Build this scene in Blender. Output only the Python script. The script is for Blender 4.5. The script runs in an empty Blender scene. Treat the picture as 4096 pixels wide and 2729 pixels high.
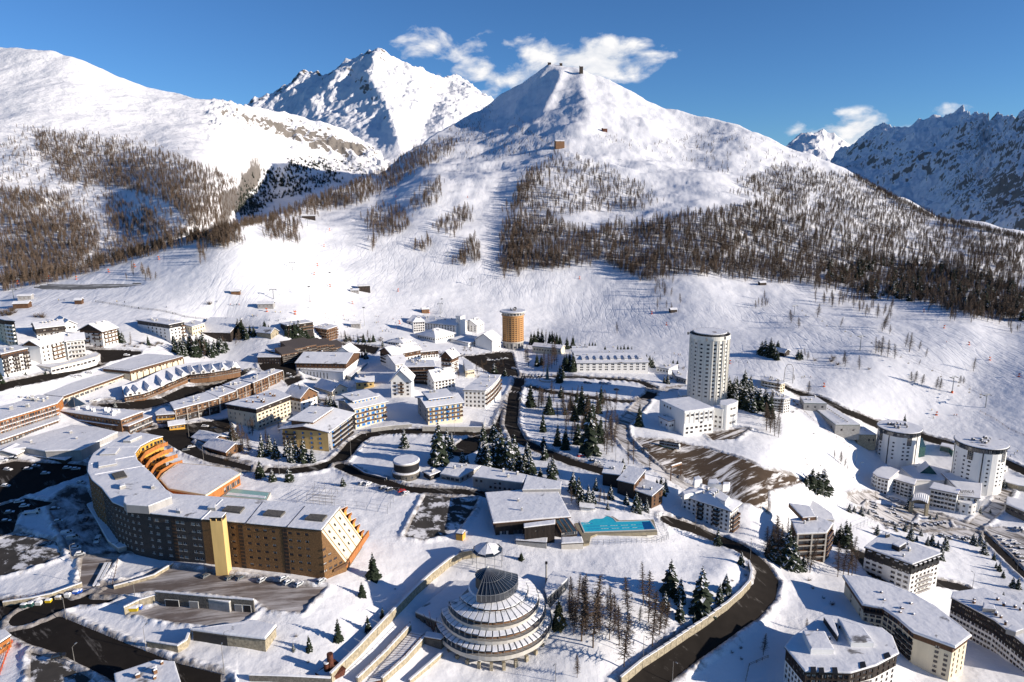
import bpy,bmesh,math,random
import numpy as np
from mathutils import Vector
from mathutils.bvhtree import BVHTree
# ------------------------------------------------------------------ camera, world, sun, exposure
SC=bpy.context.scene
COL=SC.collection
FPX=2731.0
CAMZ=150.0
PITCH,ROLL=math.radians(12.5),math.radians(-0.5)
cp,sp,cr,sr=math.cos(PITCH),math.sin(PITCH),math.cos(ROLL),math.sin(ROLL)
_up=np.array([0,sp,cp]);_rt=np.array([1.0,0,0])
CF=np.array([0,cp,-sp]);CR=cr*_rt+sr*_up;CU=-sr*_rt+cr*_up
CAM=np.array([0,0,CAMZ])
cam=bpy.data.cameras.new('camera');cam.sensor_width=36;cam.lens=36*FPX/4096
cam.clip_start=1;cam.clip_end=60000
co=bpy.data.objects.new('camera',cam);COL.objects.link(co)
from mathutils import Matrix
co.matrix_world=Matrix(((CR[0],CU[0],-CF[0],0),(CR[1],CU[1],-CF[1],0),(CR[2],CU[2],-CF[2],CAMZ),(0,0,0,1)))
SC.camera=co
SUN_EL,SUN_AZ=math.radians(15.5),math.radians(16)
tosun=Vector((math.cos(SUN_AZ)*math.cos(SUN_EL),-math.sin(SUN_AZ)*math.cos(SUN_EL),math.sin(SUN_EL)))
sl=bpy.data.lights.new('sun','SUN');sl.energy=5.0;sl.angle=math.radians(0.5);sl.color=(1.0,0.89,0.76)
so=bpy.data.objects.new('sun',sl);COL.objects.link(so)
so.rotation_euler=tosun.to_track_quat('Z','Y').to_euler()
SC.view_settings.view_transform='Standard';SC.view_settings.look='None'
SC.view_settings.gamma=1;SC.view_settings.exposure=0.64;SC.view_settings.use_curve_mapping=False
def nd(nt,typ,**kw):
 n=nt.nodes.new(typ)
 for k,v in kw.items():
  if k.startswith('i_'):
   key=k[2:]
   n.inputs[int(key)if key.isdigit()else key.replace('_',' ')].default_value=v
  else:setattr(n,k,v)
 return n
def mathn(nt,op,a,b=None,c=None,clamp=False):
 n=nt.nodes.new('ShaderNodeMath');n.operation=op;n.use_clamp=clamp
 for i,v in enumerate((a,b,c)):
  if v is None:continue
  if isinstance(v,(int,float)):n.inputs[i].default_value=v
  else:nt.links.new(v,n.inputs[i])
 return n.outputs[0]
def ramp(nt,fac,stops,interp='LINEAR'):
 n=nt.nodes.new('ShaderNodeValToRGB');n.color_ramp.interpolation=interp
 e=n.color_ramp.elements
 while len(e)<len(stops):e.new(0.5)
 for el,(p,c)in zip(e,stops):
  el.position=p;el.color=(c,c,c,1)if isinstance(c,(int,float))else(*c,1)
 nt.links.new(fac,n.inputs[0]);return n.outputs[0]
def mixc(nt,fac,a,b):
 n=nt.nodes.new('ShaderNodeMix');n.data_type='RGBA'
 for sock,v in((n.inputs[0],fac),(n.inputs[6],a),(n.inputs[7],b)):
  if isinstance(v,(int,float)):sock.default_value=v
  elif isinstance(v,tuple):sock.default_value=(*v,1)
  else:nt.links.new(v,sock)
 return n.outputs[2]
def rayd(px,py):
 px=np.asarray(px,float);py=np.asarray(py,float)
 d=(px-2048)[...,None]*CR-(py-1364.5)[...,None]*CU+FPX*CF
 return d/np.linalg.norm(d,axis=-1,keepdims=True)
def proj(P):
 v=np.asarray(P,float)-CAM;z=v@CF
 return 2048+FPX*(v@CR)/z,1364.5-FPX*(v@CU)/z
wd=bpy.data.worlds.new('World');SC.world=wd;wd.use_nodes=True
nt=wd.node_tree;nt.nodes.clear()
sky=nd(nt,'ShaderNodeTexSky',sky_type='NISHITA',sun_disc=False,sun_elevation=SUN_EL,sun_rotation=math.atan2(tosun.x,tosun.y),altitude=2000,air_density=1.0,dust_density=0.3,ozone_density=3.0)
tc=nd(nt,'ShaderNodeTexCoord')
def worldclouds():
 sep=nd(nt,'ShaderNodeSeparateXYZ');nt.links.new(tc.outputs['Generated'],sep.inputs[0])
 az=mathn(nt,'ARCTAN2',sep.outputs[0],sep.outputs[1]);el=mathn(nt,'ARCSINE',sep.outputs[2])
 vec=nd(nt,'ShaderNodeCombineXYZ');nt.links.new(az,vec.inputs[0]);nt.links.new(el,vec.inputs[1])
 n1=nd(nt,'ShaderNodeTexNoise',i_Scale=19.0,i_Detail=9.0,i_Roughness=0.54,i_Distortion=0.25)
 mp=nd(nt,'ShaderNodeMapping');mp.inputs['Scale'].default_value=(1,1.7,1);nt.links.new(vec.outputs[0],mp.inputs[0])
 nt.links.new(mp.outputs[0],n1.inputs['Vector'])
 tot=None
 for(px,py,rx,ry,amt)in CLOUDS:
  d=rayd(px,py);a0=math.atan2(d[0],d[1]);e0=math.asin(d[2])
  sx,sy=rx/2900.0,ry/2900.0
  u=mathn(nt,'POWER',mathn(nt,'ABSOLUTE',mathn(nt,'DIVIDE',mathn(nt,'SUBTRACT',az,a0),sx)),2)
  v=mathn(nt,'POWER',mathn(nt,'ABSOLUTE',mathn(nt,'DIVIDE',mathn(nt,'SUBTRACT',el,e0),sy)),2)
  m=mathn(nt,'MULTIPLY',mathn(nt,'SUBTRACT',1,mathn(nt,'ADD',u,v),clamp=True),amt)
  tot=m if tot is None else mathn(nt,'MAXIMUM',tot,m)
 thick=mathn(nt,'ADD',mathn(nt,'MULTIPLY',tot,0.95),mathn(nt,'MULTIPLY',mathn(nt,'SUBTRACT',n1.outputs[0],0.5),3.0))
 thick=mathn(nt,'MULTIPLY',mathn(nt,'SUBTRACT',thick,0.45),mathn(nt,'MULTIPLY',tot,3.0,clamp=True))
 return ramp(nt,thick,[(0.0,0.0),(0.25,0.4),(0.6,0.95)]),n1
CLOUDS=[(2400,235,330,110,1.25),(2180,250,330,130,.95),(1960,300,300,110,.9),(1770,200,260,110,.72),(3430,525,260,95,1.0),(3700,490,280,75,.85)]
cm,cn=worldclouds()
cc=ramp(nt,cn.outputs[0],[(0.35,(5.4,6.0,7.0)),(0.62,(9.8,9.6,9.5))])
bg=nd(nt,'ShaderNodeBackground');bg.inputs[1].default_value=0.07
out=nd(nt,'ShaderNodeOutputWorld')
tint=nd(nt,'ShaderNodeMix',data_type='RGBA',blend_type='MULTIPLY');tint.inputs[0].default_value=1;tint.inputs[7].default_value=(0.55,0.86,1.18,1)
nt.links.new(sky.outputs[0],tint.inputs[6])
nt.links.new(mixc(nt,cm,tint.outputs[2],cc),bg.inputs[0]);nt.links.new(bg.outputs[0],out.inputs[0])
# ------------------------------------------------------------------ small helpers
S_=2354/1024
def T(t,x,y):
 return({'1':0,'2':1024,'3':2048,'4':3072}[t[1]]+x/S_,{'a':1200,'b':1620,'c':2047}[t[0]]+y/S_)
def F_(x,y):return(x*1.7408,y*1.7408)
def M_(t,x,y):return({'1':0,'2':2048}[t]+x*.87,100+y*.87)
def tag(o,label=None,cat=None,group=None,kind=None):
 if label:o['label']=label
 if cat:o['category']=cat
 if group:o['group']=group
 if kind:o['kind']=kind
 return o
def newobj(name,me,parent=None,loc=(0,0,0),rz=0.0):
 o=bpy.data.objects.new(name,me);COL.objects.link(o)
 if parent:o.parent=parent
 o.location=loc
 if rz:o.rotation_euler[2]=rz
 return o
def empty(name,loc,label=None,cat=None,group=None,rz=0.0):
 o=newobj(name,None,None,loc,rz);o.empty_display_size=0.5
 return tag(o,label,cat,group)
class MB:
 def __init__(s):s.v=[];s.f=[];s.m=[]
 def quad(s,*p,m=0):
  i=len(s.v);s.v+=[tuple(float(c)for c in q)for q in p];s.f.append(tuple(range(i,i+len(p))));s.m.append(m)
 def hexa(s,b,t,m=0,bottom=True):
  i=len(s.v);n=len(b)
  s.v+=[tuple(float(c)for c in q)for q in b]+[tuple(float(c)for c in q)for q in t]
  for k in range(n):
   j=(k+1)%n
   s.f.append((i+k,i+j,i+n+j,i+n+k));s.m.append(m)
  s.f.append(tuple(i+n+k for k in range(n)));s.m.append(m)
  if bottom:s.f.append(tuple(i+n-1-k for k in range(n)));s.m.append(m)
 def box(s,x0,x1,y0,y1,z0,z1,m=0):
  s.hexa([(x0,y0,z0),(x1,y0,z0),(x1,y1,z0),(x0,y1,z0)],[(x0,y0,z1),(x1,y0,z1),(x1,y1,z1),(x0,y1,z1)],m)
 def obox(s,o,u,v,lu,lv,z0,z1,m=0,ou=0,ov=0):
  P=lambda a,b,z:(o[0]+u[0]*a+v[0]*b,o[1]+u[1]*a+v[1]*b,z)
  q=[(ou,ov),(ou+lu,ov),(ou+lu,ov+lv),(ou,ov+lv)]
  s.hexa([P(a,b,z0)for a,b in q],[P(a,b,z1)for a,b in q],m)
 def prism(s,poly,z0,z1,m=0):s.hexa([(x,y,z0)for x,y in poly],[(x,y,z1)for x,y in poly],m)
 def tube(s,p,q,r0,r1=None,n=6,m=0,cap=True):
  p=Vector(p);q=Vector(q);r1=r0 if r1 is None else r1
  d=(q-p).normalized();a=d.orthogonal().normalized();b=d.cross(a)
  L0=[p+(a*math.cos(t)+b*math.sin(t))*r0 for t in[2*math.pi*k/n for k in range(n)]]
  L1=[q+(a*math.cos(t)+b*math.sin(t))*r1 for t in[2*math.pi*k/n for k in range(n)]]
  s.hexa(L0,L1,m,cap)
 def cyl(s,c,r,z0,z1,n=24,m=0,r1=None):
  r1=r if r1 is None else r1
  s.hexa([(c[0]+r*math.cos(2*math.pi*k/n),c[1]+r*math.sin(2*math.pi*k/n),z0)for k in range(n)],[(c[0]+r1*math.cos(2*math.pi*k/n),c[1]+r1*math.sin(2*math.pi*k/n),z1)for k in range(n)],m)
 def mesh(s,name,mats,smooth=False):
  me=bpy.data.meshes.new(name);me.from_pydata(s.v,[],s.f)
  for m in mats:me.materials.append(m)
  if len(mats)>1:me.polygons.foreach_set('material_index',s.m)
  if smooth:me.polygons.foreach_set('use_smooth',[True]*len(s.f))
  return me
 def build(s,name,mats,parent=None,smooth=False,loc=(0,0,0),rz=0.0):
  if not isinstance(mats,(list,tuple)):mats=[mats]
  return newobj(name,s.mesh(name,mats,smooth),parent,loc,rz)
# ------------------------------------------------------------------ materials
def mat(name,col,rough=0.8,var=0.12,vs=0.6,metal=0.0,bump=0.0,bs=6.0,spec=0.3,col2=None,streak=False):
 m=bpy.data.materials.new(name);m.use_nodes=True;t=m.node_tree
 b=t.nodes['Principled BSDF'];b.inputs['Roughness'].default_value=rough;b.inputs['Metallic'].default_value=metal
 b.inputs['Specular IOR Level'].default_value=spec
 g=nd(t,'ShaderNodeNewGeometry');n=nd(t,'ShaderNodeTexNoise',i_Scale=vs,i_Detail=5.0,i_Roughness=0.65)
 if streak:
  mp=nd(t,'ShaderNodeMapping');mp.inputs['Scale'].default_value=(1,1,.15);t.links.new(g.outputs['Position'],mp.inputs[0]);t.links.new(mp.outputs[0],n.inputs['Vector'])
 else:t.links.new(g.outputs['Position'],n.inputs['Vector'])
 c2=col2 or tuple(c*(1-2.2*var)for c in col)
 c1=tuple(min(1,c*(1+var))for c in col)
 t.links.new(mixc(t,ramp(t,n.outputs[0],[(0.3,0.0),(0.7,1.0)]),c2,c1),b.inputs['Base Color'])
 if bump:
  bn=nd(t,'ShaderNodeBump',i_Strength=bump,i_Distance=0.1);n2=nd(t,'ShaderNodeTexNoise',i_Scale=bs,i_Detail=4.0)
  t.links.new(g.outputs['Position'],n2.inputs['Vector']);t.links.new(n2.outputs[0],bn.inputs['Height']);t.links.new(bn.outputs[0],b.inputs['Normal'])
 return m
SNOWC=(0.80,0.80,0.82)
def snowmat(name,tracks=False,rock=False,rough=0.6,bs=0.5,dirt=None):
 m=bpy.data.materials.new(name);m.use_nodes=True;t=m.node_tree;b=t.nodes['Principled BSDF']
 b.inputs['Roughness'].default_value=rough;b.inputs['Specular IOR Level'].default_value=0.2
 g=nd(t,'ShaderNodeNewGeometry');P=g.outputs['Position']
 def noise(s,d,r=0.6,vec=P,dist=0.0):
  n=nd(t,'ShaderNodeTexNoise',i_Scale=s,i_Detail=d,i_Roughness=r,i_Distortion=dist);t.links.new(vec,n.inputs['Vector']);return n.outputs[0]
 h=mathn(t,'MULTIPLY',noise(0.09,4),1.0)
 h=mathn(t,'ADD',h,mathn(t,'MULTIPLY',noise(0.5,5),0.22))
 h=mathn(t,'ADD',h,mathn(t,'MULTIPLY',mathn(t,'MULTIPLY',noise(0.28,7,.72),ramp(t,noise(0.035,3),[(.45,0.0),(.62,1.0)])),.8))if dirt=='ground' else h
 col=mixc(t,ramp(t,noise(0.02,5),[(0.35,0.0),(0.65,1.0)]),(0.76,0.765,0.79),SNOWC)
 if tracks:
  mp=nd(t,'ShaderNodeMapping');mp.inputs['Scale'].default_value=(1,0.22,0.22);t.links.new(P,mp.inputs[0])
  sp_=nd(t,'ShaderNodeSeparateXYZ');t.links.new(P,sp_.inputs[0])
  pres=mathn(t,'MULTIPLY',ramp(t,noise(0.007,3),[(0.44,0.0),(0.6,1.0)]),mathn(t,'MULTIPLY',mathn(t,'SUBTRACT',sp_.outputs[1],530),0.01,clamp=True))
  for(sc,di,rot,amt)in((0.05,14.0,0.45,0.42),(0.035,18.0,-0.6,0.42),(0.08,9.0,0.1,0.22)):
   mp2=nd(t,'ShaderNodeMapping');mp2.inputs['Scale'].default_value=(1,0.3,0.3);mp2.inputs['Rotation'].default_value=(0,0,rot);t.links.new(P,mp2.inputs[0])
   w=nd(t,'ShaderNodeTexWave',i_Scale=sc,i_Distortion=di,i_Detail=3.0);w.inputs['Detail Scale'].default_value=0.6
   t.links.new(mp2.outputs[0],w.inputs['Vector'])
   line=ramp(t,w.outputs['Fac'],[(0.0,1.0),(0.14,0.0)])
   lp=mathn(t,'MULTIPLY',line,pres);h=mathn(t,'SUBTRACT',h,mathn(t,'MULTIPLY',lp,amt*0.5));col=mixc(t,mathn(t,'MULTIPLY',lp,amt*1.1),col,(.56,.59,.66))
  h=mathn(t,'ADD',h,mathn(t,'MULTIPLY',noise(0.35,3,vec=mp.outputs[0]),0.15))
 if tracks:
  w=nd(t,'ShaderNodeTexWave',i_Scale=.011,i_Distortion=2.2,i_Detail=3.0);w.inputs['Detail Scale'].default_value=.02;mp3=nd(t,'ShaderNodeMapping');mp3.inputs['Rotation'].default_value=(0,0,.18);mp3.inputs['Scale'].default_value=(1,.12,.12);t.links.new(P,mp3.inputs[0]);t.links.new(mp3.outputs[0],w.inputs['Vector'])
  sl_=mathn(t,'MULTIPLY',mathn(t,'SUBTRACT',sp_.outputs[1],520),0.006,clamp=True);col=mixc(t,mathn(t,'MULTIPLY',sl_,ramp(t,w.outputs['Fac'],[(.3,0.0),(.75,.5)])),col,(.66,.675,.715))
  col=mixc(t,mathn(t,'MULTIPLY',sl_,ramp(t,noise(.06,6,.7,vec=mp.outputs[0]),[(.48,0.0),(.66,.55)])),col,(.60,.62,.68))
 bn=nd(t,'ShaderNodeBump',i_Strength=bs,i_Distance=1.0)
 t.links.new(h,bn.inputs['Height'])
 if dirt=='ground':
  at=nd(t,'ShaderNodeAttribute',attribute_name='dirt');dn=mathn(t,'ADD',mathn(t,'MULTIPLY',noise(0.16,6,.7),1.0),mathn(t,'MULTIPLY',at.outputs['Fac'],.44))
  col=mixc(t,ramp(t,dn,[(0.72,0.0),(0.9,0.85),(1.1,1.0)]),col,mixc(t,noise(0.6,4),(.10,.085,.07),(.38,.35,.33)))
  h=mathn(t,'ADD',h,mathn(t,'MULTIPLY',mathn(t,'MULTIPLY',noise(.9,4),at.outputs['Fac']),.7));t.links.new(h,bn.inputs['Height'])
 if dirt=='roof':
  col=mixc(t,ramp(t,noise(0.11,5,.6,dist=.5),[(0.64,0.0),(0.70,.9)]),col,(.07,.06,.055));col=mixc(t,ramp(t,noise(.35,4),[(.35,0.0),(.7,.35)]),col,(.62,.625,.65))
 if rock:
  s=nd(t,'ShaderNodeSeparateXYZ');t.links.new(g.outputs['Normal'],s.inputs[0])
  big=noise(0.004*rock,8,0.68,dist=0.4);fine=noise(0.03*rock,6,0.7)
  v=mathn(t,'ADD',mathn(t,'MULTIPLY',s.outputs[2],-2.2),mathn(t,'ADD',mathn(t,'MULTIPLY',big,1.5),mathn(t,'MULTIPLY',fine,1.1)))
  at=nd(t,'ShaderNodeAttribute',attribute_name='rocky')
  v=mathn(t,'ADD',v,at.outputs['Fac'])
  rk=ramp(t,v,[(0.16,0.0),(0.30,1.0)])
  rc=mixc(t,noise(0.02,6),(0.10,0.09,0.082),(0.25,0.225,0.20))
  col=mixc(t,rk,col,rc)
  hb=mathn(t,'MULTIPLY',fine,9.0);bn2=nd(t,'ShaderNodeBump',i_Strength=0.7,i_Distance=1.2)
  t.links.new(hb,bn2.inputs['Height']);t.links.new(bn.outputs[0],bn2.inputs['Normal']);bn=bn2
 t.links.new(col,b.inputs['Base Color']);t.links.new(bn.outputs[0],b.inputs['Normal'])
 return m
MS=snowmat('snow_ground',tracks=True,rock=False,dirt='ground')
MSR=snowmat('snow_roof',bs=0.5,dirt='roof')
MMT=snowmat('snow_mountain',rock=1.0)
MM2=snowmat('snow_far_range',rock=0.8)
def lotmat(name,bare,cover,scale,stretch,rot,lo,hi,bump=0.25):
 """bare ground or asphalt with worn, ploughed snow lying on it"""
 m=bpy.data.materials.new(name);m.use_nodes=True;t=m.node_tree;b=t.nodes['Principled BSDF']
 b.inputs['Roughness'].default_value=0.85;b.inputs['Specular IOR Level'].default_value=0.08
 g=nd(t,'ShaderNodeNewGeometry')
 mp0=nd(t,'ShaderNodeMapping');mp0.inputs['Rotation'].default_value=(0,0,rot);t.links.new(g.outputs['Position'],mp0.inputs[0])
 mp=nd(t,'ShaderNodeMapping');mp.inputs['Scale'].default_value=(stretch,1,1);t.links.new(mp0.outputs[0],mp.inputs[0])
 n=nd(t,'ShaderNodeTexNoise',i_Scale=scale,i_Detail=7.0,i_Roughness=0.68,i_Distortion=0.3);t.links.new(mp.outputs[0],n.inputs['Vector'])
 f=ramp(t,n.outputs[0],[(lo,0.0),(hi,1.0)])
 n2=nd(t,'ShaderNodeTexNoise',i_Scale=0.25,i_Detail=5.0);t.links.new(g.outputs['Position'],n2.inputs['Vector'])
 base=mixc(t,n2.outputs[0],tuple(c*.6 for c in bare),tuple(c*1.35 for c in bare))
 t.links.new(mixc(t,f,base,cover),b.inputs['Base Color'])
 bn=nd(t,'ShaderNodeBump',i_Strength=bump,i_Distance=0.5);t.links.new(n.outputs[0],bn.inputs['Height']);t.links.new(bn.outputs[0],b.inputs['Normal'])
 return m
M=dict(asphalt=lotmat('road_asphalt',(.019,.016,.014),(.34,.32,.30),.16,.2,.7,.58,.82,.12),track=lotmat('snowy_track',(.09,.075,.06),(.62,.6,.59),.25,.2,0.9,.38,.54),lot=lotmat('striped_lot',(.075,.053,.037),(.72,.7,.69),.26,.12,-0.75,.50,.60),lot2=lotmat('patchy_lot',(.06,.055,.05),(.74,.73,.74),.14,.8,.5,.5,.58),plaza=lotmat('trodden_plaza',(.17,.14,.125),(.7,.67,.66),.2,.12,-0.15,.45,.72),shade=lotmat('packed_snow_street',(.07,.065,.062),(.62,.62,.64),.1,.5,.8,.45,.62),ice=lotmat('pond_ice',(.16,.16,.16),(.66,.66,.67),.05,.25,.1,.5,.58),white=mat('white_render',(.78,.77,.74),.85,.04,.4,streak=True),cream=mat('cream_render',(.66,.58,.43),.85,.06,.4,streak=True),yellow=mat('yellow_render',(.62,.43,.17),.85,.06,.4,streak=True),grey=mat('grey_render',(.34,.33,.32),.85,.08,.4,streak=True),concrete=mat('concrete',(.36,.35,.33),.9,.12,.8,bump=.2),brown=mat('brown_timber',(.115,.06,.032),.75,.2,1.5,streak=True),dark=mat('dark_timber',(.035,.026,.022),.75,.25,1.5,streak=True),black=mat('black_metal',(.018,.018,.02),.5,.2,1),orange=mat('orange_timber',(.40,.15,.04),.6,.18,1.2,streak=True),gold=mat('gold_panel',(.60,.33,.06),.6,.12,1.0),shingleb=mat('brown_shingle',(.20,.108,.045),.8,.3,3.0,bump=.6,bs=9),shingled=mat('charcoal_shingle',(.055,.05,.048),.8,.3,3.0,bump=.6,bs=9),stone=mat('stone_wall',(.36,.31,.22),.9,.25,1.1,bump=.8,bs=3.0),stoned=mat('dark_stone',(.13,.12,.105),.9,.25,1.3,bump=.7,bs=3.0),glass=mat('window_glass',(.03,.035,.045),.12,.1,.3,spec=.8),frame=mat('white_frame',(.6,.6,.58),.6,.03),brownf=mat('brown_frame',(.12,.07,.045),.6,.1),blue=mat('blue_shutter',(.03,.19,.52),.5,.05),steel=mat('steel',(.35,.36,.37),.4,.05,metal=.7),darkglass=mat('dark_glass',(.012,.018,.026),.08,.1,.3,spec=.9),green=mat('green_glass_panel',(.03,.09,.085),.25,.2,.5,spec=.6),tower=mat('tower_render',(.70,.68,.62),.85,.07,.25,streak=True),torre=mat('ochre_render',(.45,.24,.095),.85,.08,.25,streak=True),tile=mat('roof_tile',(.09,.075,.07),.8,.2,2),red=mat('red_paint',(.45,.03,.02),.4,.05),corange=mat('safety_orange',(.65,.10,.01),.5,.08),cyellow=mat('bin_yellow',(.65,.45,.02),.4,.05),cblue=mat('bin_blue',(.02,.09,.42),.4,.05),rust=mat('rusty_steel',(.11,.035,.02),.8,.3,2,bump=.3),deck=mat('pool_deck',(.30,.26,.18),.8,.12,.6),poolw=None,bark=mat('larch_bark',(.115,.08,.055),.9,.25,2),twig=mat('larch_twig',(.13,.092,.066),.9,.3,1.2),twigf=mat('forest_twig',(.20,.145,.105),.9,.25,.05),needle=mat('spruce_needle',(.022,.034,.017),.8,.35,1.0),needle2=mat('pine_needle',(.05,.052,.02),.8,.3,1.0),bush=mat('dry_shrub',(.13,.09,.06),.9,.3,2),glassc=mat('cone_glass',(.02,.03,.045),.1,.2,.2,spec=.9),wood=mat('light_timber',(.19,.10,.05),.7,.2,1.5,streak=True),ledge=mat('pale_fascia',(.50,.47,.42),.8,.08,.5),railing=mat('grey_railing',(.20,.19,.18),.6,.1),tyre=mat('tyre',(.015,.015,.016),.9,.1),)
def water():
 m=bpy.data.materials.new('pool_water');m.use_nodes=True;t=m.node_tree;b=t.nodes['Principled BSDF']
 b.inputs['Roughness'].default_value=0.25;b.inputs['Specular IOR Level'].default_value=0.25
 g=nd(t,'ShaderNodeNewGeometry');n=nd(t,'ShaderNodeTexNoise',i_Scale=.9,i_Detail=4.0);t.links.new(g.outputs['Position'],n.inputs['Vector'])
 t.links.new(mixc(t,n.outputs[0],(.02,.40,.56),(.05,.54,.68)),b.inputs['Base Color'])
 bn=nd(t,'ShaderNodeBump',i_Strength=.12,i_Distance=.2);t.links.new(n.outputs[0],bn.inputs['Height']);t.links.new(bn.outputs[0],b.inputs['Normal'])
 return m
M['poolw']=water()
# ------------------------------------------------------------------ terrain
_rs=np.random.RandomState(7);_perm=np.concatenate([_rs.permutation(512)]*3)
_ga=np.linspace(0,2*math.pi,64,endpoint=False)
def perlin(x,y,seed=0):
 xi=np.floor(x).astype(int);yi=np.floor(y).astype(int);xf=x-xi;yf=y-yi
 u=xf*xf*xf*(xf*(xf*6-15)+10);v=yf*yf*yf*(yf*(yf*6-15)+10)
 def g(i,j,dx,dy):
  h=_perm[(_perm[(xi+i+seed*17)%512]+yi+j)%512]%64
  return np.cos(_ga[h])*dx+np.sin(_ga[h])*dy
 a=g(0,0,xf,yf);b=g(1,0,xf-1,yf);c=g(0,1,xf,yf-1);d=g(1,1,xf-1,yf-1)
 return(a+u*(b-a))*(1-v)+(c+u*(d-c))*v
def fbm(x,y,sc,octv=5,seed=0,rough=0.5,ridged=False):
 r=np.zeros_like(x);a=1.0;f=1/sc
 for k in range(octv):
  n=perlin(x*f+13.7*k,y*f-7.1*k,seed+k)
  r+=a*((0.5-np.abs(n)*1.6)if ridged else n);a*=rough;f*=2.03
 return r
def tps(pts,vals,lam=1e-4):
 n=len(pts);d=np.linalg.norm(pts[:,None]-pts[None],axis=2);K=np.where(d>0,d*d*np.log(d+1e-9),0)
 Pm=np.hstack([np.ones((n,1)),pts]);A=np.zeros((n+3,n+3));A[:n,:n]=K+lam*np.eye(n);A[:n,n:]=Pm;A[n:,:n]=Pm.T
 w=np.linalg.solve(A,np.concatenate([vals,[0,0,0]]))
 def ev(q):
  out=np.empty(len(q))
  for s in range(0,len(q),40000):
   qq=q[s:s+40000];d=np.linalg.norm(qq[:,None]-pts[None],axis=2)
   out[s:s+40000]=np.where(d>0,d*d*np.log(d+1e-9),0)@w[:n]+w[n]+qq@w[n+1:]
  return out
 return ev
def depthfield(ctrl,lam=1e-4):
 pts=[];vals=[]
 for px,py,kind,v in ctrl:
  d=rayd(px,py);D=v/(d@CF)if kind=='D' else(v-CAMZ)/d[2]
  pts.append((px/1000,py/1000));vals.append(math.log(D))
 ev=tps(np.array(pts),np.array(vals),lam)
 def D(px,py):
  px=np.asarray(px,float);py=np.asarray(py,float);sh=px.shape
  return np.exp(ev(np.stack([px.ravel()/1000,py.ravel()/1000],1))).reshape(sh)
 return D
def polydist(px,py,line):
 best=np.full(px.shape,1e9)
 for(x0,y0),(x1,y1)in zip(line[:-1],line[1:]):
  dx,dy=x1-x0,y1-y0;L=dx*dx+dy*dy+1e-9
  t=np.clip(((px-x0)*dx+(py-y0)*dy)/L,0,1)
  best=np.minimum(best,np.hypot(px-x0-t*dx,py-y0-t*dy))
 return best
def inpoly(px,py,poly):
 c=np.zeros(px.shape,bool);n=len(poly)
 for i in range(n):
  x0,y0=poly[i];x1,y1=poly[(i+1)%n]
  if y0==y1:continue
  c^=((y0>py)!=(y1>py))&(px<(x1-x0)*(py-y0)/(y1-y0)+x0)
 return c
def Z(s):return[(a,b,'z',c)for a,b,c in s]
def DD(s):return[(a,b,'D',c)for a,b,c in s]
GROUND_CTRL=Z([(-250,2850,2),(0,2729,1),(500,2729,-1),(815,2262,5),(250,2150,5),(100,1780,16),(-200,1950,10),(600,1900,7),(100,1500,36),(550,1400,33),(-200,1420,42),(0,1310,50),(900,1350,26),(1300,1350,17),(300,1620,22),(900,1600,11),(1300,1950,3),(1600,1700,4),(1650,1500,8),(2050,1400,-6),(2050,1700,0),(2500,1560,-6),(2300,1480,-6),(2740,1745,-7),(2640,1800,-3),(2300,1900,0),(2000,1950,0),(1700,2150,-1),(1400,2200,2),(2300,2110,-3),(2000,2100,-1),(1300,2400,3),(1100,2600,0),(1340,2680,-3),(1700,2560,-9),(2050,2680,-13),(2400,2729,-14),(2300,2400,-7),(2600,2300,-6),(2900,2250,-9),(2800,2500,-14),(2550,2780,-19),(3080,2330,-17),(2900,2180,-14),(2700,2080,-9),(2850,2110,-14),(3000,2000,-9),(3050,1850,-9),(3760,1990,-54),(3500,1870,-48),(3150,1720,-14),(3300,1950,-32),(3280,2100,-35),(3400,2060,-41),(3600,2120,-50),(4000,2120,-57),(4200,2300,-56),(3850,2400,-47),(3400,2330,-25),(3500,2400,-25),(3900,2729,-30),(3300,2500,-20),(3200,2250,-22),(4150,2550,-42),(3700,2760,-27),(3100,2680,-23),(4096,1950,-52),(4300,2729,-36),(1000,2850,-2),(3200,1620,-20)])
GROUND_CTRL+=DD([(3892,1483,620),(4150,1700,530),(3500,1400,650),(3300,1550,575),(3100,1450,625),(2700,1350,720),(2450,1330,750),(4300,1483,600),(4300,1300,720),(3900,1250,780),(3500,1250,790),(3000,1250,800),(2200,262,2450),(2330,270,2450),(2450,330,2350),(2660,435,2250),(2960,505,2100),(3130,575,2000),(3400,697,1850),(3570,785,1720),(3750,870,1600),(4096,950,1450),(4350,1020,1350),(2090,330,2480),(1960,418,2500),(1840,480,2400),(1790,515,2300),(1650,590,2000),(1510,690,1700),(1400,740,1500),(1220,805,1250),(1080,860,1010),(2200,400,2200),(2200,500,1950),(2200,600,1640),(2200,700,1400),(2200,800,1220),(2200,900,1100),(2200,1000,1000),(2200,1100,920),(2200,1200,850),(2200,1300,785),(1700,700,1500),(1700,800,1250),(1700,900,1100),(1700,1000,1000),(1700,1150,850),(1700,1280,750),(2800,600,1850),(2800,700,1500),(2800,800,1250),(2800,900,1100),(2800,1000,1000),(2800,1100,905),(2800,1200,830),(3400,800,1550),(3400,900,1280),(3400,1000,1100),(3400,1100,970),(3400,1200,850),(4000,1000,1280),(4000,1100,1080),(4000,1200,890),(1200,1250,640),(1200,1150,720),(1200,1050,800),(1200,950,900),(1100,880,960),(970,880,850),(0,1150,690),(500,1015,760),(0,1220,620),(500,1170,650),(-250,1200,640)])
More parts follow.
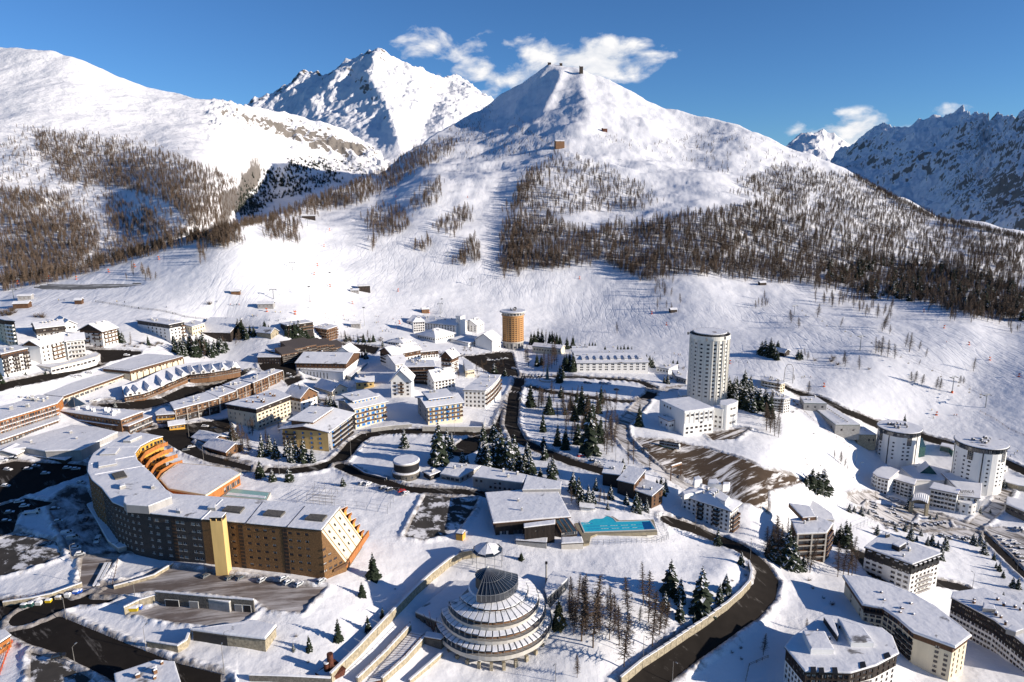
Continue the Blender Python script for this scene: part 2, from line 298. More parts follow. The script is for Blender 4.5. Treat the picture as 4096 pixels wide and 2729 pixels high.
# the ski slope rises gently above the village, then the mountain
GROUND_SIL=[(-400,1190),(0,1138),(150,1105),(300,1080),(520,1018),(780,945),(970,885),(1090,862),(1220,805),(1400,738),(1510,690),(1650,590),(1790,515),(1840,480),(1960,418),(2090,338),(2160,285),(2195,262),(2240,268),(2325,280),(2440,322),(2520,365),(2660,435),(2800,475),(2960,505),(3130,575),(3310,640),(3400,690),(3570,785),(3750,870),(3920,905),(4096,950),(4500,1060)]
GD=depthfield(GROUND_CTRL,2e-4)
# roads and yards, in photograph pixels; they are sunk a little into the snow
ROADS=[]
def road(name,m,pts,w):ROADS.append((name,m,pts,w))
def lot(name,m,pts):ROADS.append((name,m,pts,None))
road('road','asphalt',[T('b2',-60,590),T('b2',300,610),T('b2',560,580),T('b2',740,520),T('b2',830,440),T('b2',900,350),T('b2',1010,280),T('b2',1180,250),T('b2',1500,240),T('b2',1800,255),T('b2',2050,270),T('b2',2250,215),T('b2',2310,60),T('a3',-30,1050),T('a3',20,860),T('a3',70,760),T('a3',60,690),T('a3',-20,655),T('a2',2150,600),T('a2',1960,520),T('a2',1500,480),T('a2',1000,430),T('a2',760,400)],9)
road('road','asphalt',[T('b2',780,560),T('b2',960,640),T('b2',1180,710),T('b2',1350,770),T('b2',1560,790),T('b2',1900,800),T('b3',-200,830)],7.5)
road('road','asphalt',[T('a3',20,860),T('b3',-10,180),T('b3',60,320),T('b3',300,430),T('b3',560,530),T('b3',800,600),T('b3',960,660)],9)
road('road','asphalt',[T('a3',60,700),T('a3',420,705),T('a3',700,715),T('a3',1000,730),T('a3',1180,750),T('a3',1290,800),T('a3',1280,870),T('a3',1180,930),T('a3',1060,935),T('a3',900,920),T('a3',620,880),T('a3',330,840),T('a3',170,800)],9)
road('road','track',[T('a3',1290,830),T('a3',1420,830),T('a3',1560,800)],8)
road('road','track',[T('a3',1220,930),T('a3',1120,1040),T('a3',1010,1150),T('a3',1010,1250),T('a3',1100,1360),T('a3',1250,1500),T('b3',1500,690),T('b3',1640,760)],8)
road('road','asphalt',[T('c3',1060,1700),T('c3',1300,1500),T('c3',1600,1270),T('c3',1900,1060),T('c3',2180,880),T('c3',2320,740),T('c3',2350,600),T('c3',2270,470),T('c3',2120,350),T('c3',1940,270),T('c3',1700,170),T('c3',1450,90)],9.5)
road('road','asphalt',[T('c1',-120,920),T('c1',200,980),T('c1',450,1100),T('c1',800,1250),T('c1',1150,1400),T('c1',1500,1540),T('c1',1900,1640)],14)
road('road','asphalt',[T('c1',250,960),T('c1',500,860),T('c1',760,770),T('c1',1000,760)],11)
road('road','shade',[T('b1',-80,850),T('b1',250,760),T('b1',560,620),T('b1',800,590),T('b1',950,500)],13)
road('road','asphalt',[T('b1',1330,220),T('b1',1560,300),T('b1',1800,420),T('b1',2100,540),T('b2',-60,590)],12)
road('road','shade',[T('a1',980,960),T('a1',1280,990),T('a1',1600,900),T('a1',1850,820),T('a1',2080,770)],14)
road('road','asphalt',[T('a1',-60,830),T('a1',300,740),T('a1',650,660),T('a1',900,590),T('a1',1000,530),T('a1',930,470),T('a1',760,445)],9)
road('road','asphalt',[T('a4',130,790),T('a4',420,895),T('a4',700,1020),T('a4',1010,1150),T('a4',1400,1250),T('a4',1640,1320),T('b4',2120,500),T('b4',2420,640)],9)
road('road','asphalt',[T('b4',1900,1130),T('b4',2050,1240),T('b4',2230,1420),T('b4',2450,1620)],8)
road('road','track',[T('b4',780,880),T('b4',880,840),T('b4',1020,840),T('b4',1180,890),T('b4',1300,950),T('b4',1450,1000),T('b4',1650,1050),T('b4',1880,1130),T('b4',2080,960),T('b4',2200,780)],7)
road('road','track',[T('b4',860,980),T('b4',1000,1060),T('b4',1200,1110),T('b4',1500,1170),T('b4',1880,1180)],7)
road('road','asphalt',[T('c4',840,380),T('c4',1000,600),T('c4',1500,640),T('c4',1800,700),T('c4',2000,830)],8)
lot('parking_lot','lot',[T('b3',1130,310),T('b3',1500,330),T('b3',1800,400),T('b3',2330,600),T('b4',330,690),T('b4',280,720),T('b3',2354,790),T('b3',2354,1000),T('b3',2130,900),T('b3',1800,740),T('b3',1450,620),T('b3',1250,440)])
lot('parking_lot','lot2',[T('b2',1560,830),T('b2',1800,850),T('b2',2040,860),T('b2',2000,960),T('b2',1840,1180),T('b2',1560,1235),T('b2',1370,1210),T('b2',1450,1040)])
lot('parking_yard','plaza',[T('c1',1560,510),T('c1',2020,570),T('c1',2500,640),T('c2',480,690),T('c2',640,700),T('c2',420,920),T('c2',140,900),T('c1',2340,800),T('c1',1440,715),T('c1',1180,760),T('c1',900,760),T('c1',1000,700)])
lot('parking_yard','shade',[T('b1',430,900),T('b1',640,760),T('b1',790,760),T('b1',860,900),T('b1',960,1180),T('b1',1190,1370),T('b1',1000,1420),T('b1',690,1420),T('b1',620,1290)])
lot('street_corner','plaza',[T('c1',760,420),T('c1',1080,420),T('c1',1000,520),T('c1',860,700),T('c1',700,770),T('c1',740,600)])
lot('parking_yard','lot2',[T('c1',-40,200),T('c1',140,170),T('c1',520,280),T('c1',560,420),T('c1',250,530),T('c1',-40,600)])
lot('parking_lot','track',[T('b4',2000,1140),T('b4',2160,1130),T('b4',2420,1200),T('b4',2440,1560),T('b4',2250,1370)])
lot('street_corner','asphalt',[T('a2',250,620),T('a2',380,640),T('a2',420,740),T('a2',300,790),T('a2',230,720)])
lot('street_corner','asphalt',[T('a2',1900,520),T('a3',-130,480),T('a3',0,480),T('a3',60,700),T('a3',-160,700)])
lot('parking_lot','lot',[T('a3',1800,1240),T('a3',1980,1200),T('a3',2180,1180),T('a3',2060,1280),T('a3',1850,1290)])
lot('pond_ice','ice',[M_('1',150,1205),M_('1',230,1190),M_('1',420,1192),M_('1',640,1186),M_('1',660,1194),M_('1',560,1206),M_('1',330,1219),M_('1',200,1215)])
lot('sunken_yard','plaza',[T('c1',1240,940),T('c1',1480,860),T('c1',2340,930),T('c1',2220,1020),T('c1',2080,1060),T('c1',1600,1015)])
lot('street','asphalt',[T('b1',1330,240),T('b1',1560,195),T('b1',2100,130),T('b1',2125,250),T('b1',1830,285),T('b1',1750,340),T('b1',1880,450),T('b1',2310,565),T('b1',2300,610),T('b1',1900,520),T('b1',1640,420),T('b1',1500,320)])
lot('street','asphalt',[T('b1',-60,560),T('b1',140,520),T('b1',640,545),T('b1',790,560),T('b1',800,640),T('b1',560,720),T('b1',230,850),T('b1',-60,940)])
lot('street','asphalt',[T('b1',-60,950),T('b1',230,860),T('b1',480,900),T('b1',420,940),T('b1',170,1000),T('b1',120,1170),T('b1',-60,1230)])
lot('street','asphalt',[T('a2',20,590),T('a2',360,580),T('a2',370,690),T('a2',250,720),T('a2',60,650)])  # asphalt sheet added to darken ground that lies in shadow
lot('street','asphalt',[T('a1',880,965),T('a1',1150,945),T('a1',1480,905),T('a1',1700,800),T('a1',2020,770),T('a1',2230,650),T('a1',2290,660),T('a1',2040,790),T('a1',1800,870),T('a1',1560,945),T('a1',1340,1005),T('a1',1000,1000)])  # arcade street in dark asphalt, its shade put into the colour
lot('street','asphalt',[T('a1',770,450),T('a1',1300,475),T('a1',1290,500),T('a1',1060,560),T('a1',930,580),T('a1',930,500)])
lot('parking_yard','lot2',[T('c1',290,1300),T('c1',480,1360),T('c1',880,1568),T('c1',860,1640),T('c1',280,1640)])
lot('parking_lot','track',[T('b4',930,890),T('b4',1300,960),T('b4',1360,1010),T('b4',1320,1070),T('b4',1210,1090),T('b4',1010,1050),T('b4',900,960)])
lot('parking_lot','track',[T('b4',1400,1080),T('b4',1660,1060),T('b4',1680,1130),T('b4',1420,1150)])
lot('street','asphalt',[T('a2',770,400),T('a2',1000,410),T('a2',1130,440),T('a2',1090,500),T('a2',980,480),T('a2',800,430)])
lot('street','asphalt',[T('b2',1890,330),T('b2',1960,300),T('b2',2060,290),T('b2',2040,420),T('b2',1900,480),T('b2',1780,470),T('b2',1830,380)])
# spurs and gullies of the near mountain: (line, width px, share of the distance)
GB=[([M_('2',318,205),M_('2',330,330),M_('2',345,470),M_('2',220,545)],45,.018),([M_('2',220,235),M_('2',180,330),M_('2',140,410)],22,.012),([M_('2',165,190),M_('2',60,320),M_('2',10,400)],20,.012),([M_('2',260,560),M_('2',150,620),M_('2',60,740),M_('2',20,860)],38,.008),([M_('2',720,410),M_('2',740,480),M_('2',760,560)],40,-.006),([M_('2',600,610),M_('2',900,720),M_('2',1150,800),M_('2',1900,1060)],26,.004),([M_('1',2100,640),M_('1',1900,770),M_('1',1700,860)],30,.004),([M_('2',500,430),M_('2',480,520)],25,-.004),([M_('2',1100,640),M_('2',1260,800)],40,-.005)]
def P3(px,py,D):return CAM+rayd(px,py)*D[...,None]
def grid_layer(name,D,sil,x0,x1,ybot,nx,ny,material,noise,bumps=(),rocky=(),back=400,rb=-.85,kind='structure',ground=False):
 xs=np.linspace(x0,x1,nx);sx,sy=zip(*sil);top=np.interp(xs,sx,sy)
 t=np.linspace(0,1,ny)
 PX=np.repeat(xs[None],ny,0);PY=ybot+(top[None]-ybot)*t[:,None]
 dd=D(PX,PY)
 for line,w,amt in bumps:
  dd=dd*(1-amt*np.exp(-(polydist(PX,PY,line)/w)**1.6))
 P=P3(PX,PY,dd)
 P[...,2]+=noise(P,PX,PY,dd)
 rows=[P]
 last=P[-1];hd=(last-CAM)[:,:2];hd=hd/np.linalg.norm(hd,axis=1,keepdims=True)
 for k in(0.12,0.5,1.0):
  q=last.copy();q[:,:2]+=hd*back*k;q[:,2]-=back*k*(0.25+0.5*k);rows.append(q[None])
 P=np.concatenate(rows,0);n2=P.shape[0]
 idx=np.arange(n2*nx).reshape(n2,nx)
 q=np.stack([idx[:-1,:-1],idx[:-1,1:],idx[1:,1:],idx[1:,:-1]],-1).reshape(-1,4)
 me=bpy.data.meshes.new(name);me.vertices.add(n2*nx);me.vertices.foreach_set('co',P.reshape(-1))
 me.loops.add(q.size);me.loops.foreach_set('vertex_index',q.ravel().astype(np.int32));me.polygons.add(len(q))
 me.polygons.foreach_set('loop_start',np.arange(0,q.size,4,dtype=np.int32));me.polygons.foreach_set('loop_total',np.full(len(q),4,np.int32))
 me.polygons.foreach_set('use_smooth',np.ones(len(q),bool));me.update(calc_edges=True);me.materials.append(material)
 if rocky is not None:
  r=np.full(PX.shape,rb)
  for line,w,amt in rocky:r=np.maximum(r,-0.85+(amt+.25)*np.exp(-(polydist(PX,PY,line)/w)**2))
  r=np.concatenate([r,np.repeat(r[-1:],3,0)],0)
  a=me.attributes.new('rocky','FLOAT','POINT');a.data.foreach_set('value',r.ravel().astype(np.float32))
 o=newobj(name,me);o['kind']=kind
 return o,P,q
DIRT={}
def patch_field(PX,PY,P,pts,w):
 """signed distance in metres to a road or yard (negative inside)"""
 line3=[CAM+rayd(x,y)*GD(np.array([x]),np.array([y]))[0]for x,y in pts]
 l2=[(q[0],q[1])for q in line3]
 if w is not None:return polydist(P[...,0],P[...,1],l2)-w/2
 d=polydist(P[...,0],P[...,1],l2+l2[:1]);ins=inpoly(P[...,0],P[...,1],l2)
 return np.where(ins,-d,d)
def ground_noise(P,PX,PY,dd):
 x,y=P[...,0],P[...,1]
 far=np.clip((dd-620)/700,0,1)
 n=fbm(x,y,60,4,1)*(0.4+3.2*far)+fbm(x,y,9,3,5)*(0.25+0.25*far)+far*fbm(x,y,320,4,9)*22
 up=np.clip((900-PY)/300,0,1)*np.clip((PX-1500)/500,0,1)
 n+=up*(fbm(x,y,110,5,21,0.55,True))*5
 dirt=np.zeros_like(n);DIRT['v']=dirt
 for i,(name,m,pts,w)in enumerate(ROADS):
  px=np.array(pts)[:,0];py=np.array(pts)[:,1];mg=120
  sel=(PX>px.min()-mg)&(PX<px.max()+mg)&(PY>py.min()-mg)&(PY<py.max()+mg)
  sd=patch_field(PX[sel],PY[sel],P[sel],pts,w)
  f=np.clip(-sd/1.2+0.2,0,1);bank=np.exp(-((sd-1.6)/1.3)**2)*(0.8+0.6*perlin(P[sel][:,0]/5,P[sel][:,1]/5,3)+.7*perlin(P[sel][:,0]/2.2,P[sel][:,1]/2.2,8))
  if name=='pond_ice':bank*=0
  else:dirt[sel]=np.maximum(dirt[sel],np.exp(-np.clip(sd,0,99)/3.2))
  n[sel]=n[sel]*(1-np.clip(1-sd/4,0,1))-0.55*f+np.where(sd>0,bank,0)
 return n
ground,GP,GQ=grid_layer('ground',GD,GROUND_SIL,-330,4430,2900,900,470,MS,ground_noise,GB,rocky=None,back=350)
_a=ground.data.attributes.new('dirt','FLOAT','POINT');_d=np.concatenate([DIRT['v'],np.zeros((3,DIRT['v'].shape[1]))],0);_a.data.foreach_set('value',_d.ravel().astype(np.float32))
gp=GP.reshape(-1,3)
BV=BVHTree.FromPolygons([tuple(v)for v in gp.tolist()],[tuple(f)for f in GQ.tolist()])
def G(px,py):
 """the point of the ground seen at this photograph pixel"""
 d=rayd(px,py);h=BV.ray_cast(Vector(CAM),Vector(d))[0]
 return np.array(h)if h else CAM+d*float(GD(np.array([px]),np.array([py]))[0])
def GS(px,py):return CAM+rayd(px,py)*float(GD(np.array([float(px)]),np.array([float(py)]))[0])
def gz(x,y):
 h=BV.ray_cast(Vector((x,y,3000)),Vector((0,0,-1)))[0]
 return h[2]if h else 0.0
# draped road and yard sheets, each 2 cm above the one before
def roadsheets():
 for i,(name,m,pts,w)in enumerate(ROADS):
  st=5.0;px=np.array(pts)[:,0];py=np.array(pts)[:,1];mg=60
  xs=np.arange(px.min()-mg,px.max()+mg,st);ys=np.arange(py.min()-mg,min(py.max()+mg,2890),st)
  PX,PY=np.meshgrid(xs,ys);P=P3(PX,PY,GD(PX,PY));sd=patch_field(PX,PY,P,pts,w)
  P[...,2]+=-0.16+0.008*i
  ok=sd<1.3;cell=ok[:-1,:-1]&ok[1:,:-1]&ok[:-1,1:]&ok[1:,1:]
  nx=len(xs);idx=np.arange(P.shape[0]*nx).reshape(-1,nx)
  q=np.stack([idx[1:,:-1],idx[1:,1:],idx[:-1,1:],idx[:-1,:-1]],-1)[cell]
  used,inv=np.unique(q,return_inverse=True)
  me=bpy.data.meshes.new(name);me.from_pydata(P.reshape(-1,3)[used].tolist(),[],inv.reshape(-1,4).tolist());me.materials.append(M[m])
  me.polygons.foreach_set('use_smooth',np.ones(len(me.polygons),bool))
  newobj(name,me)['kind']='structure'
roadsheets()
# ---- farther mountains
LD=depthfield(DD([(-300,180,2750),(0,188,2700),(300,215,2700),(700,375,2750),(1000,440,2850),(1300,500,3050),(1500,610,3100),(1650,700,3000),(0,1150,1000),(0,1000,1200),(500,1050,1100),(500,900,1350),(870,870,1480),(0,600,1800),(500,600,1900),(900,650,2050),(0,400,2250),(600,450,2400),(1100,600,2850),(1300,670,2950),(1010,850,2350),(1200,800,2650),(1400,745,2850),(900,770,1700),(985,770,2450),(960,850,2200),(880,700,1850),(1000,690,2550),(1150,690,2800),(-300,900,1350),(-300,500,2050)]),1e-4)
LSIL=[(-330,200),(-100,185),(0,188),(100,200),(230,213),(350,252),(520,322),(700,374),(800,409),(940,430),(1010,435),(1100,456),(1220,487),(1375,522),(1460,574),(1500,600),(1540,640),(1600,700),(1700,800)]
def lnoise(P,PX,PY,dd):
 x,y=P[...,0],P[...,1]
 w=np.exp(-(polydist(PX,PY,[(900,470),(1150,560),(1500,640)])/70)**2)
 return fbm(x,y,420,5,31)*22+fbm(x,y,90,4,36)*4+w*fbm(x,y,90,5,40,.6,True)*34
lrock=[([M_('1',1040,430),M_('1',1230,470),M_('1',1400,530),M_('1',1520,560),M_('1',1700,600)],42,1.05),([M_('1',1300,450),M_('1',1600,510)],26,.8),([M_('1',1440,560),M_('1',1720,590)],34,1.3),([(30,560),(300,560)],60,.45)]
grid_layer('mountain',LD,LSIL,-330,1700,1250,420,330,MMT,lnoise,[([M_('1',1130,680),M_('1',1060,800),M_('1',1010,920)],40,.02),([(0,640),(250,800)],50,-.01)],lrock,500,rb=-3.2)
CD=depthfield(DD([(1000,440,5000),(1300,300,5100),(1520,210,5200),(1740,320,5300),(1950,410,5400),(2300,500,5400),(1000,800,3600),(1400,700,3700),(1700,620,3900),(2000,650,4000),(2300,650,4200),(1400,450,4500),(1600,450,4450),(1850,470,4700),(1500,320,4800)]),1e-4)
CSIL=[(900,500),(1000,438),(1060,412),(1150,370),(1190,330),(1210,314),(1290,304),(1340,268),(1390,236),(1450,217),(1520,208),(1560,225),(1640,270),(1740,322),(1790,338),(1840,328),(1880,356),(1950,412),(2050,470),(2300,560)]
def cnoise(P,PX,PY,dd):
 x,y=P[...,0],P[...,1]
 r=np.clip((700-PY)/250,.25,1)
 return(fbm(x,y,520,6,51,.55,True)*70+fbm(x,y,120,5,57,.6,True)*15)*r
crock=[([(1010,445),(1150,380),(1210,320),(1330,280),(1400,240),(1520,215)],36,1.15),([M_('1',1560,210),M_('1',1680,330),M_('1',1760,440)],45,.8),([M_('1',1730,130),M_('1',1850,270)],40,.75),([M_('1',1230,360),M_('1',1400,320),M_('1',1560,280)],40,.75),([M_('1',1980,300),M_('1',2240,360)],34,.8),([M_('1',1640,460),M_('1',1760,540)],30,.6)]
grid_layer('mountain',CD,CSIL,900,2300,900,380,260,MMT,cnoise,[([(1520,215),(1470,320),(1540,420),(1590,560)],45,.03),([(1370,260),(1330,360),(1250,440)],40,.02),([(1740,330),(1720,420)],30,-.015),([(1820,335),(1760,420),(1700,520)],40,-.03),([(1640,280),(1680,440)],30,.012)],crock,800)
ED=depthfield(DD([(3100,600,9000),(3300,545,9000),(3450,620,9000),(3200,700,8000),(3500,700,8000)]))
grid_layer('mountain',ED,[(3100,640),(3184,568),(3230,560),(3290,541),(3340,566),(3400,600),(3480,640)],3100,3480,900,120,90,MM2,lambda P,PX,PY,dd:fbm(P[...,0],P[...,1],700,5,71,.55,True)*120,[],[([(3200,570),(3400,640)],60,.5)],800)
RD=depthfield(DD([(3300,640,6800),(3500,520,6500),(3850,475,5600),(4096,435,4300),(4400,380,3600),(3300,900,4300),(3700,800,4300),(4096,800,2900),(4096,1000,2500),(3600,1000,3500),(4400,900,2300),(3700,620,5200),(4000,600,3900),(3450,680,5900)]),1e-4)
RSIL=[(3260,760),(3340,625),(3410,590),(3470,548),(3530,516),(3570,520),(3630,534),(3700,515),(3780,490),(3850,474),(3900,490),(3960,525),(4020,500),(4096,470),(4430,380)]
def rnoise(P,PX,PY,dd):
 x,y=P[...,0],P[...,1]
 return fbm(x,y,650,6,61,.58,True)*90+fbm(x,y,130,5,68,.62,True)*24
grid_layer('mountain',RD,RSIL,3260,4430,1150,380,260,MM2,rnoise,[([(3900,500),(3700,640),(3560,760)],50,.03),([(4096,560),(3900,760),(3800,900)],60,.03)],[([(3450,700),(4100,600)],260,.95),([(3900,800),(4200,850)],260,1.05)],900)
# ------------------------------------------------------------------ builders
RNG=random.Random(11)
def zat(xy,py):
 a0=xy[0]*CF[0]+xy[1]*CF[1];b0=xy[0]*CU[0]+xy[1]*CU[1];k=py-1364.5
 return CAMZ-(FPX*b0+k*a0)/(k*CF[2]+FPX*CU[2])
def onz(px,py,z):
 d=rayd(px,py);t=(z-CAMZ)/d[2];return np.array([d[0]*t,d[1]*t])
_win={}
def winmesh(w,h,kind):
 v=0 if kind=='hole' else RNG.choice((0,0,0,1,2,3));key=(round(w,1),round(h,1),kind,v)
 if key in _win:return _win[key]
 mb=MB();fr=min(.12,w*.1)
 fm={'dark':'brownf','white':'frame','blue':'frame','french':'brownf','shop':'steel','brownp':'brownf','wf':'frame','panel':'frame','hole':'black'}[kind]
 x=w/2
 def bar(a,b,c,d):mb.box(a,b,-.02,.06,c,d,0)
 for a,b,c,d in((-x,-x+fr,0,h),(x-fr,x,0,h),(-x+fr,x-fr,0,fr),(-x+fr,x-fr,h-fr,h)):bar(a,b,c,d)
 if w>1.1:bar(-fr/2,fr/2,fr,h-fr)
 mb.quad((-x,.05,0),(x,.05,0),(x,.05,h),(-x,.05,h),m=1)
 if kind=='blue':
  mb.box(-x-w*.12,-fr,-.32,-.24,0,h,2)
  if v==3:mb.box(fr,x+w*.12,-.32,-.24,0,h,2)
 if v==1:mb.quad((-x+fr,.045,h*.45),(x-fr,.045,h*.45),(x-fr,.045,h-fr),(-x+fr,.045,h-fr),m=3)
 if v==2:mb.quad((-x+fr,.045,fr),(-x+fr+w*.22,.045,fr),(-x+fr+w*.22,.045,h-fr),(-x+fr,.045,h-fr),m=3);mb.quad((x-fr,.045,fr),(x-fr-w*.22,.045,fr),(x-fr-w*.22,.045,h-fr),(x-fr,.045,h-fr),m=3)
 if kind=='wf':mb.box(-x-.08,x+.08,-.28,-.02,-.1,.0,0)
 _win[key]=mb.mesh('window',[M[fm],M['glass'],M['blue'],M['curtain']]);return _win[key]
def wallface(mb,p,q,z0,z1,inn,rows,depth,m,bands=()):
 p=np.array(p,float);q=np.array(q,float);L=np.linalg.norm(q-p);u=(q-p)/L
 P=lambda a,z,d=0:(p[0]+u[0]*a+inn[0]*d,p[1]+u[1]*a+inn[1]*d,z)
 cuts=sorted({z0,z1,*[b[0]for b in bands if z0<b[0]<z1],*[v for r in rows for v in r[:2]if z0<v<z1]})
 for a,b in zip(cuts[:-1],cuts[1:]):
  c=(a+b)/2;mm=m
  for zb,bm in bands:
   if c>zb:mm=bm
  us=[0.0]
  for r in rows:
   if r[0]<=c<=r[1]:
    for(s,e)in sorted(r[2]):us+=[s,e]
  us.append(L)
  for s,e in zip(us[0::2],us[1::2]):
   if e-s>1e-3:mb.quad(P(s,a),P(e,a),P(e,b),P(s,b),m=mm)
 for r in rows:
  for(s,e)in r[2]:
   mm=m
   for zb,bm in bands:
    if(r[0]+r[1])/2>zb:mm=bm
   mb.quad(P(s,r[0]),P(s,r[1]),P(s,r[1],depth),P(s,r[0],depth),m=mm);mb.quad(P(e,r[0]),P(e,r[1]),P(e,r[1],depth),P(e,r[0],depth),m=mm)
   mb.quad(P(s,r[0]),P(e,r[0]),P(e,r[0],depth),P(s,r[0],depth),m=mm);mb.quad(P(s,r[1]),P(e,r[1]),P(e,r[1],depth),P(s,r[1],depth),m=mm)
def facespec(L,h,sp,z0=0.0):
 """rows of openings of one wall from a short spec: f floors, c columns, w, h, sill, a/b margins (share of the length), top/bot margins in m"""
 rows=[]
 if not sp or not sp.get('f'):return rows
 f,c=sp['f'],sp.get('c')or max(1,int(L/sp.get('sp',3.4)))
 bot,top=sp.get('bot',.5),sp.get('top',.4);fh=(h-bot-top)/f
 a,b=sp.get('a',.02)*L,(1-sp.get('b',.02))*L;cw=(b-a)/c
 w=min(sp.get('w',1.4)*1.12,cw*.86);wh=min(sp.get('h',1.45)*1.06,fh*.8)
 skip=sp.get('skip',())
 for i in range(f):
  zz=bot+i*fh+(fh-wh)*.5;ops=[]
  for j in range(c):
   if(i,j)in skip or(i,-1)in skip or(-1,j)in skip:continue
   cx=a+(j+.5)*cw;ops.append((cx-w/2,cx+w/2))
  rows.append((z0+zz,z0+zz+wh,ops))
 return rows
def windows(root,p,q,inn,rows,kind,depth=.22,kinds=None):
 p=np.array(p,float);q=np.array(q,float);u=(q-p)/np.linalg.norm(q-p)
 if u[0]*inn[1]-u[1]*inn[0]<0:ux=-u
 else:ux=u
 rz=math.atan2(ux[1],ux[0])
 for i,r in enumerate(rows):
  for(s,e)in r[2]:
   c=p+u*(s+e)/2+np.array(inn)*depth
   newobj('window',winmesh(e-s,r[1]-r[0],kinds[i]if kinds else kind),root,(c[0],c[1],r[0]),rz)
_balc={}
def balcony(root,p,q,inn,t0,t1,z,d=1.3,m='brown',style='solid',ph=1.0):
 p=np.array(p,float);q=np.array(q,float);L=np.linalg.norm(q-p);u=(q-p)/L
 if u[0]*inn[1]-u[1]*inn[0]<0:ux=-u
 else:ux=u
 ln=(t1-t0)*L;key=(round(ln,2),d,m,style,ph)
 if key not in _balc:
  mb=MB();x=ln/2
  mb.box(-x,x,-d,-.01,-.18,0,0)
  if style=='solid':
   mb.box(-x,x,-d,-d+.1,.004,ph,1);mb.box(-x,-x+.1,-d+.1,-.02,.004,ph,1);mb.box(x-.1,x,-d+.1,-.02,.004,ph,1)
  else:
   mb.box(-x,x,-d,-d+.07,ph-.1,ph,1);n=max(3,int(ln/.5))
   for k in range(n+1):
    xx=-x+(2*x-.05)*k/n;mb.box(xx,xx+.05,-d,-d+.05,.002,ph-.1,1)
  mb.box(-x+.15,x-.15,-d+.12,-d+.75,.003,.28,2)
  _balc[key]=mb.mesh('balcony',[M['concrete'],M[m],MSR])
 c=p+u*(t0+t1)/2*L
 return newobj('balcony',_balc[key],root,(c[0],c[1],z),math.atan2(ux[1],ux[0]))
_chim={}
def chimney(root,x,y,z,w=.9,h=1.5,m='concrete',rz=0.0,d=None):
 d=d or w*.8;key=(w,h,m,d)
 if key not in _chim:
  mb=MB();mb.box(-w/2,w/2,-d/2,d/2,-.8,h,0);mb.box(-w/2-.12,w/2+.12,-d/2-.12,d/2+.12,h+.18,h+.3,0)
  for a in(-1,1):
   for b in(-1,1):mb.box(a*w*.4-.06,a*w*.4+.06,b*d*.4-.06,b*d*.4+.06,h,h+.18,0)
  mb.hexa([(a*(w/2+.1),b*(d/2+.1),h+.3)for a,b in((-1,-1),(1,-1),(1,1),(-1,1))],[(a*w*.3,b*d*.3,h+.6)for a,b in((-1,-1),(1,-1),(1,1),(-1,1))],1)
  _chim[key]=mb.mesh('chimney',[M[m],MSR])
 return newobj('chimney',_chim[key],root,(x,y,z),rz)
def offpoly(poly,d):
 n=len(poly);a=sum(poly[i][0]*poly[(i+1)%n][1]-poly[(i+1)%n][0]*poly[i][1]for i in range(n));sgn=1 if a>0 else-1
 out=[]
 for i in range(n):
  p0,p1,p2=(np.array(poly[k%n],float)for k in(i-1,i,i+1))
  e1=(p1-p0)/(np.linalg.norm(p1-p0)+1e-9);e2=(p2-p1)/(np.linalg.norm(p2-p1)+1e-9)
  n1=np.array([e1[1],-e1[0]])*sgn;n2=np.array([e2[1],-e2[0]])*sgn;b=n1+n2;b=b/(np.linalg.norm(b)+1e-9)
  k=d/max(.35,b@n1);out.append(tuple(p1+b*k))
 return out
def snowslab(root,poly,z,th=.45,name='snow_cover',lumpy=.12):
 """a soft-edged snow layer on a flat roof"""
 mb=MB();n=len(poly);rings=[(0,0),(.02,th*.6),(-.16,th*.93),(-.5,th)]
 dens=[]
 for i in range(n):
  p,q=np.array(poly[i]),np.array(poly[(i+1)%n]);L=np.linalg.norm(q-p);k=max(1,min(24,int(L/3)))
  for j in range(k):dens.append(tuple(p+(q-p)*j/k))
 base=len(dens);allr=[]
 for(d,zz)in rings:
  pp=offpoly(dens,d+0.0)if d else dens
  allr.append([(x,y,z+zz+(0 if zz==0 else lumpy*th*math.sin(x*.9+y*1.3)*math.sin(y*.7-x*.31)))for x,y in pp])
 for r in allr:mb.v+=r
 for k in range(len(rings)-1):
  for i in range(base):
   j=(i+1)%base;mb.f.append((k*base+i,k*base+j,(k+1)*base+j,(k+1)*base+i));mb.m.append(0)
 mb.f.append(tuple((len(rings)-1)*base+i for i in range(base)));mb.m.append(0)
 return mb.build(name,MSR,root)
def inward(p,q,c):
 p=np.array(p,float);q=np.array(q,float);u=(q-p)/(np.linalg.norm(q-p)+1e-9);n=np.array([-u[1],u[0]])
 return n if n@(np.array(c)-p)>0 else-n
def bmesh_mats(names):return[M[n]for n in names]
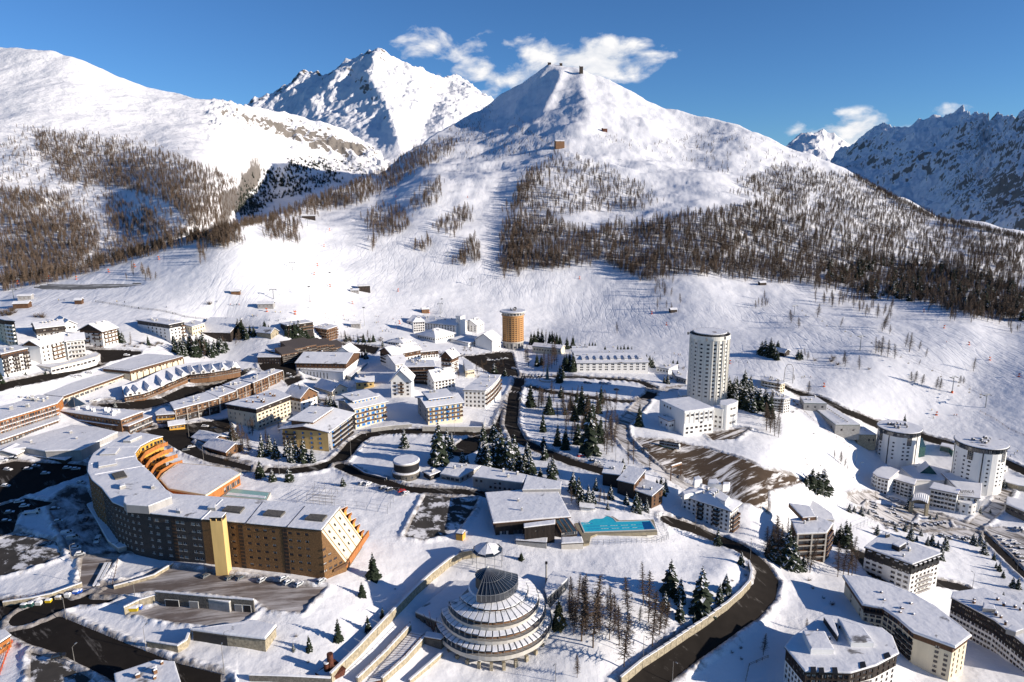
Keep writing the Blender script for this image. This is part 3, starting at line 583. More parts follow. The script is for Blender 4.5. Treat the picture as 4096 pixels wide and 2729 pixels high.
def poly_house(name,label,pts,base,segs=None,wall='white',cat='building',ov=.5,fascia='dark',h=None,snow=.45,bands=(),chim=0,para=False,zoff=0.0,group=None,roof=True,under=4.0,z0=None,kinds=None,chimm='concrete',chs=(1.0,1.4),wins='dark',closed=None):
 """a flat-roofed building: pts is the roof outline (photograph pixels), base the foot of the first corner"""
 segs=segs or{}
 B=GS(*base);
 if z0 is not None:B=np.array([*onz(base[0],base[1],z0),z0])
 if h is None:
  h=zat(B[:2],pts[0][1])-B[2]
 zr=B[2]+h
 P=[onz(x,y,zr)for x,y in pts];o=P[0];root=empty(name,(o[0],o[1],B[2]),label,cat,group)
 L=[tuple(p-o)for p in P];n=len(L);c=np.mean(np.array(L),0)
 area=sum(L[i][0]*L[(i+1)%n][1]-L[(i+1)%n][0]*L[i][1]for i in range(n))
 mats=[wall]+[b[1]for b in bands];extra={}
 for s in segs.values():
  if s.get('m')and s['m']not in mats:mats.append(s['m'])
 mb=MB();todo=[]
 for i in range(n):
  p,q=L[i],L[(i+1)%n];u=np.array(q)-np.array(p);ln=np.linalg.norm(u);u=u/ln
  inn=np.array([-u[1],u[0]])*(1 if area>0 else-1);sp=segs.get(i,segs.get('*'))
  rows=facespec(ln,h,sp);mi=mats.index(sp['m'])if sp and sp.get('m')else 0
  bb=[(b[0]*h,mats.index(b[1]))for b in bands]if not(sp and sp.get('m'))else[]
  wallface(mb,p,q,-under,h,inn,rows,.22,mi,bb)
  if sp:
   todo.append((p,q,inn,rows,sp))
 w=mb.build('wall',bmesh_mats(mats),root)
 for p,q,inn,rows,sp in todo:
  windows(root,p,q,inn,rows,sp.get('k',wins),kinds=sp.get('ks'))
  f=sp.get('f',1);bot,top=sp.get('bot',.5),sp.get('top',.4);fh=(h-bot-top)/max(1,f)
  for bl in sp.get('balc',()):
   for fl in bl[2]:balcony(root,p,q,inn,bl[0],bl[1],bot+fl*fh-.05,m=bl[3]if len(bl)>3 else 'brown',d=bl[4]if len(bl)>4 else 1.3,style=bl[5]if len(bl)>5 else 'solid')
 if roof:
  mr=MB();op=offpoly(L,ov);mr.prism(op,h+.003,h+.38,0)
  if para:
   ip=offpoly(L,ov-.35);
   for i in range(n):j=(i+1)%n;mr.hexa([(*op[i],h+.38),(*op[j],h+.38),(*ip[j],h+.38),(*ip[i],h+.38)],[(*op[i],h+.9),(*op[j],h+.9),(*ip[j],h+.9),(*ip[i],h+.9)],0)
  r=mr.build('roof',M[fascia],root)
  if snow:snowslab(r,offpoly(L,ov-(.4 if para else .06)),h+.384,snow)
  for k in range(int(chim*1.6+.5)):
   for _ in range(40):
    i=RNG.randrange(n);t=RNG.random();e=np.array(L[i])*(1-t)+np.array(L[(i+1)%n])*t;s=.3+.5*RNG.random();cc=e+(c-e)*s
    if inpoly(np.array([cc[0]]),np.array([cc[1]]),L)[0]:break
   chimney(root,cc[0],cc[1],h+.5,chs[0]*RNG.choice((.8,1,1.2)),chs[1]*RNG.choice((.8,1,1.1)),chimm,rz=RNG.random())
 root['_h']=h;del root['_h']
 return root,L,h
def house(name,label,base,N,L,R,wall='white',roof='gable',axis='R',rise=None,ridge=None,fR=None,fL=None,bands=(),ov=.7,fascia='dark',snow=.45,chim=1,cat='building',group=None,h=None,gab=None,chimm='concrete',fB=None):
 """four-walled building from its near eaves corner N, the corners left and right of it and the foot of N, all in photograph pixels"""
 B=GS(*base)
 if h is None:h=zat(B[:2],N[1])-B[2]
 zr=B[2]+h
 n_,l_,r_=(onz(*q,zr)for q in(N,L,R));
 u=r_-n_;v=l_-n_;lu,lv=np.linalg.norm(u),np.linalg.norm(v);u/=lu;v/=lv
 au,av=math.atan2(u[1],u[0]),math.atan2(v[1],v[0]);d=(av-au+math.pi)%(2*math.pi)-math.pi;err=(abs(d)-math.pi/2)/2*(1 if d>0 else-1)
 au+=err;av-=err;u=np.array([math.cos(au),math.sin(au)]);v=np.array([math.cos(av),math.sin(av)])
 root=empty(name,(n_[0],n_[1],B[2]),label,cat,group)
 X=lambda s,t:tuple(u*s*lu+v*t*lv)
 C=[X(0,0),X(1,0),X(1,1),X(0,1)]
 mats=[wall]+[b[1]for b in bands]
 for s in(fR,fL):
  if s and s.get('m')and s['m']not in mats:mats.append(s['m'])
 if gab and gab not in mats:mats.append(gab)
 mb=MB();cen=(np.array(u)*lu+np.array(v)*lv)/2;todo=[]
 for i,sp in((0,fR),(1,fB),(2,fB),(3,fL)):
  p,q=C[i],C[(i+1)%4]
  if i==3:p,q=q,p
  inn=inward(p,q,cen);ln=np.linalg.norm(np.array(q)-np.array(p));rows=facespec(ln,h,sp);mi=mats.index(sp['m'])if sp and sp.get('m')else 0
  bb=[(b[0]*h,mats.index(b[1]))for b in bands]
  wallface(mb,p,q,-4,h,inn,rows,.22,mi,bb)
  if sp:todo.append((p,q,inn,rows,sp))
 mr=MB();ms=MB();gm=mats.index(gab)if gab else(len(bands)if bands else 0)
 if rise is None and ridge is not None:
  mid=(np.array(X(0,.5))if axis=='R' else np.array(X(.5,0)))+n_;rise=max(.6,zat(mid,ridge[1])-zr)
 rise=rise or 2.5
 if roof in('gable','shed','hip'):
  la,lc=(lu,lv)if axis=='R' else(lv,lu);Y=(lambda s,t:X(s,t))if axis=='R' else(lambda s,t:X(t,s))
  oa,oc=ov/la,ov/lc
  prof=[(-oc,-rise*2*oc),(.5,rise),(1+oc,-rise*2*oc)]if roof!='shed' else[(-oc,-rise*oc),(1+oc,rise*(1+oc))]
  hipi=.0 if roof!='hip' else min(.45,lc*.5/la)
  for(t0,z0),(t1,z1)in zip(prof[:-1],prof[1:]):
   for(mm,e,za,zb)in((mr,0,.02,.30),(ms,.08,.31,.31+snow)):
    ea,ec=e/la,e/lc;k=lambda t,z:hipi if(roof=='hip' and abs(t-.5)<1e-6)else 0
    a0,a1=t0,t1
    if e:
     if t0<0:a0=t0+ec
     if t1>1:a1=t1-ec
    zz0=z0+(z1-z0)*(a0-t0)/(t1-t0);zz1=z0+(z1-z0)*(a1-t0)/(t1-t0)
    b=[(*Y(-oa+ea+k(a0,0),a0),h+zz0+za),(*Y(1+oa-ea-k(a0,0),a0),h+zz0+za),(*Y(1+oa-ea-k(a1,0),a1),h+zz1+za),(*Y(-oa+ea+k(a1,0),a1),h+zz1+za)]
    mm.hexa(b,[(x,y,z+zb-za)for x,y,z in b],0)
  if roof=='hip':
   for sgn in(0,1):
    for(mm,za,zb)in((mr,.02,.30),(ms,.31,.31+snow)):
     s0=-oa if sgn==0 else 1+oa;s1=hipi-oa if sgn==0 else 1+oa-hipi
     b=[(*Y(s0,-oc),h-rise*2*oc+za),(*Y(s0,1+oc),h-rise*2*oc+za),(*Y(s1,.5),h+rise+za)]
     mm.hexa(b,[(x,y,z+zb-za)for x,y,z in b],0)
  elif roof=='gable':
   for s in(0,1):mb.quad((*Y(s,0),h),(*Y(s,1),h),(*Y(s,.5),h+rise),m=gm)
  else:
   for s in(0,1):mb.quad((*Y(s,0),h),(*Y(s,1),h),(*Y(s,1),h+rise),m=gm)
   mb.quad((*Y(0,1),h),(*Y(1,1),h),(*Y(1,1),h+rise),(*Y(0,1),h+rise),m=gm)
  zroof=lambda s,t:h+(rise*(1-abs(2*t-1))if roof!='shed' else rise*t)
 else:
  mr.prism(offpoly(C,ov),h+.003,h+.4,0);zroof=lambda s,t:h+.4;Y=X
 mb.build('wall',bmesh_mats(mats),root);r=mr.build('roof',M[fascia],root)
 if roof=='flat':snowslab(r,offpoly(C,ov-.06),h+.404,snow)
 else:ms.build('snow_cover',MSR,r)
 for p,q,inn,rows,sp in todo:
  windows(root,p,q,inn,rows,sp.get('k','dark'),kinds=sp.get('ks'))
  f=sp.get('f',1);bot,top=sp.get('bot',.5),sp.get('top',.4);fh=(h-bot-top)/max(1,f)
  for bl in sp.get('balc',()):
   for fl in bl[2]:balcony(root,p,q,inn,bl[0],bl[1],bot+fl*fh-.05,m=bl[3]if len(bl)>3 else 'brown',d=bl[4]if len(bl)>4 else 1.3,style=bl[5]if len(bl)>5 else 'solid')
 for k in range(int(chim*1.6+.5)):
  s,t=RNG.uniform(.15,.85),RNG.choice((.32,.4,.6));p=Y(s,t);chimney(root,p[0],p[1],zroof(s,t)+.4,RNG.choice((.7,.9,1.1)),RNG.choice((1.1,1.4)),chimm,math.atan2(u[1],u[0]))
 return root,dict(C=C,h=h,u=u,v=v,lu=lu,lv=lv,X=X,o=n_,z=B[2],zroof=zroof,Y=Y)
def round_tower(name,label,base,rpx,toppy,wall,nwin,floors,ww=1.4,wh=1.2,kind='dark',n=48,pil=0,bot=1.0,top=3.0,cat='tower',start=0.0,under=6,arc=None):
 B=GS(*base);d=np.linalg.norm(B-CAM);axis=(B-CAM)@CF
 r=rpx/FPX*axis*.98;c=B[:2]+B[:2]/np.linalg.norm(B[:2])*r
 h=zat(c-B[:2]/np.linalg.norm(B[:2])*r,toppy)-B[2]
 root=empty(name,(c[0],c[1],B[2]),label,cat)
 return root,c,r,h,B[2]
def ringwall(mb,r,z0,z1,n,rows,sel,m=0,depth=.25,c=(0,0)):
 """cylinder wall of n flat facets; rows of openings (z0, z1) cut in the middle of the facets for which sel(k) is true; returns openings"""
 ops=[]
 for k in range(n):
  a0,a1=2*math.pi*k/n,2*math.pi*(k+1)/n
  p=(c[0]+r*math.cos(a0),c[1]+r*math.sin(a0));q=(c[0]+r*math.cos(a1),c[1]+r*math.sin(a1));L=math.dist(p,q);am=(a0+a1)/2
  rr=[]
  if sel(k):
   w=sel(k)
   for(za,zb)in rows:rr.append((za,zb,[(L/2-w/2,L/2+w/2)]))
  inn=(-math.cos(am),-math.sin(am));wallface(mb,p,q,z0,z1,inn,rr,depth,m)
  if rr:ops.append((p,q,inn,rr))
 return ops
def fence(name,label,pts,h=1.1,m='railing',sp=3.0,rails=2,group=None,post=.07,cat='fence',glass=None):
 """posts and rails along photograph pixels on the ground"""
 W=[G(*p)for p in pts];o=W[0];root=empty(name,tuple(o),label,cat,group);pm=MB();pm.box(-post,post,-post,post,-.4,h,0);pme=pm.mesh('post',[M[m]])
 rl=MB();prev=None
 for a,b in zip(W[:-1],W[1:]):
  L=np.linalg.norm(b-a);k=max(1,int(round(L/sp)))
  for j in range(k+(1 if b is W[-1]else 0)):
   q=a+(b-a)*j/k;q=np.array([q[0],q[1],max(q[2],gz(q[0],q[1]))])-o
   newobj('post',pme,root,tuple(q))
   if prev is not None:
    for r in range(rails):
     zz=h*(r+1)/rails-.08;rl.tube(prev+np.array([0,0,zz]),q+np.array([0,0,zz]),post*.7,n=4)
   prev=q
 if rl.v:rl.build('rail',M[m],root)
 return root
# ------------------------------------------------------------------ buildings
M['curtain']=mat('curtain',(.42,.40,.36),.9,.15,.7)
def a1(x,y):return T('a1',x,y)
def a2(x,y):return T('a2',x,y)
def a3(x,y):return T('a3',x,y)
def a4(x,y):return T('a4',x,y)
def b1(x,y):return T('b1',x,y)
def b2(x,y):return T('b2',x,y)
def b3(x,y):return T('b3',x,y)
def b4(x,y):return T('b4',x,y)
def c1(x,y):return T('c1',x,y)
def c2(x,y):return T('c2',x,y)
def c3(x,y):return T('c3',x,y)
def c4(x,y):return T('c4',x,y)
def W_(f,c=None,**k):return dict(f=f,c=c,**k)
def roofbox(root,zroof,pts,hgt,m='concrete',snow=.3,name='penthouse',zabs=True):
 """a box standing on a roof; pts is its top outline in photograph pixels"""
 z=zroof+hgt;o=np.array(root.location);q=[onz(x,y,z)-o[:2]for x,y in pts];zz=zroof-o[2]
 mb=MB();mb.prism([tuple(p)for p in q],zz-.05,zz+hgt,0);b=mb.build(name,M[m],root)
 if snow:snowslab(b,offpoly([tuple(p)for p in q],-.06),zz+hgt+.003,snow)
 return b
def topbox(root,I,s0,s1,t0,t1,zlo,zhi,m='white',ov=.5,name='penthouse',wn=0,k='dark',slope=0.0,winm=None):
 X=I['X'];pts=[X(s0,t0),X(s1,t0),X(s1,t1),X(s0,t1)];c=np.mean(np.array(pts),0)
 mb=MB();L=np.linalg.norm(np.array(pts[1])-np.array(pts[0]));rows=facespec(L,zhi-zlo,dict(f=1,c=wn,w=1.4,h=1.2,bot=.2,top=.2),zlo)if wn else[]
 for i in range(4):
  p,q=pts[i],pts[(i+1)%4];inn=inward(p,q,c);wallface(mb,p,q,zlo-.6,zhi,inn,rows if i==0 else[],.2,0)
  if i==0 and rows:ow=(p,q,inn)
 b=mb.build(name,M[m],root)
 if wn:windows(b,*ow,rows,k,.2)
 o=offpoly(pts,ov);mr=MB();dz=[0,0,slope,slope];mr.hexa([(*p,zhi+.004+d)for p,d in zip(o,dz)],[(*p,zhi+.25+d)for p,d in zip(o,dz)]);mr.build('roof',M['dark'],b)
 o=offpoly(pts,ov-.06);ms=MB();ms.hexa([(*p,zhi+.255+d)for p,d in zip(o,dz)],[(*p,zhi+.7+d)for p,d in zip(offpoly(pts,ov-.25),dz)]);ms.build('snow_cover',MSR,b)
FL='apartment_building'
# -- far left quarter
poly_house(FL,'tall brown and cream apartment block cut by the left edge, with white balconies',[a1(45,192),a1(132,200),a1(60,165),a1(-90,160)],a1(46,414),{0:W_(6,3,balc=[(.1,.9,range(1,6),'white')]),3:W_(6,4)},'cream',bands=[(.82,'brown')])
house('chalet','long dark timber chalet under deep snow, behind the white flats at the far left',a1(330,352),a1(330,268),a1(172,245),a1(590,252),'white',axis='R',rise=3.0,bands=[(.35,'dark')],fR=W_(2,9,balc=[(0,1,[1],'dark')]),fL=W_(2,4),gab='dark',chim=3)
house('chalet','white gabled house behind the dark timber chalet, gable turned to the sun',a1(590,290),a1(572,238),a1(420,205),a1(706,225),'white',axis='L',ridge=a1(655,192),fR=W_(1,3),ov=1.0,chim=1)
house('chalet','white chalet with brown balconies and a wide snowy gable, beside dark firs',a1(935,441),a1(935,288),a1(745,275),a1(1062,255),'white',axis='R',ridge=a1(840,226),fL=W_(4,4,balc=[(.05,.42,[0,2,3],'brown'),(.6,.95,[1,2],'brown')]),fR=W_(4,4,balc=[(.1,.95,[1,2,3],'brown')]),gab='dark',bands=[(.85,'brown')],ov=1.4)
r,I=house(FL,'white apartment house with a brown gable strip above the curved arcade podium',a1(372,586),a1(365,428),a1(246,414),a1(600,352),'white',axis='R',rise=3.5,fR=W_(4,7,skip=[(-1,5)],balc=[(.34,.66,[0,1,2,3],'brown',1.8)]),fL=W_(4,2,skip=[(-1,0)]),gab='brown',ov=1.2,chim=2)
house(FL,'white apartment house wing with tall timber balcony racks, right of the brown gable strip',a1(612,552),a1(606,382),a1(520,352),a1(768,372),'white',axis='R',rise=3.0,fR=W_(4,5,balc=[(.25,.98,[0,1,2,3],'brown',2.0,'bars')]),gab='brown',ov=1.0,chim=2)
poly_house(FL,'white apartment block with brown top storey and dark balcony columns at the left edge',[a1(10,505),a1(252,452),a1(150,425),a1(-130,465)],a1(28,705),{0:W_(5,9,balc=[(.0,.2,[1,2,3,4],'dark'),(.4,.6,[1,2,3,4],'dark'),(.8,1,[1,2,3,4],'dark')])},'white',bands=[(.83,'brown')],chim=3)
poly_house('podium_building','low curved white podium with a row of square openings beside the ramp road',[a1(470,635),a1(590,605),a1(700,580),a1(800,555),a1(880,532),a1(915,505),a1(880,485),a1(740,540),a1(560,590),a1(292,602)],a1(474,680),{0:W_(1,3,w=2.4,h=1.4),1:W_(1,3,w=2.4,h=1.4),2:W_(1,3,w=2.4,h=1.4),3:W_(1,2,w=2.4,h=1.4),9:W_(1,2)},'white',ov=.3,fascia='ledge',para=True)
poly_house(FL,'grey and white six storey block with a black mansard top near the ski field',[a1(1555,232),a1(1692,205),a1(1420,168),a1(1262,190)],a1(1560,396),{3:W_(5,7,b=.1,w=1.6,skip=[(-1,0),(-1,1)]),0:W_(5,4,balc=[(.75,1,[1,2,3,4],'brown')])},'white',bands=[(.8,'black')],chim=4,ov=.8)
poly_house(FL,'small cream annex half hidden behind the black topped block',[a1(1765,252),a1(1882,218),a1(1800,195),a1(1690,230)],a1(1768,335),{0:W_(2,5),3:W_(2,3)},'cream',chim=2)
house('church','dark church with a single steep snowy wedge roof rising to a point',a1(2108,388),a1(2112,305),a1(1915,272),a1(2138,262),'dark',roof='shed',axis='L',rise=8.5,chim=0,cat='church',ov=.5,gab='dark')
r,L,h=poly_house('garage_building','long cream building with a flat parking roof and red framed windows at its near end',[a1(575,893),a1(1195,672),a1(820,645),a1(82,838)],a1(592,956),{0:W_(1,14,w=3.4,h=2.0,k='wf',top=1.6)},'cream',bands=[(.72,'brown')],ov=.4,fascia='dark',snow=.25)
for j in range(15):
 p=np.array(L[0])+(np.array(L[1])-np.array(L[0]))*j/14.0;mb=MB();mb.box(-.25,.25,-.35,.3,-3,h*.72,0);mb.build('pier',M['ledge'],r,loc=(p[0],p[1],0))
r,L,h=poly_house('garage_building','raised far half of the long cream building, snow roof ringed by a railing',[a1(1195,660),a1(1682,522),a1(1318,500),a1(948,636)],a1(1214,748),{0:W_(2,14,w=1.3,h=1.0,skip=[(0,-1)])},'cream',bands=[(.76,'brown')],ov=.4,fascia='dark',snow=.3)
for j in range(10):
 p=np.array(L[0])+(np.array(L[1])-np.array(L[0]))*j/9.0;mb=MB();mb.box(-.2,.2,-.3,.3,-3,h*.76,0);mb.build('pier',M['brown'],r,loc=(p[0],p[1],0))
mb=MB();
for(p,q)in((L[3],L[0]),(L[0],L[1])):
 p=np.array(p);q=np.array(q)
 for j in range(16):c=p+(q-p)*(j+.5)/16;mb.box(c[0]-.05,c[0]+.05,c[1]-.05,c[1]+.05,h+.3,h+1.6)
 mb.tube((*p,h+1.55),(*q,h+1.55),.05,n=4)
mb.build('railing',M['railing'],r)
# shopping arcade with a row of pointed dormers
def arcade():
 front=[(1150,905),(1330,872),(1440,832),(1560,775),(1650,737),(1740,697),(1830,690),(1920,682),(2010,668),(2110,652),(2215,632)]
 back=[(1120,800),(1255,765),(1370,708),(1480,655),(1560,628),(1650,602),(1770,585),(1870,578),(1970,570),(2070,562),(2170,580)]
 B=GS(*a1(1180,945));h=zat(B[:2],a1(1180,905)[1])-B[2];h=max(3.4,min(h,7));z=B[2]+h
 o=onz(*a1(1180,905),z);root=empty('shopping_arcade',(*o,B[2]),'snow laden arcade with a bending row of pointed dormers and wooden shop fronts','shopping arcade')
 f=[onz(*a1(*p),z)-o for p in front];bk=[onz(*a1(*p),z+4)-o for p in back]
 w=MB();r=MB();s=MB();n=len(f)
 for i in range(n-1):
  inn=inward(f[i],f[i+1],(bk[i]+bk[i+1])/2);L=np.linalg.norm(f[i+1]-f[i]);rows=facespec(L,h,dict(f=1,c=3,w=2.2,h=2.2,bot=.1,top=.6))
  wallface(w,f[i]+inn*1.6,f[i+1]+inn*1.6,-3,h,inn,rows,.2,0);windows(root,f[i]+inn*1.6,f[i+1]+inn*1.6,inn,rows,'shop',.2)
  balcony(root,f[i],f[i+1],inn,0,1,h*.45,d=.6,m='brown')
  r.hexa([(*f[i],h),(*f[i+1],h),(*bk[i+1],h+4),(*bk[i],h+4)],[(*f[i],h+.3),(*f[i+1],h+.3),(*bk[i+1],h+4.3),(*bk[i],h+4.3)])
  e=.93;g0=bk[i]+(f[i]-bk[i])*e;g1=bk[i+1]+(f[i+1]-bk[i+1])*e
  s.hexa([(*g0,h+.6),(*g1,h+.6),(*bk[i+1],h+4.31),(*bk[i],h+4.31)],[(*g0,h+.9),(*g1,h+.9),(*bk[i+1],h+4.7),(*bk[i],h+4.7)])
  w.quad((*bk[i],-3),(*bk[i+1],-3),(*bk[i+1],h+4),(*bk[i],h+4))
 w.build('wall',M['wood'],root);rr=r.build('roof',M['dark'],root);s.build('snow_cover',MSR,rr)
 for i in range(n-1):
  for q in((.5,)if i else(.3,.75)):
   fm=f[i]*(1-q)+f[i+1]*q;bm=bk[i]*(1-q)+bk[i+1]*q;u=(f[i+1]-f[i])/np.linalg.norm(f[i+1]-f[i]);d=(bm-fm)/np.linalg.norm(bm-fm)
   a=fm+d*1.0;wd=1.7;hi=2.4 if i<5 else 2.1;pk=4.2 if i<5 else 6.2;ln=np.linalg.norm(bm-fm)*.8
   m_=MB();A=a-u*wd;Bq=a+u*wd;P=a;Bk=a+d*ln
   m_.quad((*A,h),(*Bq,h),(*Bq,h+hi),(*P,h+hi+1.5),(*A,h+hi));m_.quad((*A,h),(*A,h+hi),(*(A+d*ln),h+hi),(*(A+d*ln),h));m_.quad((*Bq,h),(*Bq,h+hi),(*(Bq+d*ln),h+hi),(*(Bq+d*ln),h))
   dm=m_.build('dormer',M['white'],root)
   A2=a-u*2.1-d*.4;B2=a+u*2.1-d*.4;P2=a-d*.4;q_=MB();tip=(*(a+d*ln*(.35 if i>=5 else 1)),h+pk)
   zt=h+hi-.25
   for(x,y)in((A2,P2),(P2,B2)):
    zx=zt if x is A2 else h+hi+1.7;zy=zt if y is B2 else h+hi+1.7
    bx=(*(x+d*ln),zx);by=(*(y+d*ln),zy)
    if i>=5:q_.quad((*x,zx),(*y,zy),tip);q_.quad((*x,zx),tip,bx);q_.quad((*y,zy),tip,by)
    else:q_.hexa([(*x,zx),(*y,zy),by,bx],[(*x,zx+.4),(*y,zy+.4),(by[0],by[1],by[2]+.4),(bx[0],bx[1],bx[2]+.4)])
   q_.build('snow_cover',MSR,dm)
   ux=-u if u[0]*d[1]-u[1]*d[0]<0 else u;newobj('window',winmesh(1.7,1.5,'french'),dm,(a[0]-d[0]*.06,a[1]-d[1]*.06,h+.7),math.atan2(ux[1],ux[0]))
arcade()
r,L,h=poly_house(FL,'orange timber apartment row with steel gallery balconies at the left edge',[a1(-70,1140),a1(523,958),a1(575,905),a1(120,860),a1(-110,880)],a1(-66,1268),{0:W_(3,22,w=1.6,h=2.1,k='french',balc=[(0,1,[0,1,2],'steel',1.4,'bars')]),1:W_(1,2)},'orange',chim=7,chs=(1.4,1.8),fascia='brown')
for j in range(17):
 p=np.array(L[0])+(np.array(L[1])-np.array(L[0]))*j/16;u=(np.array(L[1])-np.array(L[0]));u/=np.linalg.norm(u);o_=np.array([u[1],-u[0]])*1.4;mb=MB();mb.box(-.08,.08,-.08,.08,-3,h,0);mb.build('post',M['steel'],r,loc=(p[0]+o_[0],p[1]+o_[1],0))
poly_house('gallery_building','low brown gallery wing with thin posts along the snowy mall roof, left edge',[a1(-60,1318),a1(536,1112),a1(530,1072),a1(-60,1268)],a1(-56,1372),{0:W_(1,22,w=1.9,h=2.2,k='shop')},'brown',ov=.8,fascia='brown')
poly_house('gallery_building','lower glazed terrace storey round the mall, lit end wall to the right',[a1(1182,1166),a1(1394,1076),a1(1040,1012),a1(532,1085),a1(1040,1158)],a1(1186,1246),{0:W_(2,9,w=1.8,h=1.7,k='shop',balc=[(0,1,[1],'steel',1.0,'bars')]),4:W_(1,3,w=2),3:W_(1,20,w=1.8,h=2,k='shop')},'brown',ov=.4,fascia='brown')
poly_house('gallery_building','upper terrace storey with white chimneys and wooden band above the mall',[a1(1112,1108),a1(1312,1034),a1(800,984),a1(545,1024)],a1(1114,1240),{0:W_(3,8,w=1.6),3:W_(3,16,w=1.6,skip=[(0,-1),(1,-1)])},'wood',ov=.6,chim=7,chimm='white',chs=(1.5,1.8),fascia='brown')
poly_house('mall_roof','broad snow covered flat mall roof with soft round drifts',[a1(745,1388),a1(1080,1225),a1(880,1180),a1(540,1150),a1(-60,1345),a1(-60,1395),a1(245,1368),a1(420,1400)],a1(740,1420),{},'grey',h=5,ov=.3,fascia='concrete',snow=.6,chim=2)
poly_house('shop_pavilion','narrow cream shop row under a clean snow strip left of the curved hotel',[a1(795,1398),a1(1193,1246),a1(1135,1188),a1(722,1372)],a1(800,1440),{0:W_(1,12,w=2.4,h=1.8,k='wf')},'cream',ov=.4,fascia='ledge',snow=.35)
poly_house('shop_pavilion','dark low pavilion roof in shade beside the street corner',[a1(600,1478),a1(778,1395),a1(640,1352),a1(420,1352),a1(248,1432)],a1(602,1515),{0:W_(1,4,w=2)},'dark',ov=.5,chim=1,chs=(1.6,1.6))
house('shop_pavilion','small tent roofed concrete pavilion at the left end of the mall',a1(152,1452),a1(152,1425),a1(-60,1410),a1(245,1368),'concrete',axis='R',rise=2.2,chim=0)
# glass pyramid
def pyramid():
 B=GS(*a1(690,998));root=empty('glass_pyramid',tuple(B),'small glass pyramid skylight standing at the street by the orange flats','skylight');c=[GS(*a1(*p))-B for p in((585,985),(690,1000),(792,968),(690,955))];ap=np.mean(c,0)+np.array([0,0,6.0])
 for i in range(4):
  p,q=c[i],c[(i+1)%4]
  for k in range(3):
   mb=MB();mb.quad(p+(q-p)*k/3+(0,0,.6),p+(q-p)*(k+1)/3+(0,0,.6),ap);mb.build('pane',M['glassc'],root)
  mb=MB();mb.tube(p+(0,0,.6),ap+(0,0,.05),.12,n=4);mb.tube(p+(0,0,.6),q+(0,0,.6),.12,n=4);mb.tube(p+(0,0,-1),p+(0,0,.6),.15,n=4);mb.build('rib',M['steel'],root)
pyramid()
# stepped terrace row
stp=[([a1(1605,1015),a1(2008,912),a1(1890,858),a1(1565,952)],a1(1625,1128),8,'dark'),([a1(2010,900),a1(2168,842),a1(2030,800),a1(1895,850)],a1(2018,1020),4,'dark'),([a1(2170,830),a1(2322,768),a1(2190,732),a1(2050,790)],a1(2178,930),5,'wood'),([a2(-28,768),a2(104,712),a2(40,690),a2(-130,745)],a2(-20,880),5,'wood'),([a2(106,708),a2(242,655),a2(150,642),a2(20,680)],a2(112,800),5,'wood')]
lab=['nearest','second from the near end','middle','fourth from the near end','farthest']
for(pts,base,c,wm),q in zip(stp,lab):
 r,L,h=poly_house('terrace_house',f'{q} step of the long terrace row with snowy stepped roofs',pts,base,{0:W_(4,c,w=1.7,h=1.7,ks=['shop','dark','dark','dark'],balc=[(.02,.98,[2],'brown',1.0)])},wm,'building',ov=.5,fascia='dark',chim=3,group='stepped terrace row',bands=[(.45,'wood')])
 for j in range(c//2+1):
  p=np.array(L[0])+(np.array(L[1])-np.array(L[0]))*j/(c//2);mb=MB();mb.box(-.18,.18,-.18,.18,-3,h,0);u=np.array(L[1])-np.array(L[0]);u/=np.linalg.norm(u);mb.build('post',M['ledge'],r,loc=(p[0]+u[1]*.9,p[1]-u[0]*.9,0))
poly_house('terrace_house','low curved end pavilion of the terrace row, snow on its rounded top',[a1(1440,1065),a1(1600,1055),a1(1570,995),a1(1480,1010),a1(1428,1045)],a1(1445,1140),{0:W_(2,4,w=1.8,k='shop',balc=[(0,1,[1],'gold')])},'wood')
poly_house(FL,'long cream block with a dark roof band of dormers, half of its face in shadow',[a2(2,1008),a2(312,888),a2(175,832),a1(2085,962)],a2(10,1196),{0:W_(5,9,w=1.6,h=1.2,balc=[(0,1,[0],'concrete')]),3:W_(4,6,w=.7,h=1.4,skip=[(0,1),(1,2),(2,4),(3,0),(3,3)])},'cream',bands=[(.8,'dark')],ov=.8,chim=7,chimm='brown')
house('kiosk','small golden timber kiosk with a snow roof at the road fork',a1(1556,1200),a1(1556,1163),a1(1524,1128),a1(1698,1148),'gold',axis='R',rise=1.2,fR=W_(1,4,w=1.6,h=1.1),chim=0,cat='kiosk')
house('barn','timber hut with a broad snowy gable beside the road and snowy trees',a1(2080,1442),a1(2078,1398),a1(1880,1345),a1(2235,1338),'wood',axis='L',rise=2.6,fR=W_(1,3),chim=0,cat='hut',ov=1.0)
house('barn','longer snow roofed hut behind the timber gable hut',a1(1945,1342),a1(1942,1310),a1(1765,1268),a1(2085,1262),'wood',axis='L',rise=2.2,chim=0,cat='hut',ov=1.0)
# -- middle quarter
house('chapel','small stone chapel with a snowy gable at the edge of the ski field',a2(137,362),a2(134,308),a2(8,296),a2(205,288),'stone',axis='L',ridge=a2(172,262),fR=W_(1,2,w=.9,h=2),chim=0,cat='chapel')
house(FL,'dark flat roofed house mostly hidden by firs at the ski field',a2(290,330),a2(290,240),a2(190,225),a2(545,215),'dark',roof='flat',fR=W_(3,8,w=1.8,balc=[(0,1,[1,2],'brown')]),chim=2)
poly_house(FL,'brown four storey flats with balconies round the corner, at the ski field edge',[a2(652,275),a2(745,245),a2(640,220),a2(530,252)],a2(656,385),{0:W_(4,5,balc=[(0,1,[1,2,3],'brown')]),3:W_(4,5,balc=[(0,1,[1,2,3],'brown')])},'wood',chim=3,ov=.9)
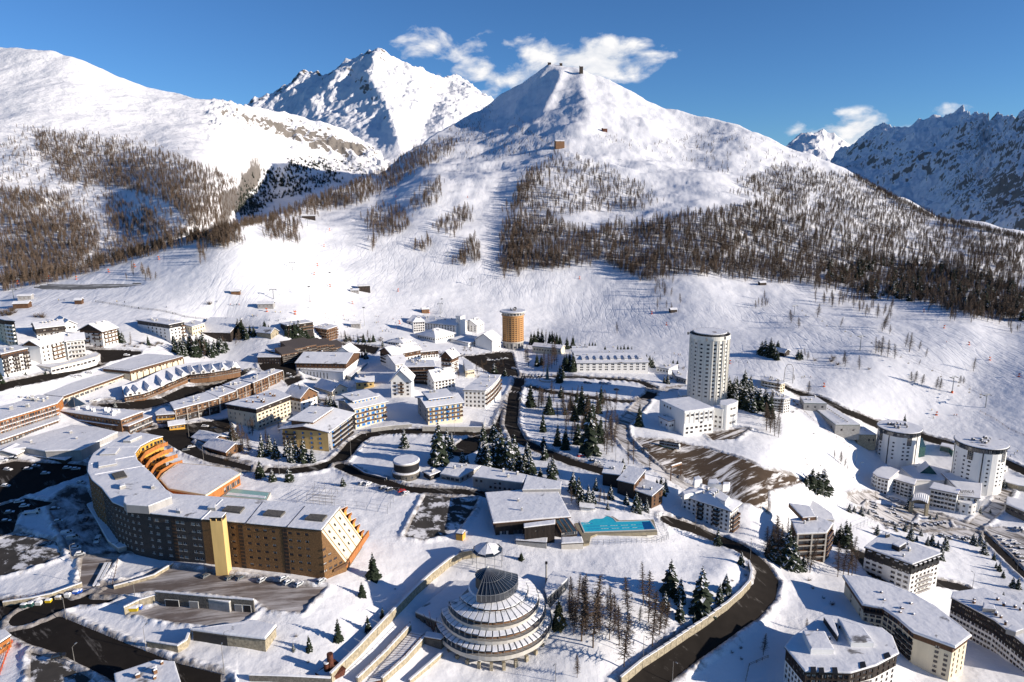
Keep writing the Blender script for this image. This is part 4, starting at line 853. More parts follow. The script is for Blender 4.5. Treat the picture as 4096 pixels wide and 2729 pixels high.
# dark stepped row with mansard slopes
def rowz(x,y):return(1030+x*370/1326,1350+y*370/1326)
rows_=[((350,250,520,200,480,160,340,200),(360,380)),((470,175,645,130,600,70,455,100),(530,330)),((640,140,790,95,730,40,600,70),(680,300)),((790,140,935,90,880,55,780,75),(820,280)),((935,130,1060,95,1000,50,920,75),(960,270)),((1060,160,1205,115,1150,75,1040,105),(1080,270))]
nm=['leftmost','second from left','third from left','fourth from left','fifth from left','rightmost']
for(c,b),q in zip(rows_,nm):
 pts=[rowz(c[k],c[k+1])for k in range(0,8,2)]
 r,I=house('row_house',f'{q} of the dark stepped row houses with steep bare roofs',rowz(*b),pts[0],pts[3],pts[1],'dark',roof='shed',axis='R',rise=3.0,fR=W_(4,6,w=1.6,h=1.3,k='french',balc=[(0,1,[0,1,2,3],'dark',1.6)]),bands=[(.0,'wood')],snow=.05,chim=0,group='dark stepped row houses',fascia='tile',ov=.3)
 for ch in r.children:
  if ch.name.startswith('roof'):
   for g in ch.children:g.data.materials[0]=M['tile']
for i,(pts,base)in enumerate([([rowz(340,250),rowz(440,165),rowz(270,150),rowz(120,180)],rowz(330,330)),([rowz(455,160),rowz(560,70),rowz(420,65),rowz(260,95)],rowz(440,250)),([rowz(330,290),rowz(330,250),rowz(20,235),rowz(0,290)],rowz(330,400))]):
 poly_house('row_house',['flat snowy left end house of the dark stepped row','upper flat snowy end house of the dark stepped row','low snowy shop storey left of the dark stepped row'][i],pts,base,{0:W_(2,3),3:W_(2,8,w=1.4)},'dark',ov=.4,fascia='tile')
r,I=house('hotel','long white hotel with a dark top storey and a blank snowy roof',a2(826,724),a2(826,588),a2(374,578),a2(948,490),'white',axis='L',rise=4.2,fL=W_(3,13,w=1.1,h=1.5,bot=2.5),fR=W_(3,9,w=1.3,h=1.2),bands=[(.68,'brown')],ov=.9,chim=2)
poly_house('hotel_annex','low white annex with tall narrow windows in front of the long white hotel',[a2(800,670),a2(836,640),a2(440,628),a2(417,642)],a2(800,750),{3:W_(1,12,w=.8,h=4.5,skip=[(0,8),(0,9),(0,10),(0,11)]),0:W_(1,2)},'white',ov=.4,fascia='ledge')
house('hotel','taller gabled wing at the right end of the long white hotel',a2(880,640),a2(880,500),a2(716,492),a2(942,462),'white',axis='R',ridge=a2(795,438),fR=W_(4,5),ov=.8)
poly_house('covered_ramp','pale covered ramp with a snow strip right of the long white hotel',[a2(872,712),a2(1026,582),a2(968,568),a2(828,698)],a2(875,742),{},'concrete',ov=.2,fascia='concrete')
house('chalet','big white chalet with a brown gable in the centre cluster, upper left',a2(1255,628),a2(1250,505),a2(1152,468),a2(1500,452),'white',axis='R',ridge=a2(1195,440),fL=W_(4,3,balc=[(.1,.9,[1,2,3],'dark')]),fR=W_(3,8),gab='brown',bands=[(.62,'brown')],ov=1.3,chim=3)
house('chalet','dark timber house joined to the big white chalet on its right',a2(1505,545),a2(1503,482),a2(1400,430),a2(1682,470),'white',axis='R',rise=3.0,fR=W_(3,7),bands=[(.5,'brown')],ov=1.0,chim=2)
house('villa','small hip roofed white house behind the big white chalet',a2(1352,425),a2(1350,400),a2(1214,386),a2(1428,368),'white',roof='hip',rise=2.4,fR=W_(1,4),fL=W_(1,6),chim=2)
house('villa','snowy steep roofed house between the white chalet and dark galleries',a2(1290,665),a2(1285,600),a2(1252,520),a2(1385,575),'white',axis='R',rise=5.0,fR=W_(2,3),chim=0)
poly_house('gallery_building','dark wooden gallery block with a chimney studded snow roof in the centre',[a2(1365,622),a2(1640,615),a2(1625,560),a2(1395,565)],a2(1370,770),{0:W_(5,8,w=1.8,h=1.6,balc=[(0,1,[1,2,3,4],'brown',1.5)]),3:W_(5,3)},'dark',ov=1.0,chim=6,fascia='brown')
house('chalet','white chalet with wooden balcony gable, last of the centre cluster beside the road',a2(1802,690),a2(1798,530),a2(1688,540),a2(1922,518),'white',axis='R',ridge=a2(1738,474),fL=W_(4,3,balc=[(.05,.9,[1,2,3],'brown',1.6)]),fR=W_(4,5,balc=[(.35,.65,[1,2],'brown')]),gab='brown',bands=[(.7,'brown')],ov=1.4,chim=2)
poly_house('villa','low snow roofed wing wrapping the wooden balcony chalet',[a2(1928,655),a2(2008,642),a2(1985,590),a2(1935,555),a2(1905,560)],a2(1930,708),{0:W_(1,4,w=1.4),1:W_(1,4)},'cream',ov=.3)
house('chalet','bright white gabled chalet facing the camera with small central balconies',a2(1422,890),a2(1424,742),a2(1238,746),a2(1455,690),'white',axis='R',ridge=a2(1326,650),fL=W_(4,3,w=1.7,balc=[(.36,.64,[1,2,3],'brown')]),ov=1.3,chim=1)
house('chalet','white house with steep crossing snowy roofs and an outside stair',a2(1640,838),a2(1640,748),a2(1555,700),a2(1830,718),'white',axis='R',rise=6.0,fR=W_(3,6),fL=W_(2,3),ov=.9,chim=3)
poly_house('hotel','white hotel with arched top windows and a curved balcony front by the bend',[a2(2108,838),a2(2162,798),a2(2210,748),a2(2246,698),a2(2085,692),a2(1912,832)],a2(2112,1002),{5:W_(4,5,w=1.3,h=1.5),0:W_(4,4,balc=[(0,1,[1,2,3],'brown')]),1:W_(4,4,balc=[(0,1,[1,2,3],'brown')]),2:W_(4,4,balc=[(0,1,[1,2,3],'brown')])},'white',ov=.7,chim=3,para=False)
house('house','small yellow house with a snowy roof in the centre of the village',a2(1082,802),a2(1082,750),a2(920,764),a2(1098,712),'yellow',axis='L',rise=2.2,fL=W_(1,3),ov=.9,chim=1,cat='house')
house('house','cream gabled house with a blue shaded roof below the white annex',a2(705,882),a2(700,842),a2(562,790),a2(826,804),'cream',axis='L',rise=4.0,fR=W_(1,2),ov=1.0,chim=1,cat='house')
r,I=house(FL,'cream flats with bright blue shutters and a stepped snowy roof, left of the two',a2(916,1192),a2(906,1000),a2(764,922),a2(1186,935),'cream',axis='R',rise=2.2,fR=W_(4,6,w=1.6,h=1.7,k='blue',top=.7,balc=[(0,.34,[1,2,3],'brown',1.5),(.36,.6,[1,2,3],'brown',.8),(.64,1.0,[1,2,3],'brown',1.5)]),fL=W_(4,3,k='blue',w=1.0,m='grey'),ov=1.6,chim=0)
topbox(r,I,.1,.85,.22,.85,I['h']+.8,I['h']+3.0,'cream',1.4,wn=6,k='blue',slope=.8)
chimney(r,*I['X'](.4,.5),I['h']+4.0,1.0,1.2);chimney(r,*I['X'](.25,.6),I['h']+4.0,1.0,1.2)
r,I=house(FL,'cream flats with bright blue shutters beside the bend road, right of the two',a2(1596,1150),a2(1578,985),a2(1462,900),a2(1902,948),'cream',axis='R',rise=2.4,fR=W_(4,6,w=1.6,h=1.7,k='blue',top=.7,balc=[(0,.45,[1,2,3],'brown',1.5),(.55,1.0,[1,2,3],'brown',1.8)]),fL=W_(4,2,m='grey'),ov=1.6,chim=0)
topbox(r,I,.15,.8,.25,.85,I['h']+.8,I['h']+2.9,'brown',1.3,wn=6,k='blue',slope=.9)
chimney(r,*I['X'](.3,.7),I['h']+4.2,1.4,1.3);chimney(r,*I['X'](.42,.7),I['h']+4.2,1.4,1.3)
r,I=house(FL,'yellow ended apartment house with big snowy roof planes above the snowy firs',a2(656,1394),a2(660,1213),a2(312,1148),a2(764,1048),'yellow',axis='R',rise=2.6,fL=W_(4,5,w=1.2,h=1.3,k='blue',a=.08,b=.0,balc=[(.7,.98,[1,2,3],'dark',1.6)]),fR=W_(4,3,k='blue',m='grey',balc=[(.15,.95,[0,1,2,3],'dark',1.6)]),ov=1.8,chim=0,gab='brown')
topbox(r,I,.1,.85,.38,.85,I['h']+1.9,I['h']+4.0,'wood',1.3,slope=.5);chimney(r,*I['X'](.5,.55),I['h']+4.8,1.2,1.0)
house('house','white house with a wooden gable and tiled snowy roof, behind the yellow ended flats',a2(412,1032),a2(408,902),a2(284,868),a2(545,848),'white',axis='L',ridge=a2(478,812),fL=W_(3,4),fR=W_(3,3),gab='wood',bands=[(.72,'wood')],ov=1.0,cat='house')
# long white hotel by the ski field, its clock tower and villas
house('hotel','big white hotel with rows of small windows, left of the clock tower',a2(1842,318),a2(1840,238),a2(1432,188),a2(1918,200),'white',axis='L',rise=4.5,fL=W_(4,17,w=1.1,h=1.5),ov=.7,chim=7)
house('hotel','left corner wing of the big white hotel, slightly taller roof',a2(1452,300),a2(1446,205),a2(1424,190),a2(1552,200),'white',roof='hip',rise=4.0,fR=W_(4,5),fL=W_(4,2),chim=2)
r,I=house('clock_tower','square white tower with a clock beside the big white hotel',a2(1880,318),a2(1880,158),a2(1840,152),a2(1915,146),'white',roof='flat',ov=.25,fascia='ledge',chim=0,cat='tower')
p=np.array(I['X'](0,.5))-np.array(I['u'])*.06
def disc(root,c,nrm,r,mface,name='clock_face',hands=True):
 n=np.array([nrm[0],nrm[1]]);t=np.array([-n[1],n[0]]);mb=MB();P=lambda a,b,d:(c[0]+t[0]*a+n[0]*d,c[1]+t[1]*a+n[1]*d,c[2]+b)
 for k in range(24):
  a0,a1_=k*math.pi/12,(k+1)*math.pi/12;mb.quad(P(r*math.cos(a0),r*math.sin(a0),.1),P(r*math.cos(a1_),r*math.sin(a1_),.1),P(r*.86*math.cos(a1_),r*.86*math.sin(a1_),.1),P(r*.86*math.cos(a0),r*.86*math.sin(a0),.1),m=1)
  if mface:mb.quad(P(0,0,.06),P(r*math.cos(a0),r*math.sin(a0),.06),P(r*math.cos(a1_),r*math.sin(a1_),.06))
 if hands:
  mb.quad(P(-.1,0,.12),P(.1,0,.12),P(.1,r*.75,.12),P(-.1,r*.75,.12),m=1);mb.quad(P(0,-.12,.13),P(r*.5,-.12,.13),P(r*.5,.12,.13),P(0,.12,.13),m=1)
 mb.build(name,[M['white'],M['black']],root)
disc(r,(p[0],p[1],I['h']*.78),(-I['u'][0],-I['u'][1]),1.9,True)
house('hotel','white gabled hotel wing with nine windows, right of the clock tower',a2(2032,296),a2(2030,238),a2(1912,222),a2(2082,215),'white',axis='R',ridge=a2(1968,186),fL=W_(3,4,w=1.1),fR=W_(3,3),chim=4)
house('restaurant_pavilion','wide hip roofed white pavilion in shadow below the big white hotel',a2(1652,392),a2(1648,345),a2(1492,312),a2(1812,304),'white',roof='hip',rise=5.0,fR=W_(1,9,w=1.6),fL=W_(1,8,w=1.6),ov=1.5,chim=1)
house('villa','white villa with a snowy gable in shadow beside the ochre round tower',a2(2102,402),a2(2096,330),a2(1935,345),a2(2256,318),'white',axis='L',ridge=a2(2176,282),fR=W_(3,5),fL=W_(2,5),ov=1.0,chim=1)
house('villa','low hip roofed entrance wing between the white villa and the round tower',a2(2184,458),a2(2182,425),a2(2068,412),a2(2266,412),'white',roof='hip',rise=2.2,fR=W_(1,3),chim=0)
house('villa','low shaded porch roof left of the white villa',a2(1955,432),a2(1952,400),a2(1760,385),a2(2070,380),'white',roof='shed',rise=1.5,fR=W_(1,6),chim=0)
house('villa','long low cream hut with snow roof right of the ochre round tower',a3(454,505),a3(450,450),a3(168,445),a3(515,432),'cream',axis='L',rise=2.0,fL=W_(1,10,w=1.5),chim=1)
r,I=house(FL,'long white three storey flats with wide windows and snowed dormers beside the plaza',a3(600,660),a3(598,582),a3(538,470),a3(1258,580),'white',axis='R',rise=2.6,fR=W_(3,11,w=2.6,h=1.3,k='white'),fL=W_(3,4),ov=.9,chim=4)
for k in range(9):
 s=.08+.1*k;topbox(r,I,s,s+.045,.12,.35,I['h']+.6,I['h']+2.3,'white',.25,name='dormer')
house(FL,'left rear wing of the long white flats under a lumpy snow roof',a3(560,560),a3(560,475),a3(600,432),a3(775,462),'white',axis='R',rise=2.4,fR=W_(2,6),chim=5)
poly_house('villa','small white house with chimneys left of the tall white tower',[a3(1440,640),a3(1525,600),a3(1420,588),a3(1328,620)],a3(1442,682),{0:W_(1,3),3:W_(1,4)},'white',chim=4)
poly_house('villa','low snowy roofed house at the foot of the tall white tower, left side',[a3(1508,705),a3(1600,735),a3(1610,660),a3(1470,650)],a3(1510,745),{0:W_(1,4),3:W_(1,2)},'concrete',chim=2)
# -- round towers
def torre():
 root,c,r,h,z=round_tower('round_tower','ochre round tower with a wide snow rimmed crown and small square windows',(2053,1400),44,1253,'torre',0,0)
 n=22;foot=7.5;ftop=h-3.2;fl=13;fh=(ftop-foot)/fl;off=.35
 w=MB();rows=[(foot+fh*(i+.28),foot+fh*(i+.72))for i in range(fl-1)]
 ops=ringwall(w,r,foot,ftop,n,rows,lambda k:1.7);w.build('wall',M['torre'],root)
 for p,q,inn,rr in ops:windows(root,p,q,inn,rr,'hole',.25)
 b=MB();ops=ringwall(b,r*1.0-.3,-5,foot-.4,16,[(1.0,5.8)],lambda k:r*.28);b.build('base_storey',M['grey'],root)
 for p,q,inn,rr in ops:windows(root,p,q,inn,rr,'shop',.25)
 b=MB();b.cyl((0,0),r+.5,foot-.4,foot+.2,44);b.build('cornice',M['ledge'],root)
 t=MB();rr_=[(ftop+.35,ftop+2.3)];ops=ringwall(t,r+.15,ftop,ftop+2.9,20,rr_,lambda k:2.4);t.build('top_storey',M['ledge'],root)
 for p,q,inn,rr in ops:windows(root,p,q,inn,rr,'shop',.25)
 d=MB();d.cyl((0,0),r+.9,ftop-.5,ftop,44);d.build('cornice',M['torre'],root)
 d=MB();d.cyl((0,0),r+2.6,ftop+2.9,ftop+3.7,48);rf=d.build('roof',M['ledge'],root)
 s=MB();s.cyl((0,0),r+2.3,ftop+3.704,ftop+4.1,48,r1=r+1.9);s.build('snow_cover',MSR,rf)
 for k in range(9):chimney(rf,RNG.uniform(-3,3),RNG.uniform(-4,4),ftop+4.2,RNG.uniform(.6,1.4),RNG.uniform(.8,2.2),'railing')
 dm=MB()
 for i in range(5):
  for j in range(10):
   a0,a1_,r0,r1=j*.628,(j+1)*.628,i*.34,(i+1)*.34
   P=lambda rr,a:(rr*math.cos(a),rr*math.sin(a)*.6+.8*(rr*rr)*.35,1.9+rr*math.sin(a)*.8)
   dm.quad(P(r0,a0),P(r1,a0),P(r1,a1_),P(r0,a1_))
 dm.tube((0,.2,0),(0,.2,1.9),.12);dm.build('dish_antenna',M['black'],rf,loc=(2.2,0,ftop+4))
torre()
def torrebianca():
 root,c,r,h,z=round_tower('round_tower','tall white ribbed round tower with columns of small windows and a snow disc on top',a3(1785,975),80.5,1352,'tower',0,0)
 n=18;lo=-5;fl=15;top=h-2.2;fh=3.02;w=MB()
 rows=[(top-4.2-fh*i,top-4.2-fh*i+1.35)for i in range(int((top-6)/fh))]
 ops=ringwall(w,r-.5,lo,h,n,rows,lambda k:1.9);w.build('wall',M['tower'],root)
 for p,q,inn,rr in ops:windows(root,p,q,inn,rr,'hole',.25)
 for k in range(n):
  a=2*math.pi*k/n
  for da in(-.055,.055):
   rb=MB();rb.box(r-.9,r+.05,-.28,.28,lo,h-2.4,0);rb.build('rib',M['tower'],root,rz=a+da)
 d=MB();N=60
 for k in range(N):
  a0,a1_=2*math.pi*k/N,2*math.pi*(k+1)/N;P=lambda rr,a,zz:(rr*math.cos(a),rr*math.sin(a),zz)
  d.hexa([P(r+.12,a0,h-2.4),P(r+.12,a1_,h-2.4),P(r-.35,a1_,h-2.4),P(r-.35,a0,h-2.4)],[P(r+.12,a0,h+.6),P(r+.12,a1_,h+.6),P(r-.35,a1_,h+.6),P(r-.35,a0,h+.6)])
 d.build('parapet',M['tower'],root)
 f=MB();f.cyl((0,0),r-.4,h-1.6,h-1.2,48);f.cyl((0,0),r*.78,h-1.2,h+1.6,48);rf=f.build('roof',M['black'],root)
 s=MB();s.cyl((0,0),r*.83,h+1.604,h+2.1,48,r1=r*.81);s.build('snow_cover',MSR,rf)
 k=MB();k.cyl((r*.15,-r*.25),1.7,h+2.0,h+2.14,16);k.build('roof_hatch',M['brown'],rf)
 rl=MB()
 for i in range(40):
  a=2*math.pi*i/40;q=(r*.9*math.cos(a),r*.9*math.sin(a));rl.tube((*q,h-1.2),(*q,h+2.2),.06,n=4);a2_=a+2*math.pi/40;q2=(r*.9*math.cos(a2_),r*.9*math.sin(a2_));rl.tube((*q,h+2.1),(*q2,h+2.1),.06,n=4)
 rl.build('railing',M['railing'],rf)
 for px,py in((1620,300),(1640,297),(1940,330),(1960,345),(1920,325),(1790,360)):
  q=onz(*a3(px,py),z+h+1)-c;mb=MB();mb.box(-.6,.6,-.4,.4,0,2.0);mb.tube((0,0,2),(0,0,3.2),.08,n=4);mb.build('antenna',M['railing'],rf,loc=(*q,h-.6))
torrebianca()
def podium():
 z=lambda x,y:(2600+x*420/1345,1560+y*420/1345)
 r,L,h=poly_house('hotel_podium','square white hotel block with a flat snow roof in front of the tall white tower',[z(444,285),z(822,235),z(500,95),z(125,135)],z(443,592),{0:W_(5,6,w=1.9,h=1.5,a=.03,b=.03,top=1.2,skip=[(2,0),(2,1),(2,2),(2,4),(2,5),(0,2),(3,0),(3,1)]),3:W_(5,8,w=1.5,skip=[(3,-1),(2,-1),(0,4),(1,4),(1,5),(0,5),(0,6),(1,6),(1,7),(0,7),(4,0),(4,4),(4,5),(4,6),(4,7)])},'white',ov=.05,fascia='white',snow=.3,para=False)
 p,q=np.array(L[0]),np.array(L[1]);u=(q-p)/np.linalg.norm(q-p);o=np.array([u[1],-u[0]]);o=o if o@(np.array(L[3])-p)<0 else-o
 for k in range(7):
  for dd_ in(-.35,.35):
   c=p+(q-p)*(.02+.96*k/6)+u*dd_;mb=MB();mb.obox((0,0),u,o,.3,.25,h*.5,h-.6);mb.build('pilaster',M['white'],r,loc=(c[0],c[1],0))
 poly_house('hotel_podium','lower white link roof right of the square hotel block',[z(935,260),z(1000,215),z(880,205),z(800,215),z(822,240)],z(972,520),{0:W_(2,3,skip=[(1,-1)]),4:W_(4,2,skip=[(3,-1)])},'white',ov=.05,fascia='white',z0=None)
 cpt=[z(990,190),z(1050,205),z(1095,195),z(1125,170),z(1135,150),z(1040,135),z(950,135),z(900,160)]
 poly_house('hotel_podium','curved white hotel wing with three window rows right of the tall tower foot',[z(990,195),z(1060,190),z(1105,175),z(1128,150),z(1040,125),z(900,145),z(895,175)],z(985,480),{0:W_(3,3,w=1.2,h=1.5),1:W_(3,3,w=1.0,h=1.5),2:W_(3,2,w=.8,h=1.5)},'white',ov=.1,fascia='white')
 rr=MB();
 c=MB();B=GS(*z(945,500));hh=zat(B[:2],z(945,180)[1])-B[2];c.cyl((0,0),3.2,-4,hh,20);c.cyl((0,0),3.4,hh,hh+.4,20,1)
 tag(c.build('round_stair_tower',[M['white'],MSR],None,loc=tuple(B)),'rounded white stair tower between the square block and the curved wing','stair tower')
 poly_house('entrance_building','low white lean-to with a snow top against the shaded side of the hotel block',[z(245,410),z(308,392),z(170,330),z(110,345)],z(248,525),{0:W_(1,2),3:W_(1,2)},'white',ov=.2,fascia='rust')
 poly_house('terrace_building','round snow terrace with a ring of windows behind the square hotel block',[a3(1640,880),a3(1560,885),a3(1528,860),a3(1530,830),a3(1560,808),a3(1620,800)],a3(1640,905),{0:W_(1,5),1:W_(1,3)},'white',ov=.2,fascia='white')
podium()
# -- right side
poly_house(FL,'upper cream flats with orange doors and white balconies at the slope edge',[a4(118,778),a4(156,766),a4(40,712),a4(-60,705),a4(-60,745)],a4(124,864),{0:W_(3,2),4:W_(3,6,k='french',h=1.9,w=1.6,balc=[(.1,.98,[0,1,2],'white')])},'cream',chim=6,ov=.6)
poly_house(FL,'lower white flats with stacked white balconies above the snow bank',[a4(150,918),a4(205,905),a4(40,832),a4(-60,840),a4(-60,900)],a4(168,1052),{0:W_(5,3,w=1.2),4:W_(5,7,k='french',h=1.7,w=1.6,balc=[(.2,.98,[0,1,2,3,4],'white')])},'white',chim=8,ov=.6)
poly_house('station_building','far low section of the long grey building beside the sunken road',[a4(332,952),a4(540,957),a4(440,893),a4(292,893)],a4(336,1010),{3:W_(1,3,w=1.6),0:W_(1,3)},'grey',ov=.05,fascia='green',chim=2)
r,L,h=poly_house('station_building','middle and longest section of the long grey building, roof with many vents',[a4(622,1152),a4(848,1152),a4(545,965),a4(385,968)],a4(628,1240),{3:W_(1,4,w=2.0),0:W_(1,2)},'concrete',ov=.05,fascia='green',chim=0)
for k in range(13):
 t=.1+.065*k;p=np.array(L[1])*(1-t)+np.array(L[2])*t;q=np.array(L[0])*(1-t)+np.array(L[3])*t;c=p*.6+q*.4;chimney(r,c[0],c[1],h+.6,.7,.8,'railing')
r,L,h=poly_house('station_building','near block of the long grey building with a sunlit stone end wall',[a4(828,1242),a4(1000,1244),a4(880,1172),a4(704,1175)],a4(836,1334),{3:W_(1,2,w=2.4,h=2.6),0:W_(1,4,w=1.0,h=2.0,skip=[(0,0),(0,1)])},'stone',ov=.05,fascia='green',chim=4,chs=(.8,.9))
# twin round towers
def twin(label,base,rpx,top,lo0,a_off):
 root,c,r,h,z=round_tower('round_tower',label,base,rpx,top,'',0,0)
 n=26;fh=2.95;w=MB();rows=[(h-5.4-fh*i,h-5.4-fh*i+1.2)for i in range(1,int((h-7)/fh))]
 band=h-3.0
 sel=lambda k:(1.4,0,1.4,1.9,0,0)[(k+a_off)%6]
 ops=ringwall(w,r,-8,band,n,rows,sel);w.build('wall',M['white'],root)
 for p,q,inn,rr in ops:windows(root,p,q,inn,rr,'hole',.25)
 for k in range(n):
  if(k+a_off)%6==5:
   a=2*math.pi*(k+.5)/n;rb=MB();rb.box(r-.5,r+.06,-.35,.35,-8,band,0);rb.build('slit_window',M['darkglass'],root,rz=a)
  if(k+a_off)%6 in(3,):
   a=2*math.pi*(k+.5)/n;rb=MB();hh=6.0;rb.box(r-.6,r+.12,-r*.115,r*.115,band-hh,band,0)
   for i in range(4):
    for j in range(3):pass
   ob=rb.build('glass_panel',M['darkglass'],root,rz=a);g=MB()
   for i in range(5):g.box(r+.1,r+.2,-r*.115,r*.115,band-hh+hh*i/5,band-hh+hh*i/5+.12)
   for j in range(4):g.box(r+.1,r+.21,-r*.115+r*.23*j/3-.06,-r*.115+r*.23*j/3+.06,band-hh,band)
   g.build('glazing_bars',M['ledge'],ob)
 t=MB();ops=ringwall(t,r+.02,band+.002,h,40,[(band+.3,h-.3)],lambda k:r*.11 if k%5 else 0);t.build('top_storey',M['darkglass'],root)
 for p,q,inn,rr in ops:windows(root,p,q,inn,rr,'wf' if 0 else 'shop',.12)
 d=MB();d.cyl((0,0),r+1.1,h,h+.7,56);rf=d.build('roof',M['black'],root)
 s=MB();s.cyl((0,0),r+.85,h+.704,h+1.15,56,r1=r+.6);s.build('snow_cover',MSR,rf)
 for k in range(11):chimney(rf,RNG.uniform(-r*.5,r*.45),RNG.uniform(-r*.35,r*.35),h+1.4,RNG.choice((.7,1.0,1.9)),RNG.choice((.8,1.2)),'railing',RNG.random())
 return root,c,r,h,z
twin('left white twin tower with a black rimmed snow roof and glazed top strip',b4(1165,575),78,b4(1180,262)[1],0,2)
twin('right white twin tower with a black rimmed snow roof, nearer the parking lots',b4(1890,820),90,b4(1900,405)[1],0,0)
r,L,h=poly_house('hotel_wing','left front hotel wing with rounded white balconies between the twin towers',[b4(1340,738),b4(1358,695),b4(1195,640),b4(1108,672)],b4(1334,872),{3:W_(4,6,w=1.5,h=1.5,balc=[(.05,.28,[1,2,3],'white',1.5),(.6,.88,[0,1,2,3],'white',1.6)])},'white',ov=.7,fascia='brown',bands=[])
disc(r,tuple(np.array([*(np.array(L[3])*.62+np.array(L[0])*.38),h*.78])),tuple(-inward(L[3],L[0],L[1])),1.3,False,'round_window',True)
poly_house('hotel_wing','rounded left end of the hotel wings under a snowy roof, in tower shadow',[b4(1108,690),b4(1200,612),b4(1080,560),b4(1000,600),b4(968,632),b4(1010,665)],b4(1110,838),{5:W_(4,3,w=1.3),4:W_(4,2,w=1.2,balc=[(.1,.9,[1,2,3],'white')]),3:W_(4,2)},'white',ov=.5,fascia='brown')
r,L,h=poly_house('hotel_wing','right front hotel wing with white balconies below the right twin tower',[b4(1742,822),b4(1760,780),b4(1530,722),b4(1494,772)],b4(1734,990),{3:W_(4,7,w=1.5,h=1.5,balc=[(.17,.48,[0,1,2,3],'white',1.6),(.74,.98,[1,2,3],'white',1.5)])},'white',ov=.7,fascia='brown',bands=[])
disc(r,tuple(np.array([*(np.array(L[3])*.36+np.array(L[0])*.64),h*.78])),tuple(-inward(L[3],L[0],L[1])),1.3,False,'round_window',True)
poly_house('hotel_wing','right end block of the hotel wings with a tilted snowy roof beside the drum',[b4(1945,862),b4(1958,728),b4(1790,640),b4(1600,632),b4(1752,782),b4(1756,838)],b4(1945,992),{0:W_(4,4,w=1.4),5:W_(4,3,w=1.5)},'white',ov=.6,fascia='brown')
def drum():
 B=GS(*b4(1806,1008));r=78/2.2988/FPX*((B-CAM)@CF);c=B[:2]+B[:2]/np.linalg.norm(B[:2])*r*.9;h=zat(c-B[:2]/np.linalg.norm(B[:2])*r,b4(1806,905)[1])-B[2]
 root=empty('hotel_drum',(*c,B[2]),'round white hotel drum with the roof sign standing over its snowy terrace','building');w=MB();ops=ringwall(w,r,-5,h,20,[(1.2,2.6),(h-2.9,h-1.5)],lambda k:1.3 if k%2==0 else 0);w.build('wall',M['white'],root)
 for p,q,inn,rr in ops:windows(root,p,q,inn,rr,'dark',.25)
 s=MB();s.cyl((0,0),r-.4,h-1.0,h-.6,28);s.build('snow_cover',MSR,root)
 sg=MB();u=np.array([1.0,.0]);
 for k in range(12):sg.tube((-r+2*r*k/11,r*.4,h-1),(-r+2*r*k/11,r*.4,h+4.0),.09,n=4)
 sg.tube((-r,r*.4,h+4),(r,r*.4,h+4),.09,n=4);f=sg.build('sign_frame',M['ledge'],root)
 for i,ch in enumerate('UAPPALA'):
  cu=bpy.data.curves.new('letter','FONT');cu.body=ch;cu.size=2.9;cu.extrude=.12;cu.align_x='CENTER'
  o=bpy.data.objects.new('letter',cu);COL.objects.link(o);dg=bpy.context.evaluated_depsgraph_get();me=bpy.data.meshes.new_from_object(o.evaluated_get(dg));bpy.data.objects.remove(o);bpy.data.curves.remove(cu)
  me.materials.clear();me.materials.append(M['frame']if i==0 else M['railing']);lo=newobj('letter',me,f,(-r*.85+i*2*r*.85/6,r*.4-.25,h+4.1));lo.rotation_euler[0]=math.pi/2
  if i==0:mb=MB();mb.box(-1.3,1.3,-.05,.05,-.3,2.4);mb.build('sign_panel',M['cblue'],f,loc=(-r*.85,r*.4,h+4.1))
drum()
house('glass_lobby','steep glass gabled lobby between the two hotel wings',b4(1385,705),b4(1378,642),b4(1330,600),b4(1572,664),'green',axis='L',ridge=b4(1465,560),fR=W_(2,6,w=1.4,h=2.2,k='shop'),ov=.3,fascia='green',snow=.05,chim=0,gab='green')
poly_house('hotel_podium','low shaded roof deck behind the glass lobby between the twin towers',[b4(1360,700),b4(1620,700),b4(1670,610),b4(1400,545),b4(1220,580)],b4(1365,735),{},'white',h=6,ov=.3,fascia='ledge')
def portico():
 B=GS(*b4(1330,960));h=8.0;z=B[2]+h;q=[onz(*b4(*p),z)for p in((1320,890),(1470,915),(1482,845),(1335,830))];o=q[0];root=empty('entrance_portico',(*o,B[2]),'arched porte-cochere with a curved snow roof on brown pillars at the hotel drive','portico');q=[p-o for p in q]
 mr,ms=MB(),MB();N=8
 for k in range(N):
  t0,t1=k/N,(k+1)/N;f=lambda t:1.6*(1-(2*t-1)**2);A=q[0]+(q[1]-q[0])*t0;Bq=q[0]+(q[1]-q[0])*t1;C=q[3]+(q[2]-q[3])*t1;D=q[3]+(q[2]-q[3])*t0
  for mm,za,zb in((mr,0,.3),(ms,.305,.75)):mm.hexa([(*A,h+f(t0)+za),(*Bq,h+f(t1)+za),(*C,h+f(t1)+za),(*D,h+f(t0)+za)],[(*A,h+f(t0)+zb),(*Bq,h+f(t1)+zb),(*C,h+f(t1)+zb),(*D,h+f(t0)+zb)])
 rf=mr.build('roof',M['brown'],root);ms.build('snow_cover',MSR,rf,smooth=True)
 for p in q:mb=MB();mb.box(-.8,.8,-.8,.8,-3,h+.1);mb.build('pillar',M['stone'],root,loc=(p[0]*.95,p[1]*.95,0))
 mb=MB();mb.obox(q[3],(q[2]-q[3])/np.linalg.norm(q[2]-q[3]),np.array([0,1.0]),np.linalg.norm(q[2]-q[3]),.3,2.5,h-1.5);mb.build('glazed_screen',M['darkglass'],root)
portico()
poly_house('station_building','low white building at the right edge behind the right twin tower',[b4(2090,600),b4(2205,575),b4(2130,535),b4(2010,545)],b4(2095,655),{0:W_(1,3)},'white',ov=.1,fascia='ledge')
